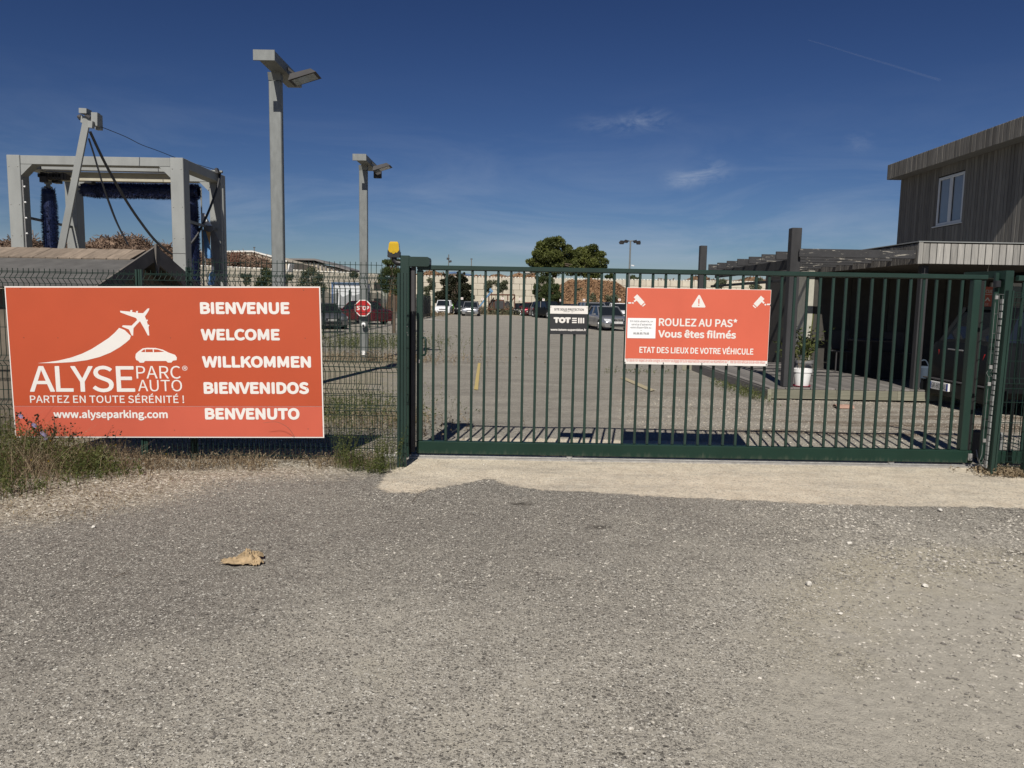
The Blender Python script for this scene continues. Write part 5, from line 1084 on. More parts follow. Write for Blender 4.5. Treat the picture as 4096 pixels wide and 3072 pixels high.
for k in range(14):
    f = k / 13; xx = q[0].x + 1.5 + (q[2].x - q[0].x - 3) * f; zz_ = (q[0].z if xx < q[1].x else q[1].z + (q[2].z - q[1].z) * (xx - q[1].x) / (q[2].x - q[1].x)) - 1.7
    inst('window_slot', rm, (xx, 215.0, zz_), wr)
shed_building('warehouse', 'white building with a blue roof line seen above the dark bush', [(1795, 1093), (1818, 1091), (1820, 1091), (1900, 1104)], 150, 20, M['warewhite'], M['wareblue'])
shed_building('warehouse', 'small white building glimpsed beside the left pine', [(2098, 1088), (2128, 1088)], 160, 20, M['warewhite'], M['warewhite'])
ct = P(1375, 1135, 62); cb = P(1495, 1172, 62)
cn_ = thing('container', 'white container behind the farther lamp post', 'container', (ct.x, 60, 0))
MB().bbox(ct.x, cb.x, 58, 60.4, 0.3, ct.z, .03).build('body', M['container'], cn_)
MB().bbox(ct.x - .05, cb.x + .05, 57.9, 57.99, ct.z - .12, ct.z + .03, .01).build('frame', M['wareblue'], cn_); MB().bbox(ct.x - .02, ct.x + .1, 57.9, 57.99, 0.3, ct.z - .121, .01).build('frame', M['wareblue'], cn_)
wp = P(1168, 1065, 58); tag(MB().bar(P(1158, 1088, 58), P(1166, 1056, 58), 1.2, .1).build('white_panel', M['whitepaint'], None, org=tuple(wp)), 'white board leaning on the wall between the lamp posts', 'board')

# ================================================================ VEGETATION
def leaves(mb, centers, radii, n, size, aspect=0.45, tint_fn=None, up=0.3, shell=0.55):
    """many small leaf faces through clump volumes"""
    w = np.array([r[0] * r[1] * r[2] for r in radii]) ** 0.67; w = w / w.sum(); cnt = rng.multinomial(n, w)
    vs, fs, ts = [], [], []; o = len(mb.v)
    for c, r, k in zip(centers, radii, cnt):
        ct = random.random()
        for _ in range(k):
            d = Vector(rng.normal(size=3)).normalized(); rad = shell + (1 - shell) * random.random() ** 0.6
            if random.random() < .25: rad = random.random()
            p = Vector((c[0] + d.x * r[0] * rad, c[1] + d.y * r[1] * rad, c[2] + d.z * r[2] * rad))
            a = Vector(rng.normal(size=3)); a.z += up; a = (a + d * .8).normalized() * size * random.uniform(.6, 1.3); b_ = a.cross(Vector(rng.normal(size=3))).normalized() * a.length * aspect
            i0 = len(vs) + o; vs += [p - a * .5, p + b_ * .5, p + a * .5, p - b_ * .5]; fs.append((i0, i0 + 1, i0 + 2, i0 + 3))
            t = min(1, max(0, 0.6 * ct + 0.4 * random.random())); ts += [t] * 4
    mb.v.extend(tuple(v) for v in vs); mb.f.extend(fs); mb.t.extend(ts)
def tree(name, label, cat, base, clumps, m, n, size, trunk_r=0.2, group=None, aspect=0.45, up=.3, limbs=True, shell=.55):
    t = thing(name, label, cat, base, group); cen = [c[:3] for c in clumps]; rad = [c[3:] if len(c) == 6 else (c[3],) * 3 for c in clumps]
    mb = MB(); top = max(c[2] for c in cen); bx_, by_ = base[0], base[1]; zl = min(c[2] - r[2] for c, r in zip(cen, rad)); zj = max(.15, zl + (top - zl) * .35)
    mb.tube([(bx_, by_, -.05), (bx_ + .02, by_, zj * .5), (bx_, by_, zj)], trunk_r, 8, r2=trunk_r * .7)
    if limbs:
        for c in cen: mb.tube([(bx_, by_, zj * .8), ((bx_ + c[0]) / 2, (by_ + c[1]) / 2, (zj + c[2]) / 2 + .1), c], trunk_r * .4, 5, r2=trunk_r * .1)
    mb.build('trunk', M['bark'], t)
    lb = MB(); leaves(lb, cen, rad, n, size, aspect, up=up, shell=shell); lb.build('crown', m, t); return t
def fluff(cl, k=5, a=.62, b=.55):
    out = []
    for c in cl:
        r = c[3:] if len(c) == 6 else (c[3],) * 3; out.append((*c[:3], r[0] * .8, r[1] * .8, r[2] * .8))
        for _ in range(k):
            d = Vector(rng.normal(size=3)).normalized(); q = b * random.uniform(.6, 1.15); out.append((c[0] + d.x * r[0] * a, c[1] + d.y * r[1] * a, c[2] + abs(d.z) * r[2] * a if random.random() < .7 else c[2] + d.z * r[2] * a, r[0] * q, r[1] * q, r[2] * q * .8))
    return out
def blob(px, py, rpx, Y, squash=.85): c = P(px, py, Y); k = Y / 3010; return (c.x, c.y + random.uniform(-.5, .5) * rpx * k, c.z, rpx * k, rpx * k, rpx * k * squash)
k_ = 110
cl = [blob(*a, 110) for a in [(2205, 985, 38), (2235, 972, 30), (2170, 1000, 38), (2155, 1028, 30), (2260, 1005, 34), (2125, 1050, 20), (2200, 1040, 45), (2245, 1045, 38), (2280, 1055, 30), (2296, 1070, 24), (2150, 1062, 26), (2218, 1075, 40), (2280, 1085, 26), (2180, 1085, 30), (2140, 1080, 25)]]
tree('pine_tree', 'larger left hand umbrella pine beyond the far wall', 'tree', (P(2215, 1200, 110).x, 110, 0), fluff([(*c[:3], *(r * 1.12 for r in c[3:])) for c in cl], 4), M['pine'], 26000, .32, .45, 'pines beyond the wall', up=.8)
cl = [blob(*a, 113) for a in [(2370, 1005, 30), (2340, 1020, 32), (2320, 1045, 28), (2395, 1025, 26), (2405, 1050, 24), (2360, 1055, 42), (2330, 1080, 32), (2302, 1035, 30), (2300, 1018, 24), (2325, 1008, 26), (2295, 1055, 30), (2305, 1065, 28), (2310, 1085, 26), (2385, 1085, 34), (2415, 1070, 16), (2350, 1095, 26)]]
tree('pine_tree', 'smaller right hand umbrella pine touching its bigger neighbour', 'tree', (P(2362, 1200, 113).x, 113, 0), fluff([(*c[:3], *(r * 1.12 for r in c[3:])) for c in cl], 4), M['pine'], 22000, .32, .4, 'pines beyond the wall', up=.8)
cl = [blob(*a, 90) for a in [(2165, 1120, 22), (2200, 1125, 24), (2150, 1150, 22), (2185, 1160, 30), (2215, 1155, 26), (2160, 1185, 28), (2200, 1195, 30), (2140, 1170, 14), (2228, 1180, 20), (2175, 1215, 26)]]
tree('conifer', 'bushy dark conifer standing before the far wall under the pines', 'tree', (P(2185, 1260, 90).x, 90, 0), fluff(cl, 4), M['conifer'], 9000, .30, .15, up=2.2, aspect=.25)
cl = [blob(*a, 91) for a in [(1775, 1130, 20), (1800, 1120, 24), (1838, 1108, 20), (1852, 1120, 22), (1790, 1160, 30), (1830, 1150, 34), (1865, 1150, 24), (1770, 1185, 30), (1810, 1190, 36), (1850, 1185, 36), (1880, 1190, 24), (1762, 1205, 26), (1830, 1215, 30), (1775, 1100, 8), (1832, 1090, 7), (1856, 1095, 7)]]
tree('dark_tree', 'dense dark leafy tree behind the white and grey cars', 'tree', (P(1820, 1260, 91).x, 91, 0), fluff(cl, 4), M['darkleaf'], 11000, .24, .2, aspect=.6)
cl = [blob(*a, 36) for a in [(1560, 1020, 12, ), (1550, 1050, 22), (1585, 1050, 26), (1545, 1085, 28), (1580, 1090, 34), (1530, 1120, 26), (1570, 1130, 36), (1610, 1110, 30), (1540, 1150, 28), (1590, 1160, 34), (1620, 1150, 28)]]
tree('conifer', 'tall dark conifer behind the mesh fence left of the gate post', 'tree', (P(1575, 1260, 36).x, 36, 0), fluff(cl, 4), M['conifer'], 9000, .13, .09, up=2.2, aspect=.25)
cl = [blob(*a, 60) for a in [(1060, 1088, 22), (1080, 1110, 26), (1050, 1125, 24), (1065, 1095, 16), (1040, 1145, 28), (1075, 1150, 26)]]
tree('conifer', 'dark rounded bush just left of the nearer lamp post', 'bush', (P(1062, 1260, 60).x, 60, 0), cl, M['conifer'], 3500, .17, .08, aspect=.35)
cl = [blob(*a, 34) for a in [(1225, 1095, 22), (1250, 1085, 24), (1280, 1110, 22), (1215, 1125, 24), (1260, 1130, 28), (1290, 1150, 22), (1230, 1160, 28), (1265, 1175, 26), (1200, 1150, 18)]]
tree('olive_tree', 'grey green olive like tree between the two lamp posts', 'tree', (P(1245, 1300, 34).x, 34, 0), cl, M['olive'], 4200, .11, .06, aspect=.3, shell=.2)
for (px, py, Y, s, lab) in [(1150, 1110, 50, 22, 'small sparse shrub right of the nearer lamp post'), (985, 1120, 48, 22, 'small dark shrub in front of the far left wall'), (1415, 1100, 66, 16, 'little shrub before the cream wall near the farther lamp post'), (1715, 1140, 86, 26, 'sparse grey green shrub next to the gate stile'), (1700, 1190, 84, 22, 'low olive coloured shrub at the foot of the sparse one'), (1965, 1150, 92, 26, 'sparse leafy shrub against the far wall above the rusty frame'), (2010, 1150, 92, 24, 'second sparse shrub against the far wall right of the rusty frame'), (2300, 1180, 91, 26, 'green scrub at the foot of the chip heap, leftmost clump'), (2370, 1190, 90, 26, 'green scrub at the foot of the chip heap, middle clump'), (2440, 1195, 90, 28, 'green scrub at the foot of the chip heap, rightmost clump'),
                            (2880, 1140, 93, 22, 'sparse bush against the wall right of the far pergola post'), (3020, 1140, 93, 24, 'sparse bush against the wall left of the tall pergola post'), (3175, 1190, 70, 30, 'leafy bush between the tall pergola post and the house corner')]:
    cl = [blob(px + random.uniform(-.7, .7) * s, py + random.uniform(-.8, .9) * s, s * .55, Y) for _ in range(7)]
    tree('shrub', lab, 'shrub', (P(px, 1250, Y).x, Y, 0), cl, M['olive'] if s != 30 else M['darkleaf'], 1300, Y * .0028, Y * .0006, 'shrubs along the far wall', aspect=.4, shell=.1)
for (px, py, Y, s, lab) in [(2545, 1115, 130, 24, 'green tree top showing above the wall left of the warning sign'), (2440, 1105, 125, 16, 'small tree top between the pine and the wide lamp post'), (3180, 1105, 130, 14, 'small tree top beside the tall pergola post'), (2100, 1110, 108, 22, 'low green growth left of the pines')]:
    cl = [blob(px + random.uniform(-.8, .8) * s, py + random.uniform(-.2, .9) * s, s * .6, Y) for _ in range(7)]
    tree('distant_tree', lab, 'tree', (P(px, 1200, Y).x, Y, 0), cl, M['conifer'], 1200, .4, .15, aspect=.5)

def stems(mb, pts, h, n_seg=3, w=.0022, bend=.5, leafn=2, leaf=.012, tint=None, wide=1.0):
    for (x, y, z) in pts:
        H = h * random.uniform(.45, 1.15); a = random.uniform(0, 2 * math.pi); b_ = random.uniform(.1, bend) * H; dx, dy = math.cos(a) * b_, math.sin(a) * b_
        t = random.random() if tint is None else min(1, max(0, tint + random.uniform(-.3, .3)))
        pr = [Vector((x + dx * (s / n_seg) ** 1.7, y + dy * (s / n_seg) ** 1.7, z + H * (s / n_seg) - .0 * s)) for s in range(n_seg + 1)]
        sd_ = Vector((random.uniform(-1, 1), random.uniform(-1, 1), 0)).normalized()
        for s in range(n_seg):
            w0, w1 = w * wide * (1 - s / n_seg * .7), w * wide * (1 - (s + 1) / n_seg * .7); mb.add([pr[s] - sd_ * w0, pr[s] + sd_ * w0, pr[s + 1] + sd_ * w1, pr[s + 1] - sd_ * w1], [(0, 1, 2, 3)], t)
        for _ in range(leafn):
            s = random.uniform(.2, 1); k = min(n_seg - 1, int(s * n_seg)); p = pr[k].lerp(pr[k + 1], s * n_seg - k) if k < n_seg else pr[-1]
            d = Vector((random.uniform(-1, 1), random.uniform(-1, 1), random.uniform(-.2, 1))).normalized() * leaf * random.uniform(.6, 1.6); q = d.orthogonal().normalized() * leaf * .25; q.rotate(Matrix.Rotation(random.uniform(0, 6.28), 3, d.normalized()))
            mb.add([p, p + d * .5 + q, p + d, p + d * .5 - q], [(0, 1, 2, 3)], min(1, max(0, t + random.uniform(-.25, .25))))
def region(fn, n, x0, x1, y0, y1):
    out = []
    while len(out) < n:
        x, y = random.uniform(x0, x1), random.uniform(y0, y1)
        if random.random() < fn(x, y): out.append((x, y, -.01))
    return out
def dens(x, y):                                                # left weed bank, thickest in the far left corner
    edge = -2.75 - (7.2 - y) * 0.62; e = (edge - x) / 1.1
    lim = 5.05 if x > -3.6 else 4.62 + (x + 5) * .25
    v = min(1, max(0, e)) * min(1, max(0, (y - lim) / .5)); return v * (0.35 + .65 * max(0, .5 + noise.noise(Vector((x * 2, y * 2, 1)))))
mbw, mbd = MB(), MB()
for (x, y, z) in region(dens, 9500, -6.3, -2.6, 4.5, 7.15):
    hh_ = .11 + .38 * min(1, max(0, (-3.3 - x) / 1.6)) * min(1, max(.15, (y - 4.7) / 1.3))
    g = noise.noise(Vector((x * 1.6, y * 1.6, 4))) + (-3.7 - x) * .35
    if g > .05 and random.random() < .8: stems(mbw, [(x, y, z)], hh_, leafn=5, leaf=.026, bend=.7)
    else: stems(mbd, [(x, y, z)], hh_ * 1.1, leafn=3, leaf=.014, bend=1.2)
tag(mbw.build('weeds', M['weed']), 'green weeds growing at the foot of the fence on the left', 'weeds', kind='stuff')
for (x, y, z) in region(lambda x, y: max(0, .25 + noise.noise(Vector((x * 2.2, y * 3, 2)))), 1500, -4.3, -1.3, 6.85, 7.4): stems(mbd, [(x, y, z)], .13, leafn=2, leaf=.018, bend=1.5)
for (x, y, z) in region(lambda x, y: .5, 500, -4.4, -2.9, 5.2, 6.9): stems(mbd, [(x, y, z)], .05, leafn=2, leaf=.016, bend=2.0)
tag(mbd.build('dry_weeds', M['dry']), 'dry brown grass and stalks at the foot of the fence', 'weeds', kind='stuff')
fl_ = MB()
for (x, y, z) in region(dens, 36, -5.8, -3.0, 5.2, 7.1):
    h_ = .12 + .26 * min(1, max(0, (-3.3 - x) / 1.4)); 
    for _ in range(4): fl_.add([(x + random.uniform(-.012, .012), y, h_ + random.uniform(-.01, .02)), (x + .01, y + .01, h_), (x + .012, y - .012, h_ + .012)], [(0, 1, 2)], random.random())
tag(fl_.build('yellow_flowers', M['flower']), 'tiny yellow flowers dotted over the weeds on the left', 'flowers', kind='stuff')
# chicory in front of the sign
chp = thing('chicory_plant', 'woody lilac flowered chicory leaning across the lower left corner of the big sign', 'plant', tuple(P(300, 1760, 6.95)))
def cz(x, y, Y=6.93): return P(x / 3.318, 1650 + y / 3.318, Y)
br = MB(); fl_ = MB(); lf = MB()
for pts, r in [([(640, 420), (600, 290), (560, 240), (480, 190), (400, 130), (330, 95), (270, 50), (225, 20)], .005), ([(560, 400), (500, 280), (420, 180)], .004), ([(700, 330), (720, 200), (722, 70)], .004), ([(720, 250), (755, 180), (820, 190), (870, 190)], .003), ([(880, 320), (850, 230), (882, 185)], .003), ([(960, 330), (930, 210), (975, 150)], .002), ([(520, 190), (505, 90), (515, 20)], .0035), ([(1420, 330), (1440, 280), (1475, 225)], .002), ([(1530, 340), (1540, 270), (1570, 230), (1605, 258)], .002), ([(360, 330), (330, 220), (250, 205)], .003), ([(960, 370), (985, 290), (1040, 270)], .004)]:
    MB().tube(catm([cz(*p) for p in pts], 3), r, 5, r2=r * .5).build('stem', M['bark'], chp)
    for i, p in enumerate(pts):
        c = cz(*p)
        for _ in range(7 if r > .003 else 2):
            d = Vector((random.uniform(-1, 1), random.uniform(-1, 0), random.uniform(-1, 1))).normalized() * .026; q = d.orthogonal().normalized() * .009; s = c + Vector((random.uniform(-.03, .03), random.uniform(-.02, .01), random.uniform(-.025, .025))); lf.add([s, s + d * .5 + q, s + d, s + d * .5 - q], [(0, 1, 2, 3)], random.random() * .7)
for p in [(270, 40), (285, 55), (450, 160), (465, 175), (600, 300), (580, 285), (560, 270), (610, 340)]:
    c = cz(*p, 6.90)
    for a in range(9): d = Vector((math.cos(a * .7), -.3, math.sin(a * .7))) * .018; q = Vector((-math.sin(a * .7), 0, math.cos(a * .7))) * .004; fl_.add([c, c + d + q, c + d - q], [(0, 1, 2)], random.random())
lf.build('leaves', M['darkleaf'], chp)['kind'] = 'stuff'; fl_.build('flowers', M['chic'], chp)['kind'] = 'stuff'
bt_ = thing('dry_stalk', 'dry bent grass stalk arching in front of BENVENUTO on the big sign', 'plant', tuple(P(1180, 1745, 7.0)))
MB().tube(catm([P(x / 1.58, 1100 + y / 1.58, 7.0) for x, y in ((1862, 1024), (1830, 975), (1790, 945), (1740, 928), (1665, 935))], 4), .002, 4, r2=.0012).build('stem', M['bark'], bt_)
# broom like weed at the gate post
wg = thing('fence_weed', 'tall feathery green weed growing through the fence beside the gate post', 'plant', (-1.35, 7.08, 0))
mb = MB()
for cx_, cy_, h_, n_ in ((-1.60, 7.08, .42, 60), (-1.22, 7.02, .34, 70), (-1.13, 7.05, .52, 22), (-1.45, 6.95, .20, 50), (-1.25, 6.86, .13, 60)):
    for _ in range(n_): stems(mb, [(cx_ + random.gauss(0, .055), cy_ + random.gauss(0, .04), -.01)], h_, n_seg=4, leafn=11, leaf=.017, bend=.45, w=.0016)
mb.build('foliage', M['weed'], wg)
# other tufts: kerb behind the fence, around lamp foot, deck corner, far verge, right fence foot
for (cx_, cy_, sx_, sy_, n_, h_, m, lab) in [(-2.3, 10.4, .55, .8, 900, .22, 'weed', 'weeds on the verge behind the mesh fence'), (-1.55, 9.4, .5, .5, 500, .18, 'dry', 'dry stalks on the verge behind the fence near the gate post'), (-3.6, 19.3, 1.3, .4, 900, .28, 'dry', 'dry grass round the foot of the farther lamp post'), (-4.6, 25, 1.2, 1.4, 900, .5, 'weed', 'bushy weeds along the side fence behind the big sign'), (4.2, 13.4, .09, .55, 240, .17, 'weed', 'green weeds along the left edge of the deck'), (4.15, 14.8, .08, .5, 80, .12, 'weed', 'few weeds farther along the left edge of the deck'), (4.92, 7.28, .16, .09, 420, .06, 'dry', 'dry grass tuft between the two right hand fence posts'), (-8.6, 74, .8, 1.2, 500, .45, 'dry', 'dry tall grass beyond the end of the side fence'), (-.5, 90.5, 5.5, .8, 1500, .9, 'dry', 'dry grass strip before the far wall'), (5, 89, 5, 1, 900, .8, 'olive', 'scrub along the foot of the far wall behind the parked cars'), (2.9, 17.4, .5, .2, 60, .12, 'weed', 'small creeping weeds at the far deck corner')]:
    mb = MB(); sc_ = max(1, cy_ / 14)
    for _ in range(n_): stems(mb, [(cx_ + random.gauss(0, sx_), cy_ + random.gauss(0, sy_), -.01)], h_, n_seg=2, leafn=3, leaf=.03 * sc_, bend=.9, w=.002 * sc_)
    tag(mb.build('grass_tuft', M[m]), lab, 'grass', kind='stuff')

# ================================================================ SIDE FENCE WITH SHADE NET
sf = thing('side_fence', 'green side fence hung with sagging grey shade net running to the far wall', 'fence', (-7.8, 31, 0))
pm_ = MB().bbox(-.03, .03, -.03, .03, -1.0, 1.0, .005).mesh('fence_post', M['green'])
yy = 23.5; net = MB(); lastp = None
ynodes = []
while yy < 72: inst('fence_post', pm_, (-7.8, yy, 1.0), sf); ynodes.append(yy); yy += 2.5
for z in (.35, 1.0, 1.9): MB().tube([(-7.8, 23.5, z), (-7.8, ynodes[-1], z)], .012, 4).build('tension_wire', M['wire'], sf)
for i in range(len(ynodes) - 1):
    n_ = 10; vs = []; fs = []; y0, y1 = ynodes[i], ynodes[i + 1]; sg = random.uniform(.0, .22)
    for j in range(n_ + 1):
        t = j / n_; y = y0 + (y1 - y0) * t; sag = sg * 4 * t * (1 - t) * -1 + .08 * math.sin(t * 3.1 + i)
        for k in range(5): vs.append((-7.73 + .05 * math.sin(t * 6 + i + k), y, .35 + (1.52 + sag) * k / 4))
    for j in range(n_):
        for k in range(4): a = j * 5 + k; fs.append((a, a + 1, a + 6, a + 5))
    net.add(vs, fs)
net.build('shade_net', M['net'] if False else M['net'], sf)
MB().bar((-7.9, ynodes[-1] - 6, 1.0), (-7.9, ynodes[-1] + 1, 1.0), .03, 1.9).build('green_screen', M['green'], sf)

# ================================================================ CARS
def car(label, X, Y, rot, col, kind='hatch', L=4.0, Wd=1.75, H=1.48, group='cars parked in the lot', name='parked_car', plate=None, lights=True, metal=.3, z0=0.0, rack=False):
    t = thing(name, label, 'car', (X, Y, z0), group, rz=rot, local=True); pm2 = paint(*col) if isinstance(col, tuple) else col
    hw = Wd / 2; zb = .20; belt = H * .60; hood = H * .55
    if kind == 'suv': zb = .26; belt = H * .60; hood = H * .58
    if kind == 'sedan':
        st = [(.5, .80, hood * .62, .36), (.485, .90, hood * .78, zb), (.44, .97, hood * .92, zb), (.30, 1, hood * 1.02, zb), (.20, 1, belt * 1.0, zb), (0, 1, belt * 1.03, zb), (-.22, 1, belt * 1.05, zb), (-.30, 1, belt * 1.07, zb), (-.44, .97, belt * 1.06, zb), (-.485, .92, belt * .98, zb), (-.5, .84, belt * .7, .36)]
        g = (.22, .04, -.20, -.335)
    else:
        st = [(.5, .80, hood * .66, .36), (.485, .91, hood * .85, zb), (.44, .97, hood * .97, zb), (.32, 1, hood * 1.06, zb), (.24, 1, belt * 1.0, zb), (0, 1, belt * 1.04, zb), (-.3, 1, belt * 1.09, zb), (-.45, .97, belt * 1.12, zb), (-.49, .93, belt * 1.05, zb), (-.5, .86, belt * .7, .36)]
        g = (.26, .07, -.38, -.475) if kind != 'suv' else (.22, .06, -.40, -.47)
    sec = lambda x, w, zt2, z1: [(x * L, hw * w * .90, z1), (x * L, hw * w * .99, z1 + .10), (x * L, hw * w, z1 + (zt2 - z1) * .55), (x * L, hw * w * .965, zt2 - .07), (x * L, hw * w * .88, zt2 - .005), (x * L, hw * w * .45, zt2 + .018), (x * L, 0, zt2 + .024)]
    vs = []; fs = []; m = 13
    for s in st: a = sec(*s); vs += a + [(p[0], -p[1], p[2]) for p in a[-2::-1]]
    for i in range(len(st) - 1):
        for j in range(m - 1): fs.append((i * m + j, i * m + j + 1, (i + 1) * m + j + 1, (i + 1) * m + j))
        fs.append((i * m + m - 1, i * m, (i + 1) * m, (i + 1) * m + m - 1))
    fs.append(tuple(range(m))); fs.append(tuple((len(st) - 1) * m + j for j in range(m)))
    MB().add(vs, fs).build('body', pm2, t, smooth=True)
    zg = belt + .0; b1, r1, r2, b2 = [v * L for v in g]; wb, wr_ = hw * .90, hw * .70; zr = H - .035; zgr = zg + .045 * (kind != 'sedan') + .02
    A_ = [(b1, wb * .96, zg - .03), (b2, wb * .94, zgr), (r2, wr_ * .97, zr), (r1, wr_, zr)]
    vs = [(a[0], s * a[1], a[2]) for s in (1, -1) for a in A_]; MB().add(vs, [(0, 1, 2, 3), (4, 7, 6, 5), (0, 3, 7, 4), (1, 5, 6, 2), (3, 2, 6, 7)]).build('windows', M['carglass'], t)
    rf_ = MB(); n_ = 6; vs = []; fs = []
    for i in range(n_ + 1):
        f = i / n_; x = r1 + .05 + (r2 - .05 - r1 - .05) * f; dz = .035 * math.sin(math.pi * min(1, max(0, f * .9 + .05)))
        vs += [(x, wr_ + .03, zr - .03), (x, wr_ * .9, zr + .012 + dz * .4), (x, 0, zr + .02 + dz * .6), (x, -wr_ * .9, zr + .012 + dz * .4), (x, -wr_ - .03, zr - .03)]
    for i in range(n_):
        for j in range(4): fs.append((i * 5 + j, i * 5 + j + 1, (i + 1) * 5 + j + 1, (i + 1) * 5 + j))
        fs.append((i * 5 + 4, i * 5, (i + 1) * 5, (i + 1) * 5 + 4))
    fs += [(0, 1, 2, 3, 4), tuple(n_ * 5 + j for j in range(5))]; rf_.add(vs, fs).build('roof', pm2, t, smooth=True)
    for s in (1, -1):
        for a, b_, w_ in (((b1 + .02, s * wb * .965, zg - .04), (r1 + .04, s * (wr_ + .012), zr), .055), ((b2 - .0, s * wb * .95, zgr - .02), (r2 - .03, s * (wr_ + .0), zr), .11), ((b1 * .1 + b2 * .3, s * (wb * .97), zg), ((r1 + r2) * .5 - .02, s * (wr_ + .018), zr), .05)): MB().bar(a, b_, w_, .05).build('pillar', pm2, t)
    rw = .33 if kind == 'suv' else .30; wx = (.305 * L, -.29 * L)
    if kind == 'suv': rw = .37
    tm = MB().lathe([(rw * .62, -.105), (rw * .96, -.105), (rw, -.07), (rw, .07), (rw * .96, .105), (rw * .62, .105)], (0, 0, 0), 22, 'y').mesh('wheel', M['tyre'], smooth=True)
    rmb = MB().lathe([(rw * .60, 0), (rw * .58, .02), (rw * .2, .03), (rw * .15, .015)], (0, 0, 0), 20, 'y'); 
    for q in range(5):
        an = q * 2 * math.pi / 5; rmb.bar((rw * .12 * math.cos(an), .03, rw * .12 * math.sin(an)), (rw * .6 * math.cos(an), .03, rw * .6 * math.sin(an)), rw * .16, .02, up=Vector((0, 1, 0)))
    rme = rmb.mesh('rim', M['rim'])
    for x in wx:
        for s in (1, -1):
            w_ = bpy.data.objects.new('wheel', tm); COL.objects.link(w_); w_.parent = t; w_.location = (x, s * (hw - .085), rw)
            r_ = bpy.data.objects.new('rim', rme); COL.objects.link(r_); r_.parent = w_; r_.location = (0, s * .085, 0); r_.rotation_euler = (0, random.random(), 0 if s > 0 else math.pi)
            MB().lathe([(rw * 1.13, -.12), (rw * 1.13, 0)], (x, s * (hw + .004) if s > 0 else s * (hw + .004) + .12, rw + .01), 22, 'y').build('wheel_arch', M['void'], t)
    xf = L * .5
    zl = hood * .80
    MB().bbox(xf - .08, xf + .012, -hw * .55, hw * .55, .27, .40, .02).build('lower_grille', M['black'], t)
    MB().bbox(xf - .07, xf + .004, -hw * .42, hw * .42, hood * .60, hood * .76, .02).build('grille', M['black'], t)
    for s in (1, -1):
        MB().add([(xf - .005, s * hw * .50, zl - .06), (xf - .07, s * hw * .90, zl - .05), (xf - .17, s * hw * .95, zl + .06), (xf - .05, s * hw * .52, zl + .05), (xf - .2, s * hw * .5, zl - .06), (xf - .3, s * hw * .85, zl - .05), (xf - .35, s * hw * .88, zl + .06), (xf - .2, s * hw * .5, zl + .05)], [(0, 1, 2, 3), (4, 7, 6, 5), (0, 4, 5, 1), (1, 5, 6, 2), (2, 6, 7, 3), (3, 7, 4, 0)]).build('headlight', M['lamp'], t)
        MB().add([(-xf + .01, s * hw * .62, zl - .02), (-xf + .07, s * hw * .945, zl), (-xf + .08, s * hw * .95, zl + .17), (-xf + .025, s * hw * .66, zl + .15), (-xf + .2, s * hw * .6, zl - .02), (-xf + .3, s * hw * .9, zl), (-xf + .3, s * hw * .9, zl + .15), (-xf + .2, s * hw * .6, zl + .15)], [(0, 1, 2, 3), (4, 7, 6, 5), (0, 4, 5, 1), (1, 5, 6, 2), (2, 6, 7, 3), (3, 7, 4, 0)]).build('tail_light', M['redlamp'], t)
        MB().bbox(b1 * .72, b1 * .72 + .13, s * (hw + .10) - .08, s * (hw + .10) + .08, belt + .0, belt + .12, .03).build('mirror', pm2 if kind != 'hatch2' else M['black'], t)
    MB().bbox(xf + .013, xf + .022, -.26, .26, .42, .53, .004).build('number_plate', M['plate'], t)
    if rack: 
        for s in (1, -1): MB().tube([(r1 - .1, s * wr_, H), (r2 + .1, s * wr_, H)], .018, 5).build('roof_rail', M['rubber'], t)
    return t
FR = -math.pi / 2
WHT = ('white', (.74, .75, .76), 0); SIL = ('silver', (.42, .43, .44), .7); GRY = ('grey', (.20, .21, .22), .6); DRED = ('dark_red', (.22, .008, .02), .4); DBL = ('dark_blue', (.015, .025, .07), .4); BLK = ('black', (.006, .007, .008), .0); BLU = ('blue', (.02, .09, .38), .4); DGR = ('dark_grey', (.045, .048, .052), .5)
def gx(px, Y): return P(px, 1230, Y).x
car('white hatchback facing the gate beside the dark tree', gx(1769, 82), 84, FR, WHT, 'hatch', 4.1, 1.76, 1.6)
car('silver grey hatchback facing the gate in front of the dark tree', gx(1880, 78), 80, FR, SIL, 'hatch', 4.0, 1.78, 1.5)
car('dark car hidden behind the left side of the silver grey hatchback', gx(1846, 84), 86.5, FR, BLK, 'hatch', 4.1, 1.76, 1.58)
car('dark red hatchback facing the gate beside the rusty frame', gx(2117, 84), 86, FR, DRED, 'hatch', 4.1, 1.8, 1.5)
car('black car peeping out left of the dark red hatchback', gx(2084, 88), 90, FR, BLK, 'hatch', 3.8, 1.7, 1.4)
RV = FR + .42
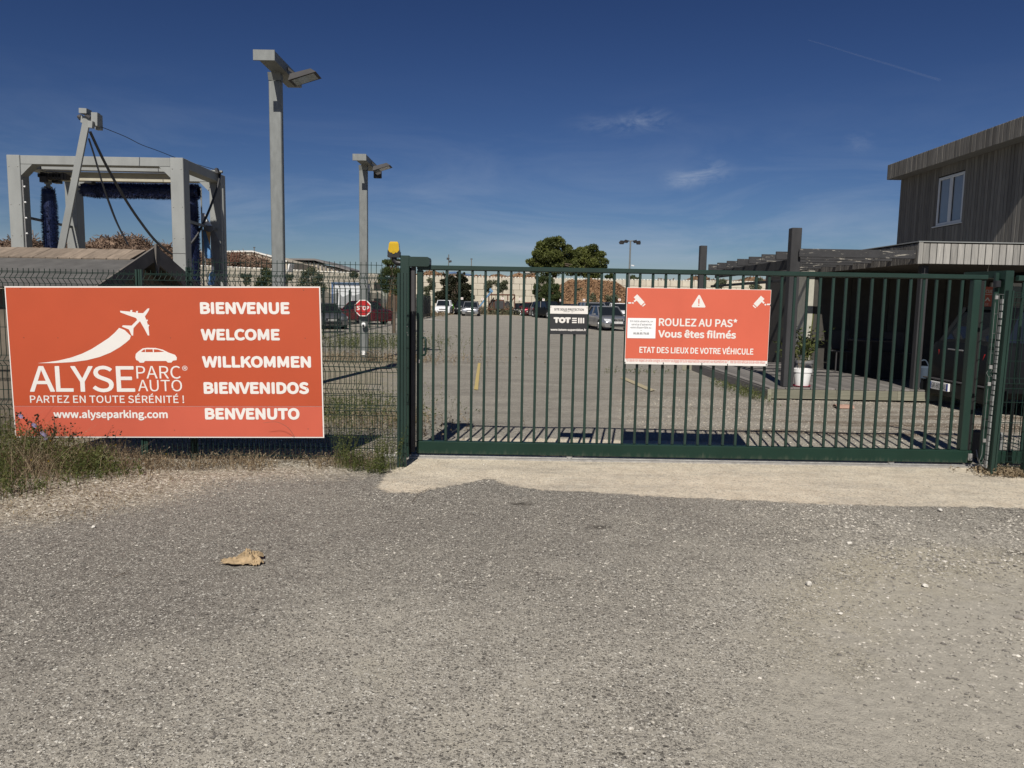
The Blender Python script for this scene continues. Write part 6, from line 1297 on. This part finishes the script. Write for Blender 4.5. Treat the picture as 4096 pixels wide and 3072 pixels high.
for (px, Y, c, k, L, H, lab) in [(2172, 80, DGR, 'hatch', 4.1, 1.52, 'dark grey car, leftmost of the tight row behind the protection sign'), (2186, 76, SIL, 'suv', 4.2, 1.6, 'silver car with roof rails next in the tight row behind the protection sign'), (2203, 72.5, BLK, 'suv', 4.3, 1.66, 'black off roader at the near left end of the tight row'),
                                 (2228, 76, BLK, 'hatch', 4.1, 1.5, 'black hatchback whose roof shows just left above the protection sign'), (2262, 80, DGR, 'sedan', 4.4, 1.44, 'dark saloon roof just above the protection sign'), (2268, 92, DRED, 'hatch', 3.9, 1.62, 'dark red roof above the protection sign'), (2306, 90, WHT, 'hatch', 4.0, 1.62, 'white roof above the middle of the protection sign'), (2352, 88, WHT, 'hatch', 4.0, 1.62, 'white roof at the right end above the protection sign'),
                                 (2320, 70, DBL, 'sedan', 4.4, 1.44, 'long dark blue roof right behind the protection sign'), (2428, 70, DBL, 'suv', 4.4, 1.66, 'dark blue car behind the two silver cars'), (2492, 66, WHT, 'hatch', 4.0, 1.6, 'white car half hidden by the left edge of the warning sign')]:
    car(lab, gx(px, Y), Y + 2, RV if px < 2240 else FR, c, k, L, 1.76, H, rack=(k == 'suv'))
a = car('silver people carrier behind the silver saloon', gx(2396, 47), 50.5, FR + .12, SIL, 'hatch', 4.3, 1.78, 1.62)
a = car('silver saloon with four ring grille, nearest car right of the protection sign', gx(2448, 43), 45.6, FR + .20, SIL, 'sedan', 4.5, 1.77, 1.42)
MB().bbox(2.262, 2.275, -.30, .30, .53, .70, .03).build('grille_surround', M['rim'], a); g_ = MB().bbox(2.276, 2.285, -.26, .26, .55, .68, .02).build('grille_mesh', M['black'], a)
for k in range(4):
    pts = [(2.29, -.135 + k * .09 + .058 * math.cos(q * math.pi / 8), .615 + .058 * math.sin(q * math.pi / 8)) for q in range(17)]; MB().tube(pts, .008, 5, cap=False).build('ring_emblem', M['steel'], a)
text_part('BM 586 PT', (-.22, .22, .44, .51), lambda u, v: (2.274, u, v), M['blackp'], a, 0.0)
car('white car behind the warning sign seen at its right edge', gx(3095, 46), 48, FR + .5, SIL, 'hatch', 4.2, 1.78, 1.5)
car('dark blue saloon parked behind the tall pergola post', gx(3112, 31) + .6, 33.0, FR + .75, DBL, 'hatch', 4.4, 1.8, 1.47)
car('bright blue car with red tail lamp glimpsed right of the pergola post', gx(3182, 27) + .35, 28.6, math.pi / 2 + .25, BLU, 'hatch', 4.2, 1.78, 1.5)
car('white small car half hidden by the plant pots', gx(3205, 23.5) + .5, 25.0, FR, WHT, 'hatch', 3.7, 1.65, 1.2)
car('dark red estate car parked beyond the side fence shade net', -9.9, 49, math.pi - .75, DRED, 'sedan', 4.6, 1.8, 1.46)
car('pale silver car nose behind the fence weeds at the left', -10.2, 40.5, FR + .5, SIL, 'hatch', 4.0, 1.75, 1.35)
# dark SUV by the deck
suv = car('black off road wagon parked right of the deck behind the gate end', 7.15 + 2.3, 12.05, 0.0, BLK, 'suv', 4.6, 1.86, 1.66, group=None)
def sp_(x, y, z): return (x, y, z)
pc_ = P(3808, 1545, 12.4); ly = pc_.y - 12.05; lz = pc_.z
MB().bbox(-2.385, -2.35, ly - .27, ly + .27, lz - .065, lz + .065, .004).build('number_plate', M['plate'], suv)
text_part('GR-802-NL', (-.215, .215, -.042, .042), lambda u, v: (-2.3895, ly - u, lz + v), M['blackp'], suv, 0.0)
for s in (-1, 1): MB().box(-2.388, -2.386, ly + s * .245 - .02, ly + s * .245 + .02, lz - .06, lz + .06).build('plate_band', M['bluep'], suv)
MB().bbox(-2.36, -2.2, -.90, .90, lz + .09, lz + .115, .008).build('bumper_trim', M['rubber'], suv); MB().bbox(-2.35, -2.1, -.88, .88, .35, lz - .10, .05).build('rear_bumper', paint(*BLK), suv)
MB().tube([(-2.36, -.2, .95), (-2.38, -.1, .95), (-2.36, .2, .95)], .012, 6).build('tailgate_handle', M['rim'], suv)
# odd things along the far wall
for i, (px, py) in enumerate([(1848, 1194), (1930, 1196), (2010, 1194), (2080, 1197), (2174, 1199), (2243, 1201), (2336, 1200), (2403, 1200), (2478, 1199)]):
    p = P(px, py, 89); t = thing('bay_sign', ['white bay sign above the silver grey hatchback', 'white bay sign in front of the blue auger', 'white bay sign over the rusty frame', 'white bay sign left of the dark red car', 'white bay sign above the left end of the tight car row', 'white bay sign before the bushy conifer edge', 'white bay sign before the chip heap, left one', 'white bay sign before the chip heap, middle one', 'white bay sign before the chip heap, right one'][i], 'sign', (p.x, 89, 0), 'bay number signs')
    MB().box(p.x - .14, p.x + .14, 88.97, 88.99, p.z - .13, p.z + .13).build('plate', M['white'], t); MB().tube([(p.x - .1, 89.02, 0), (p.x - .1, 89.02, p.z + .12)], .025, 5).build('post', M['rubber'], t)
    MB().box(p.x - .05, p.x + .04, 88.955, 88.965, p.z - .02, p.z + .06).build('number', M['redprint'], t)
fr_ = thing('rusty_frame', 'rusty steel frame standing in the scrub before the far wall', 'frame', (P(2005, 1240, 89).x, 89, 0))
def q3(x, y, Y=89.0): return P(1600 + x / 3.687, 900 + y / 3.687, Y)
for a_, b_ in [((1310, 1025), (1310, 1240)), ((1690, 1025), (1690, 1230)), ((1310, 1025), (1695, 1030)), ((1385, 1100), (1385, 1240)), ((1590, 1030), (1590, 1110)), ((1530, 1110), (1530, 1235)), ((1310, 1200), (1385, 1070)), ((1640, 1130), (1690, 1060)), ((1385, 1110), (1530, 1110)), ((1300, 1240), (1700, 1240))]: MB().bar(q3(*a_), q3(*b_), .14, .14).build('beam', M['rust'], fr_)
MB().bar(q3(1465, 1120), q3(1465, 1235), 1.0, .3).build('panel', M['rubber'], fr_)
au = thing('auger_arm', 'light blue jib arm slanting up from behind the parked cars', 'jib', tuple(q3(1165, 1200, 88))); MB().bar(q3(1170, 1205, 88), q3(1355, 965, 88), .17, .17).build('arm', M['blue'], au); MB().bar(q3(1320, 955, 88), q3(1370, 985, 88), .35, .25).bar(q3(1330, 935, 88), q3(1345, 965, 88), .2, .2).build('head', M['blue'], au)
gb = q3(752, 1205, 87); tag(MB().lathe([(.1, -.34), (.30, -.30), (.34, 0), (.28, .28), (.1, .34)], tuple(gb), 16).build('green_barrel', M['lime'], None, smooth=True, org=tuple(gb)), 'lime green plastic barrel beside the white hatchback', 'barrel')
gs = P(1715, 1210, 80)
# ================================================================ DECK AND PERGOLA
DZ = 0.205; DX0, DX1, DY0, DY1 = 4.42, 7.12, 12.85, 18.6
deck = thing('deck', 'weathered grey wooden deck in front of the timber building', 'deck', (5.8, 12.85, 0))
dm = MB().bbox(-.067, .067, -(DY1 - DY0) / 2, (DY1 - DY0) / 2, -.014, .014, .004).mesh('board', M['deck'])
x = DX0 + .07
while x < DX1: inst('board', dm, (x, (DY0 + DY1) / 2 + random.uniform(-.012, .012), DZ - .014 + random.uniform(-.002, .002)), deck, rot=(0, random.uniform(-.01, .01), 0)); x += .142
gm = MB(); zc = 0.0
for k in range(12): gm.box(-1, 1, -.0 - .003 * (k % 2 == 0), .02, .012 * k, .012 * k + .0119)
for i, (x0, x1) in enumerate(((DX0 + .04, DX0 + 1.15), (DX0 + 1.155, DX0 + 2.2), (DX0 + 2.205, DX1 + .6))):
    mb = MB()
    for k in range(12): mb.box(x0, x1, DY0 - .012 - .004 * (k % 2 == 0), DY0 + .02, .02 + .0128 * k, .02 + .0128 * k + .0127)
    mb.build('front_board', M['deckface'], deck)
MB().bbox(DX0 - .03, DX0 + .035, DY0 - .03, DY0 + .04, -.01, DZ - .030, .004).build('corner_post', M['deckface'], deck)
MB().bbox(DX0 - .02, DX0 + .005, DY0 + .045, DY1 - .2, -.01, DZ - .031, .004).build('side_board', M['deck'], deck)
MB().bbox(DX0 - .25, DX0 + .15, DY1 - .19, DY1 - .16, -.01, DZ - .031, .004).build('end_board', M['deckface'], deck)
MB().box(DX0 + .02, DX1, DY0 + .03, DY1, -.01, DZ - .06).build('frame', M['void'], deck)
pg = thing('pergola', 'dark peeling timber pergola over the deck', 'pergola', (5.6, 13, 0))
pz1 = P(3155, 912, 13).z; PX = P(3140, 1400, 13).x
pp = P(3166, 1200, 13.0).x
MB().bbox(pp - .085, pp + .085, 12.92, 13.09, DZ + .002, pz1, .008).build('post', M['pergola'], pg)
pp2 = P(2810, 1050, 18.3).x
MB().bbox(pp2 - .08, pp2 + .08, 18.22, 18.38, DZ + .002, P(2810, 983, 18.3).z, .008).build('post', M['pergola'], pg)
p3 = P(3655, 1400, 13.1).x; MB().bbox(6.93, 7.05, 12.94, 13.06, DZ + .002, 2.33, .006).build('post', M['pergola'], pg)
MB().bbox(pp + .09, pp + .135, 13.1, 18.4, 2.24, 2.42, .006).build('side_beam', M['pergola'], pg)
MB().bbox(pp + .0, pp + .07, 13.1, 18.4, 2.02, 2.07, .006).build('tie_rail', M['pergola'], pg)
zr0 = P(3400, 1033, 12.86).z; zr1 = P(3400, 1000, 12.86).z
for k in range(8):
    y = 12.86 + k * .78
    MB().bbox(pp - .09 if k else pp + .03, 6.76, y - .022, y + .022, 2.425, 2.425 + (zr1 - zr0) * 1.02, .005).build('rafter', M['peel'] if k < 5 else M['peel'], pg)
# pots, plants
def pot(cx_, cy_, z, r0, r1, h, m, name, label, saucer=None):
    t = thing(name, label, 'plant pot', (cx_, cy_, z))
    MB().lathe([(r0, 0), (r1 * .93, h * .78), (r1 * .93, h * .80), (r1, h * .80), (r1, h), (r1 * .9, h), (r1 * .88, h * .92)], (cx_, cy_, z + .012), 28).build('pot', m, t, smooth=True)
    if saucer: MB().lathe([(r0 * 1.15, 0), (r0 * 1.35, .025), (r0 * 1.3, .028), (r0 * 1.1, .008)], (cx_, cy_, z), 28).build('saucer', saucer, t, smooth=True)
    return t
c = P(3206, 1548, 13.05); k = 13.1 / 3010
t = pot(c.x, 13.05, DZ + .001, 26 * k, 37 * k, 70 * k, M['whitepaint'], 'plant_pot', 'white plant pot on a dark red saucer at the front of the deck', M['redplastic'])
mb = MB()
for _ in range(16): stems(mb, [(c.x + random.uniform(-.08, .08), 13.05 + random.uniform(-.06, .06), DZ + .28)], .42, n_seg=4, leafn=1, leaf=.03, bend=.7, w=.0025)
mb.build('dry_twigs', M['dry'], t)
c2 = P(3217, 1470, 15.2)
t = pot(c2.x, 15.2, DZ + .001, .12, .17, .30, M['greypot'], 'plant_pot', 'grey plant pot with a leafy plant behind the white pot')
mb = MB()
for _ in range(60): stems(mb, [(c2.x + random.gauss(0, .06), 15.2 + random.gauss(0, .06), DZ + .30)], .62, n_seg=4, leafn=9, leaf=.075, bend=.8, w=.004)
mb.tube([(c2.x + .05, 15.2, DZ + .3), (c2.x + .12, 15.2, 1.45)], .012, 5); mb.t += [.9] * (len(mb.v) - len(mb.t)); mb.build('foliage', M['weed'], t)
c3 = P(3160, 1440, 15.9)
t = pot(c3.x, 15.9, DZ + .001, .10, .14, .2, M['greypot'], 'plant_pot', 'low dark pot with a straggly plant right of the tall pergola post')
mb = MB()
for _ in range(40): stems(mb, [(c3.x + random.gauss(0, .07), 15.9 + random.gauss(0, .06), DZ + .2)], .45, n_seg=3, leafn=7, leaf=.08, bend=1.0, w=.004)
mb.build('foliage', M['weed'], t)
tc_ = G(3380, 1628); tt = thing('roof_tile', 'broken terracotta tile lying on the gravel before the deck', 'tile', tuple(tc_))
mb = MB(); vs = []; fs = []
for i in range(9):
    a = math.pi * i / 8
    for s in (0, 1): 
        for rr in (.115, .10): vs.append((tc_.x - .15 + s * .28 - .03 * i / 8, tc_.y + rr * math.cos(a), rr * math.sin(a) * .42 - .008))
for i in range(8):
    a = i * 4; fs += [(a, a + 2, a + 6, a + 4), (a + 1, a + 5, a + 7, a + 3), (a, a + 4, a + 5, a + 1), (a + 2, a + 3, a + 7, a + 6)]
mb.add(vs, fs); mb.build('tile', M['terracotta'], tt)

# ================================================================ TIMBER BUILDING
B = thing('timber_building', 'two storey timber clad building with a canopy on the right', 'building', (10.0, 17, 0))
XF, XW = 10.3, 10.72; YN, YFAR = 8.6, XF / .484 + .05
zft, zfb = 1.6 + .380 * XF, 1.6 + .3415 * XF
def boards(x, y0, y1, z0, z1, w, m, name, t=.02, skip=None, jit=.004, axis='y', parent=None, zf=None):
    hgt = z1 - z0; gap = .006
    me_ = (MB().bbox(-t, 0, -w / 2 + gap, w / 2 - gap, -hgt / 2, hgt / 2, .004) if axis == 'y' else MB().bbox(-w / 2 + gap, w / 2 - gap, -t, 0, -hgt / 2, hgt / 2, .004)).mesh(name, m)
    a = y0 + w / 2
    while a < y1 - w * .3:
        if not (skip and skip(a)):
            j = random.uniform(-jit, 0); inst(name, me_, (x + j, a, (z0 + z1) / 2) if axis == 'y' else (a, x + j, (z0 + z1) / 2), parent or B, rot=(0, random.uniform(-.0008, .0008), 0) if axis == 'y' else (0, 0, 0))
        a += w
bw = .118
YRN = 15.1
boards(XF, YRN, YFAR, zfb, zft, bw, M['clad'], 'fascia_board', .022)
MB().bbox(XF + .003, XF + 6, YRN + .03, YFAR + .002, zft - .05, zft - .01, .005).build('roof', M['wareroof'], B)
MB().bbox(XF - .0, XF + 6, YRN - .03, YRN - .003, zfb, zft, .004).build('end_fascia', M['clad'], B)
MB().box(XF + .004, XW + .1, YRN, YFAR - .002, zfb + .02, zfb + .045).build('soffit', M['clad'], B)
MB().bbox(XF - .0, XF + 6, YFAR + .003, YFAR + .03, zfb, zft - .0, .004).build('end_fascia', M['clad'], B)
wy0, wy1 = XW / .583, XW / .5495; wz0, wz1 = 1.6 + .194 * XW, 1.6 + .3055 * XW
YWF = XW / .501
nk = int((wy0 - 15.0) / bw); boards(XW, wy0 - nk * bw, wy0 - .0, 2.5, zfb + .02, bw, M['clad'], 'cladding_board', .018)
nwin = int((wy1 - wy0) / bw)
boards(XW, wy0, wy1, wz1 + .03, zfb + .02, (wy1 - wy0) / 9, M['clad'], 'cladding_board', .018)
boards(XW, wy0, wy1, 2.5, wz0 - .05, (wy1 - wy0) / 9, M['clad'], 'cladding_board', .018)
boards(XW, wy1, YWF, 2.5, zfb + .02, bw, M['clad'], 'cladding_board', .018)
MB().box(XW + .005, XW + .05, 15.1, wy0, 2.3, zfb + .02).box(XW + .005, XW + .05, wy1, YWF - .01, 2.3, zfb + .02).box(XW + .005, XW + .05, wy0, wy1, 2.3, wz0).box(XW + .005, XW + .05, wy0, wy1, wz1, zfb + .02).build('wall', M['void'], B)
MB().box(XW + .0, XW + 6, YWF, YWF + .04, 2.3, zfb).build('rear_wall', M['clad'], B); MB().box(XW + .06, XW + 6, 15.1, 15.14, 2.3, zfb).build('front_wall', M['clad'], B)
wn2 = MB()
fw = .065; X1_ = XW - .0; xin = XW + .045
for (a, b_, c, d) in ((wy0, wy1, wz0, wz0 + fw), (wy0, wy1, wz1 - fw, wz1), (wy0, wy0 + fw, wz0 + fw + .001, wz1 - fw - .001), (wy1 - fw, wy1, wz0 + fw + .001, wz1 - fw - .001), ((wy0 + wy1) / 2 - .06, (wy0 + wy1) / 2 + .06, wz0 + fw + .001, wz1 - fw - .001)): wn2.bbox(XW - .012, xin, a, b_, c, d, .006)
wno = wn2.build('window', M['frame'], B)
for a, b_ in ((wy0 + fw, (wy0 + wy1) / 2 - .06), ((wy0 + wy1) / 2 + .06, wy1 - fw)):
    MB().box(XW + .022, XW + .03, a + .001, b_ - .001, wz0 + fw + .001, wz1 - fw - .001).build('pane', M['glass'], wno)
    MB().box(XW + .012, XW + .021, b_ - .02, b_ - .001, wz0 + fw + .002, wz1 - fw - .002).build('gasket', M['void'], wno)
MB().bbox(XW - .045, XW + .02, wy0 - .05, wy1 + .12, wz0 - .03, wz0 - .004, .004).build('window_sill', M['frame'], B)
# canopy
CX, CY = 6.79, 12.8; cz1, cz0 = 2.70, 2.345
boards(CY, CX + .05, 13.5, cz0, cz1 - .02, .1165, M['cladlight'], 'canopy_board', .02, axis='x')
boards(CX, CY + .02, 20.0, cz0 + .0, cz1 - .02, .118, M['clad'], 'canopy_board', .02)
MB().bbox(CX - .022, CX + .05, CY - .026, CY + .02, cz0 - .005, cz1 - .005, .004).build('corner_trim', M['cladlight'], B)
MB().bbox(CX - .03, 14, CY - .03, 20.1, cz1 + .0, cz1 + .018, .003).build('canopy_roof', M['galvd'], B)
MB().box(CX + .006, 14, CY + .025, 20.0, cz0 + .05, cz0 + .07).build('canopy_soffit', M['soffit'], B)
GWY = 17.0; GX0_ = 6.62
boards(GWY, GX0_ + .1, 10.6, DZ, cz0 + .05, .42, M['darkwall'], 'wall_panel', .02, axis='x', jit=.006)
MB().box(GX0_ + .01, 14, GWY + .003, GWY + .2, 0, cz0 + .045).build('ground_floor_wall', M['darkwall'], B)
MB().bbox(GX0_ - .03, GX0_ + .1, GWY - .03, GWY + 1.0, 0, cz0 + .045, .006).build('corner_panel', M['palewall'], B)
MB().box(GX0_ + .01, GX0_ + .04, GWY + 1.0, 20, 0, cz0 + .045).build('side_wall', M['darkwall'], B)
dx0, dx1 = P(3865, 1300, 16.95).x, P(3935, 1300, 16.95).x
df = MB(); 
for (a, b_, c, d) in ((10.65, 10.74, 0, 2.2), (11.62, 11.7, 0, 2.2), (10.741, 11.619, 2.12, 2.2)): df.bbox(a, b_, GWY - .06, GWY - .0, c, d, .004)
dfo = df.build('door', M['frame'], B); MB().box(10.742, 11.618, GWY - .03, GWY - .02, .05, 2.118).build('pane', M['carglass'], dfo)
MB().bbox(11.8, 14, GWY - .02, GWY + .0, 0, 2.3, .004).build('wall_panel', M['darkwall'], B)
# orange poster
QY = 15.6
e, w, h, loc = board('poster', 'tall orange poster with white lettering under the canopy beside the gate post', [(3912, 1146), (3990, 1148), (3982, 1316), (3903, 1312)], QY, .003, M['orangef'])
hw, hh = w / 2, h / 2
MB().bbox(-hw, hw, 0, .01, -hh, hh, .001).build('panel', M['orangef'], e)
text_part('ACCUEIL', (-hw * .75, hw * .72, hh * .70, hh * .86), lambda u, v: (u, -.002, v), M['white'], e, 0.01)
MB().box(-hw + .02, hw - .02, -.002, -.001, hh * .62, hh * .64).build('line', M['white'], e)
text_part('GE', (-hw * .2, hw * .15, hh * .10, hh * .22), lambda u, v: (u, -.002, v), M['white'], e, 0.0)
flat('arrow_emblem', [(-hw * .3, hh * .32), (0, hh * .50), (hw * .3, hh * .32), (hw * .15, hh * .32), (0, hh * .42), (-hw * .15, hh * .32)], -.002, M['white'], e)
for k in range(4): MB().box(-hw * .4, hw * (.3 + .1 * (k % 2)), -.002, -.001, -hh * .05 - k * .045, -hh * .05 - k * .045 + .012).build('text_line', M['white'], e)
for k in range(3): 
    v0 = -hh * .45 - k * hh * .18; MB().lathe([(.028, -.002), (.028, -.001)], (hw * .2, 0, v0), 8, 'y').build('icon', M['white'], e)
# things in the dark under the canopy
tb = thing('garden_table', 'round dark garden table standing in the shade under the canopy', 'table', (7.55, 15.9, DZ)); MB().lathe([(.45, .70), (.46, .72), (.44, .735)], (7.55, 15.9, DZ), 24).build('table_top', M['rubber'], tb); MB().tube([(7.55, 15.9, DZ), (7.55, 15.9, DZ + .70)], .03, 8).build('leg', M['rubber'], tb)
for (cx_, cy_, lab) in ((7.2, 16.45, 'dark garden chair left of the round table in the shade'), (8.3, 16.2, 'dark garden chair right of the round table in the shade')):
    t = thing('garden_chair', lab, 'chair', (cx_, cy_, DZ), 'garden chairs under the canopy'); MB().bbox(cx_ - .22, cx_ + .22, cy_ - .22, cy_ + .22, DZ + .42, DZ + .45, .01).build('seat', M['rubber'], t); MB().bbox(cx_ - .22, cx_ + .22, cy_ + .20, cy_ + .23, DZ + .46, DZ + .88, .01).build('backrest', M['rubber'], t)
    for sx_ in (-.2, .2):
        for sy_ in (-.2, .2): MB().tube([(cx_ + sx_, cy_ + sy_, DZ), (cx_ + sx_, cy_ + sy_, DZ + .42)], .015, 6).build('leg', M['rubber'], t)
wcx = P(3697, 1500, 14.2); wcn = thing('watering_can', 'grey blue watering can at the edge of the deck shade', 'watering can', (wcx.x, 14.2, DZ)); MB().lathe([(.10, 0), (.11, .28), (.07, .31)], (wcx.x, 14.2, DZ), 16).build('body', M['bluebin'], wcn, smooth=True); MB().tube(catm([Vector((wcx.x + .08, 14.2, DZ + .28)), Vector((wcx.x, 14.2, DZ + .42)), Vector((wcx.x - .12, 14.2, DZ + .36)), Vector((wcx.x - .13, 14.2, DZ + .1))], 4), .012, 6).build('handle', M['bluebin'], wcn)
MB().tube([P(3955, 1058, 12.9), P(3951, 1088, 12.9)], .004, 4).build('cable_end', M['cream'], B)
# vapour trail
D = 3200.0
q0, q1 = P(3233, 160, D), P(3760, 320, D); tr_ = MB(); n_ = 24; pts = [q0.lerp(q1, i / n_) + Vector((0, 0, .7 * math.sin(i * .5))) for i in range(n_ + 1)]; tr_.tube(pts, 1.8, 8, r2=5.0)
tag(tr_.build('vapour_trail', M['trail'], None, org=tuple(q0)), 'thin faint white vapour trail high in the upper right sky', 'vapour trail')
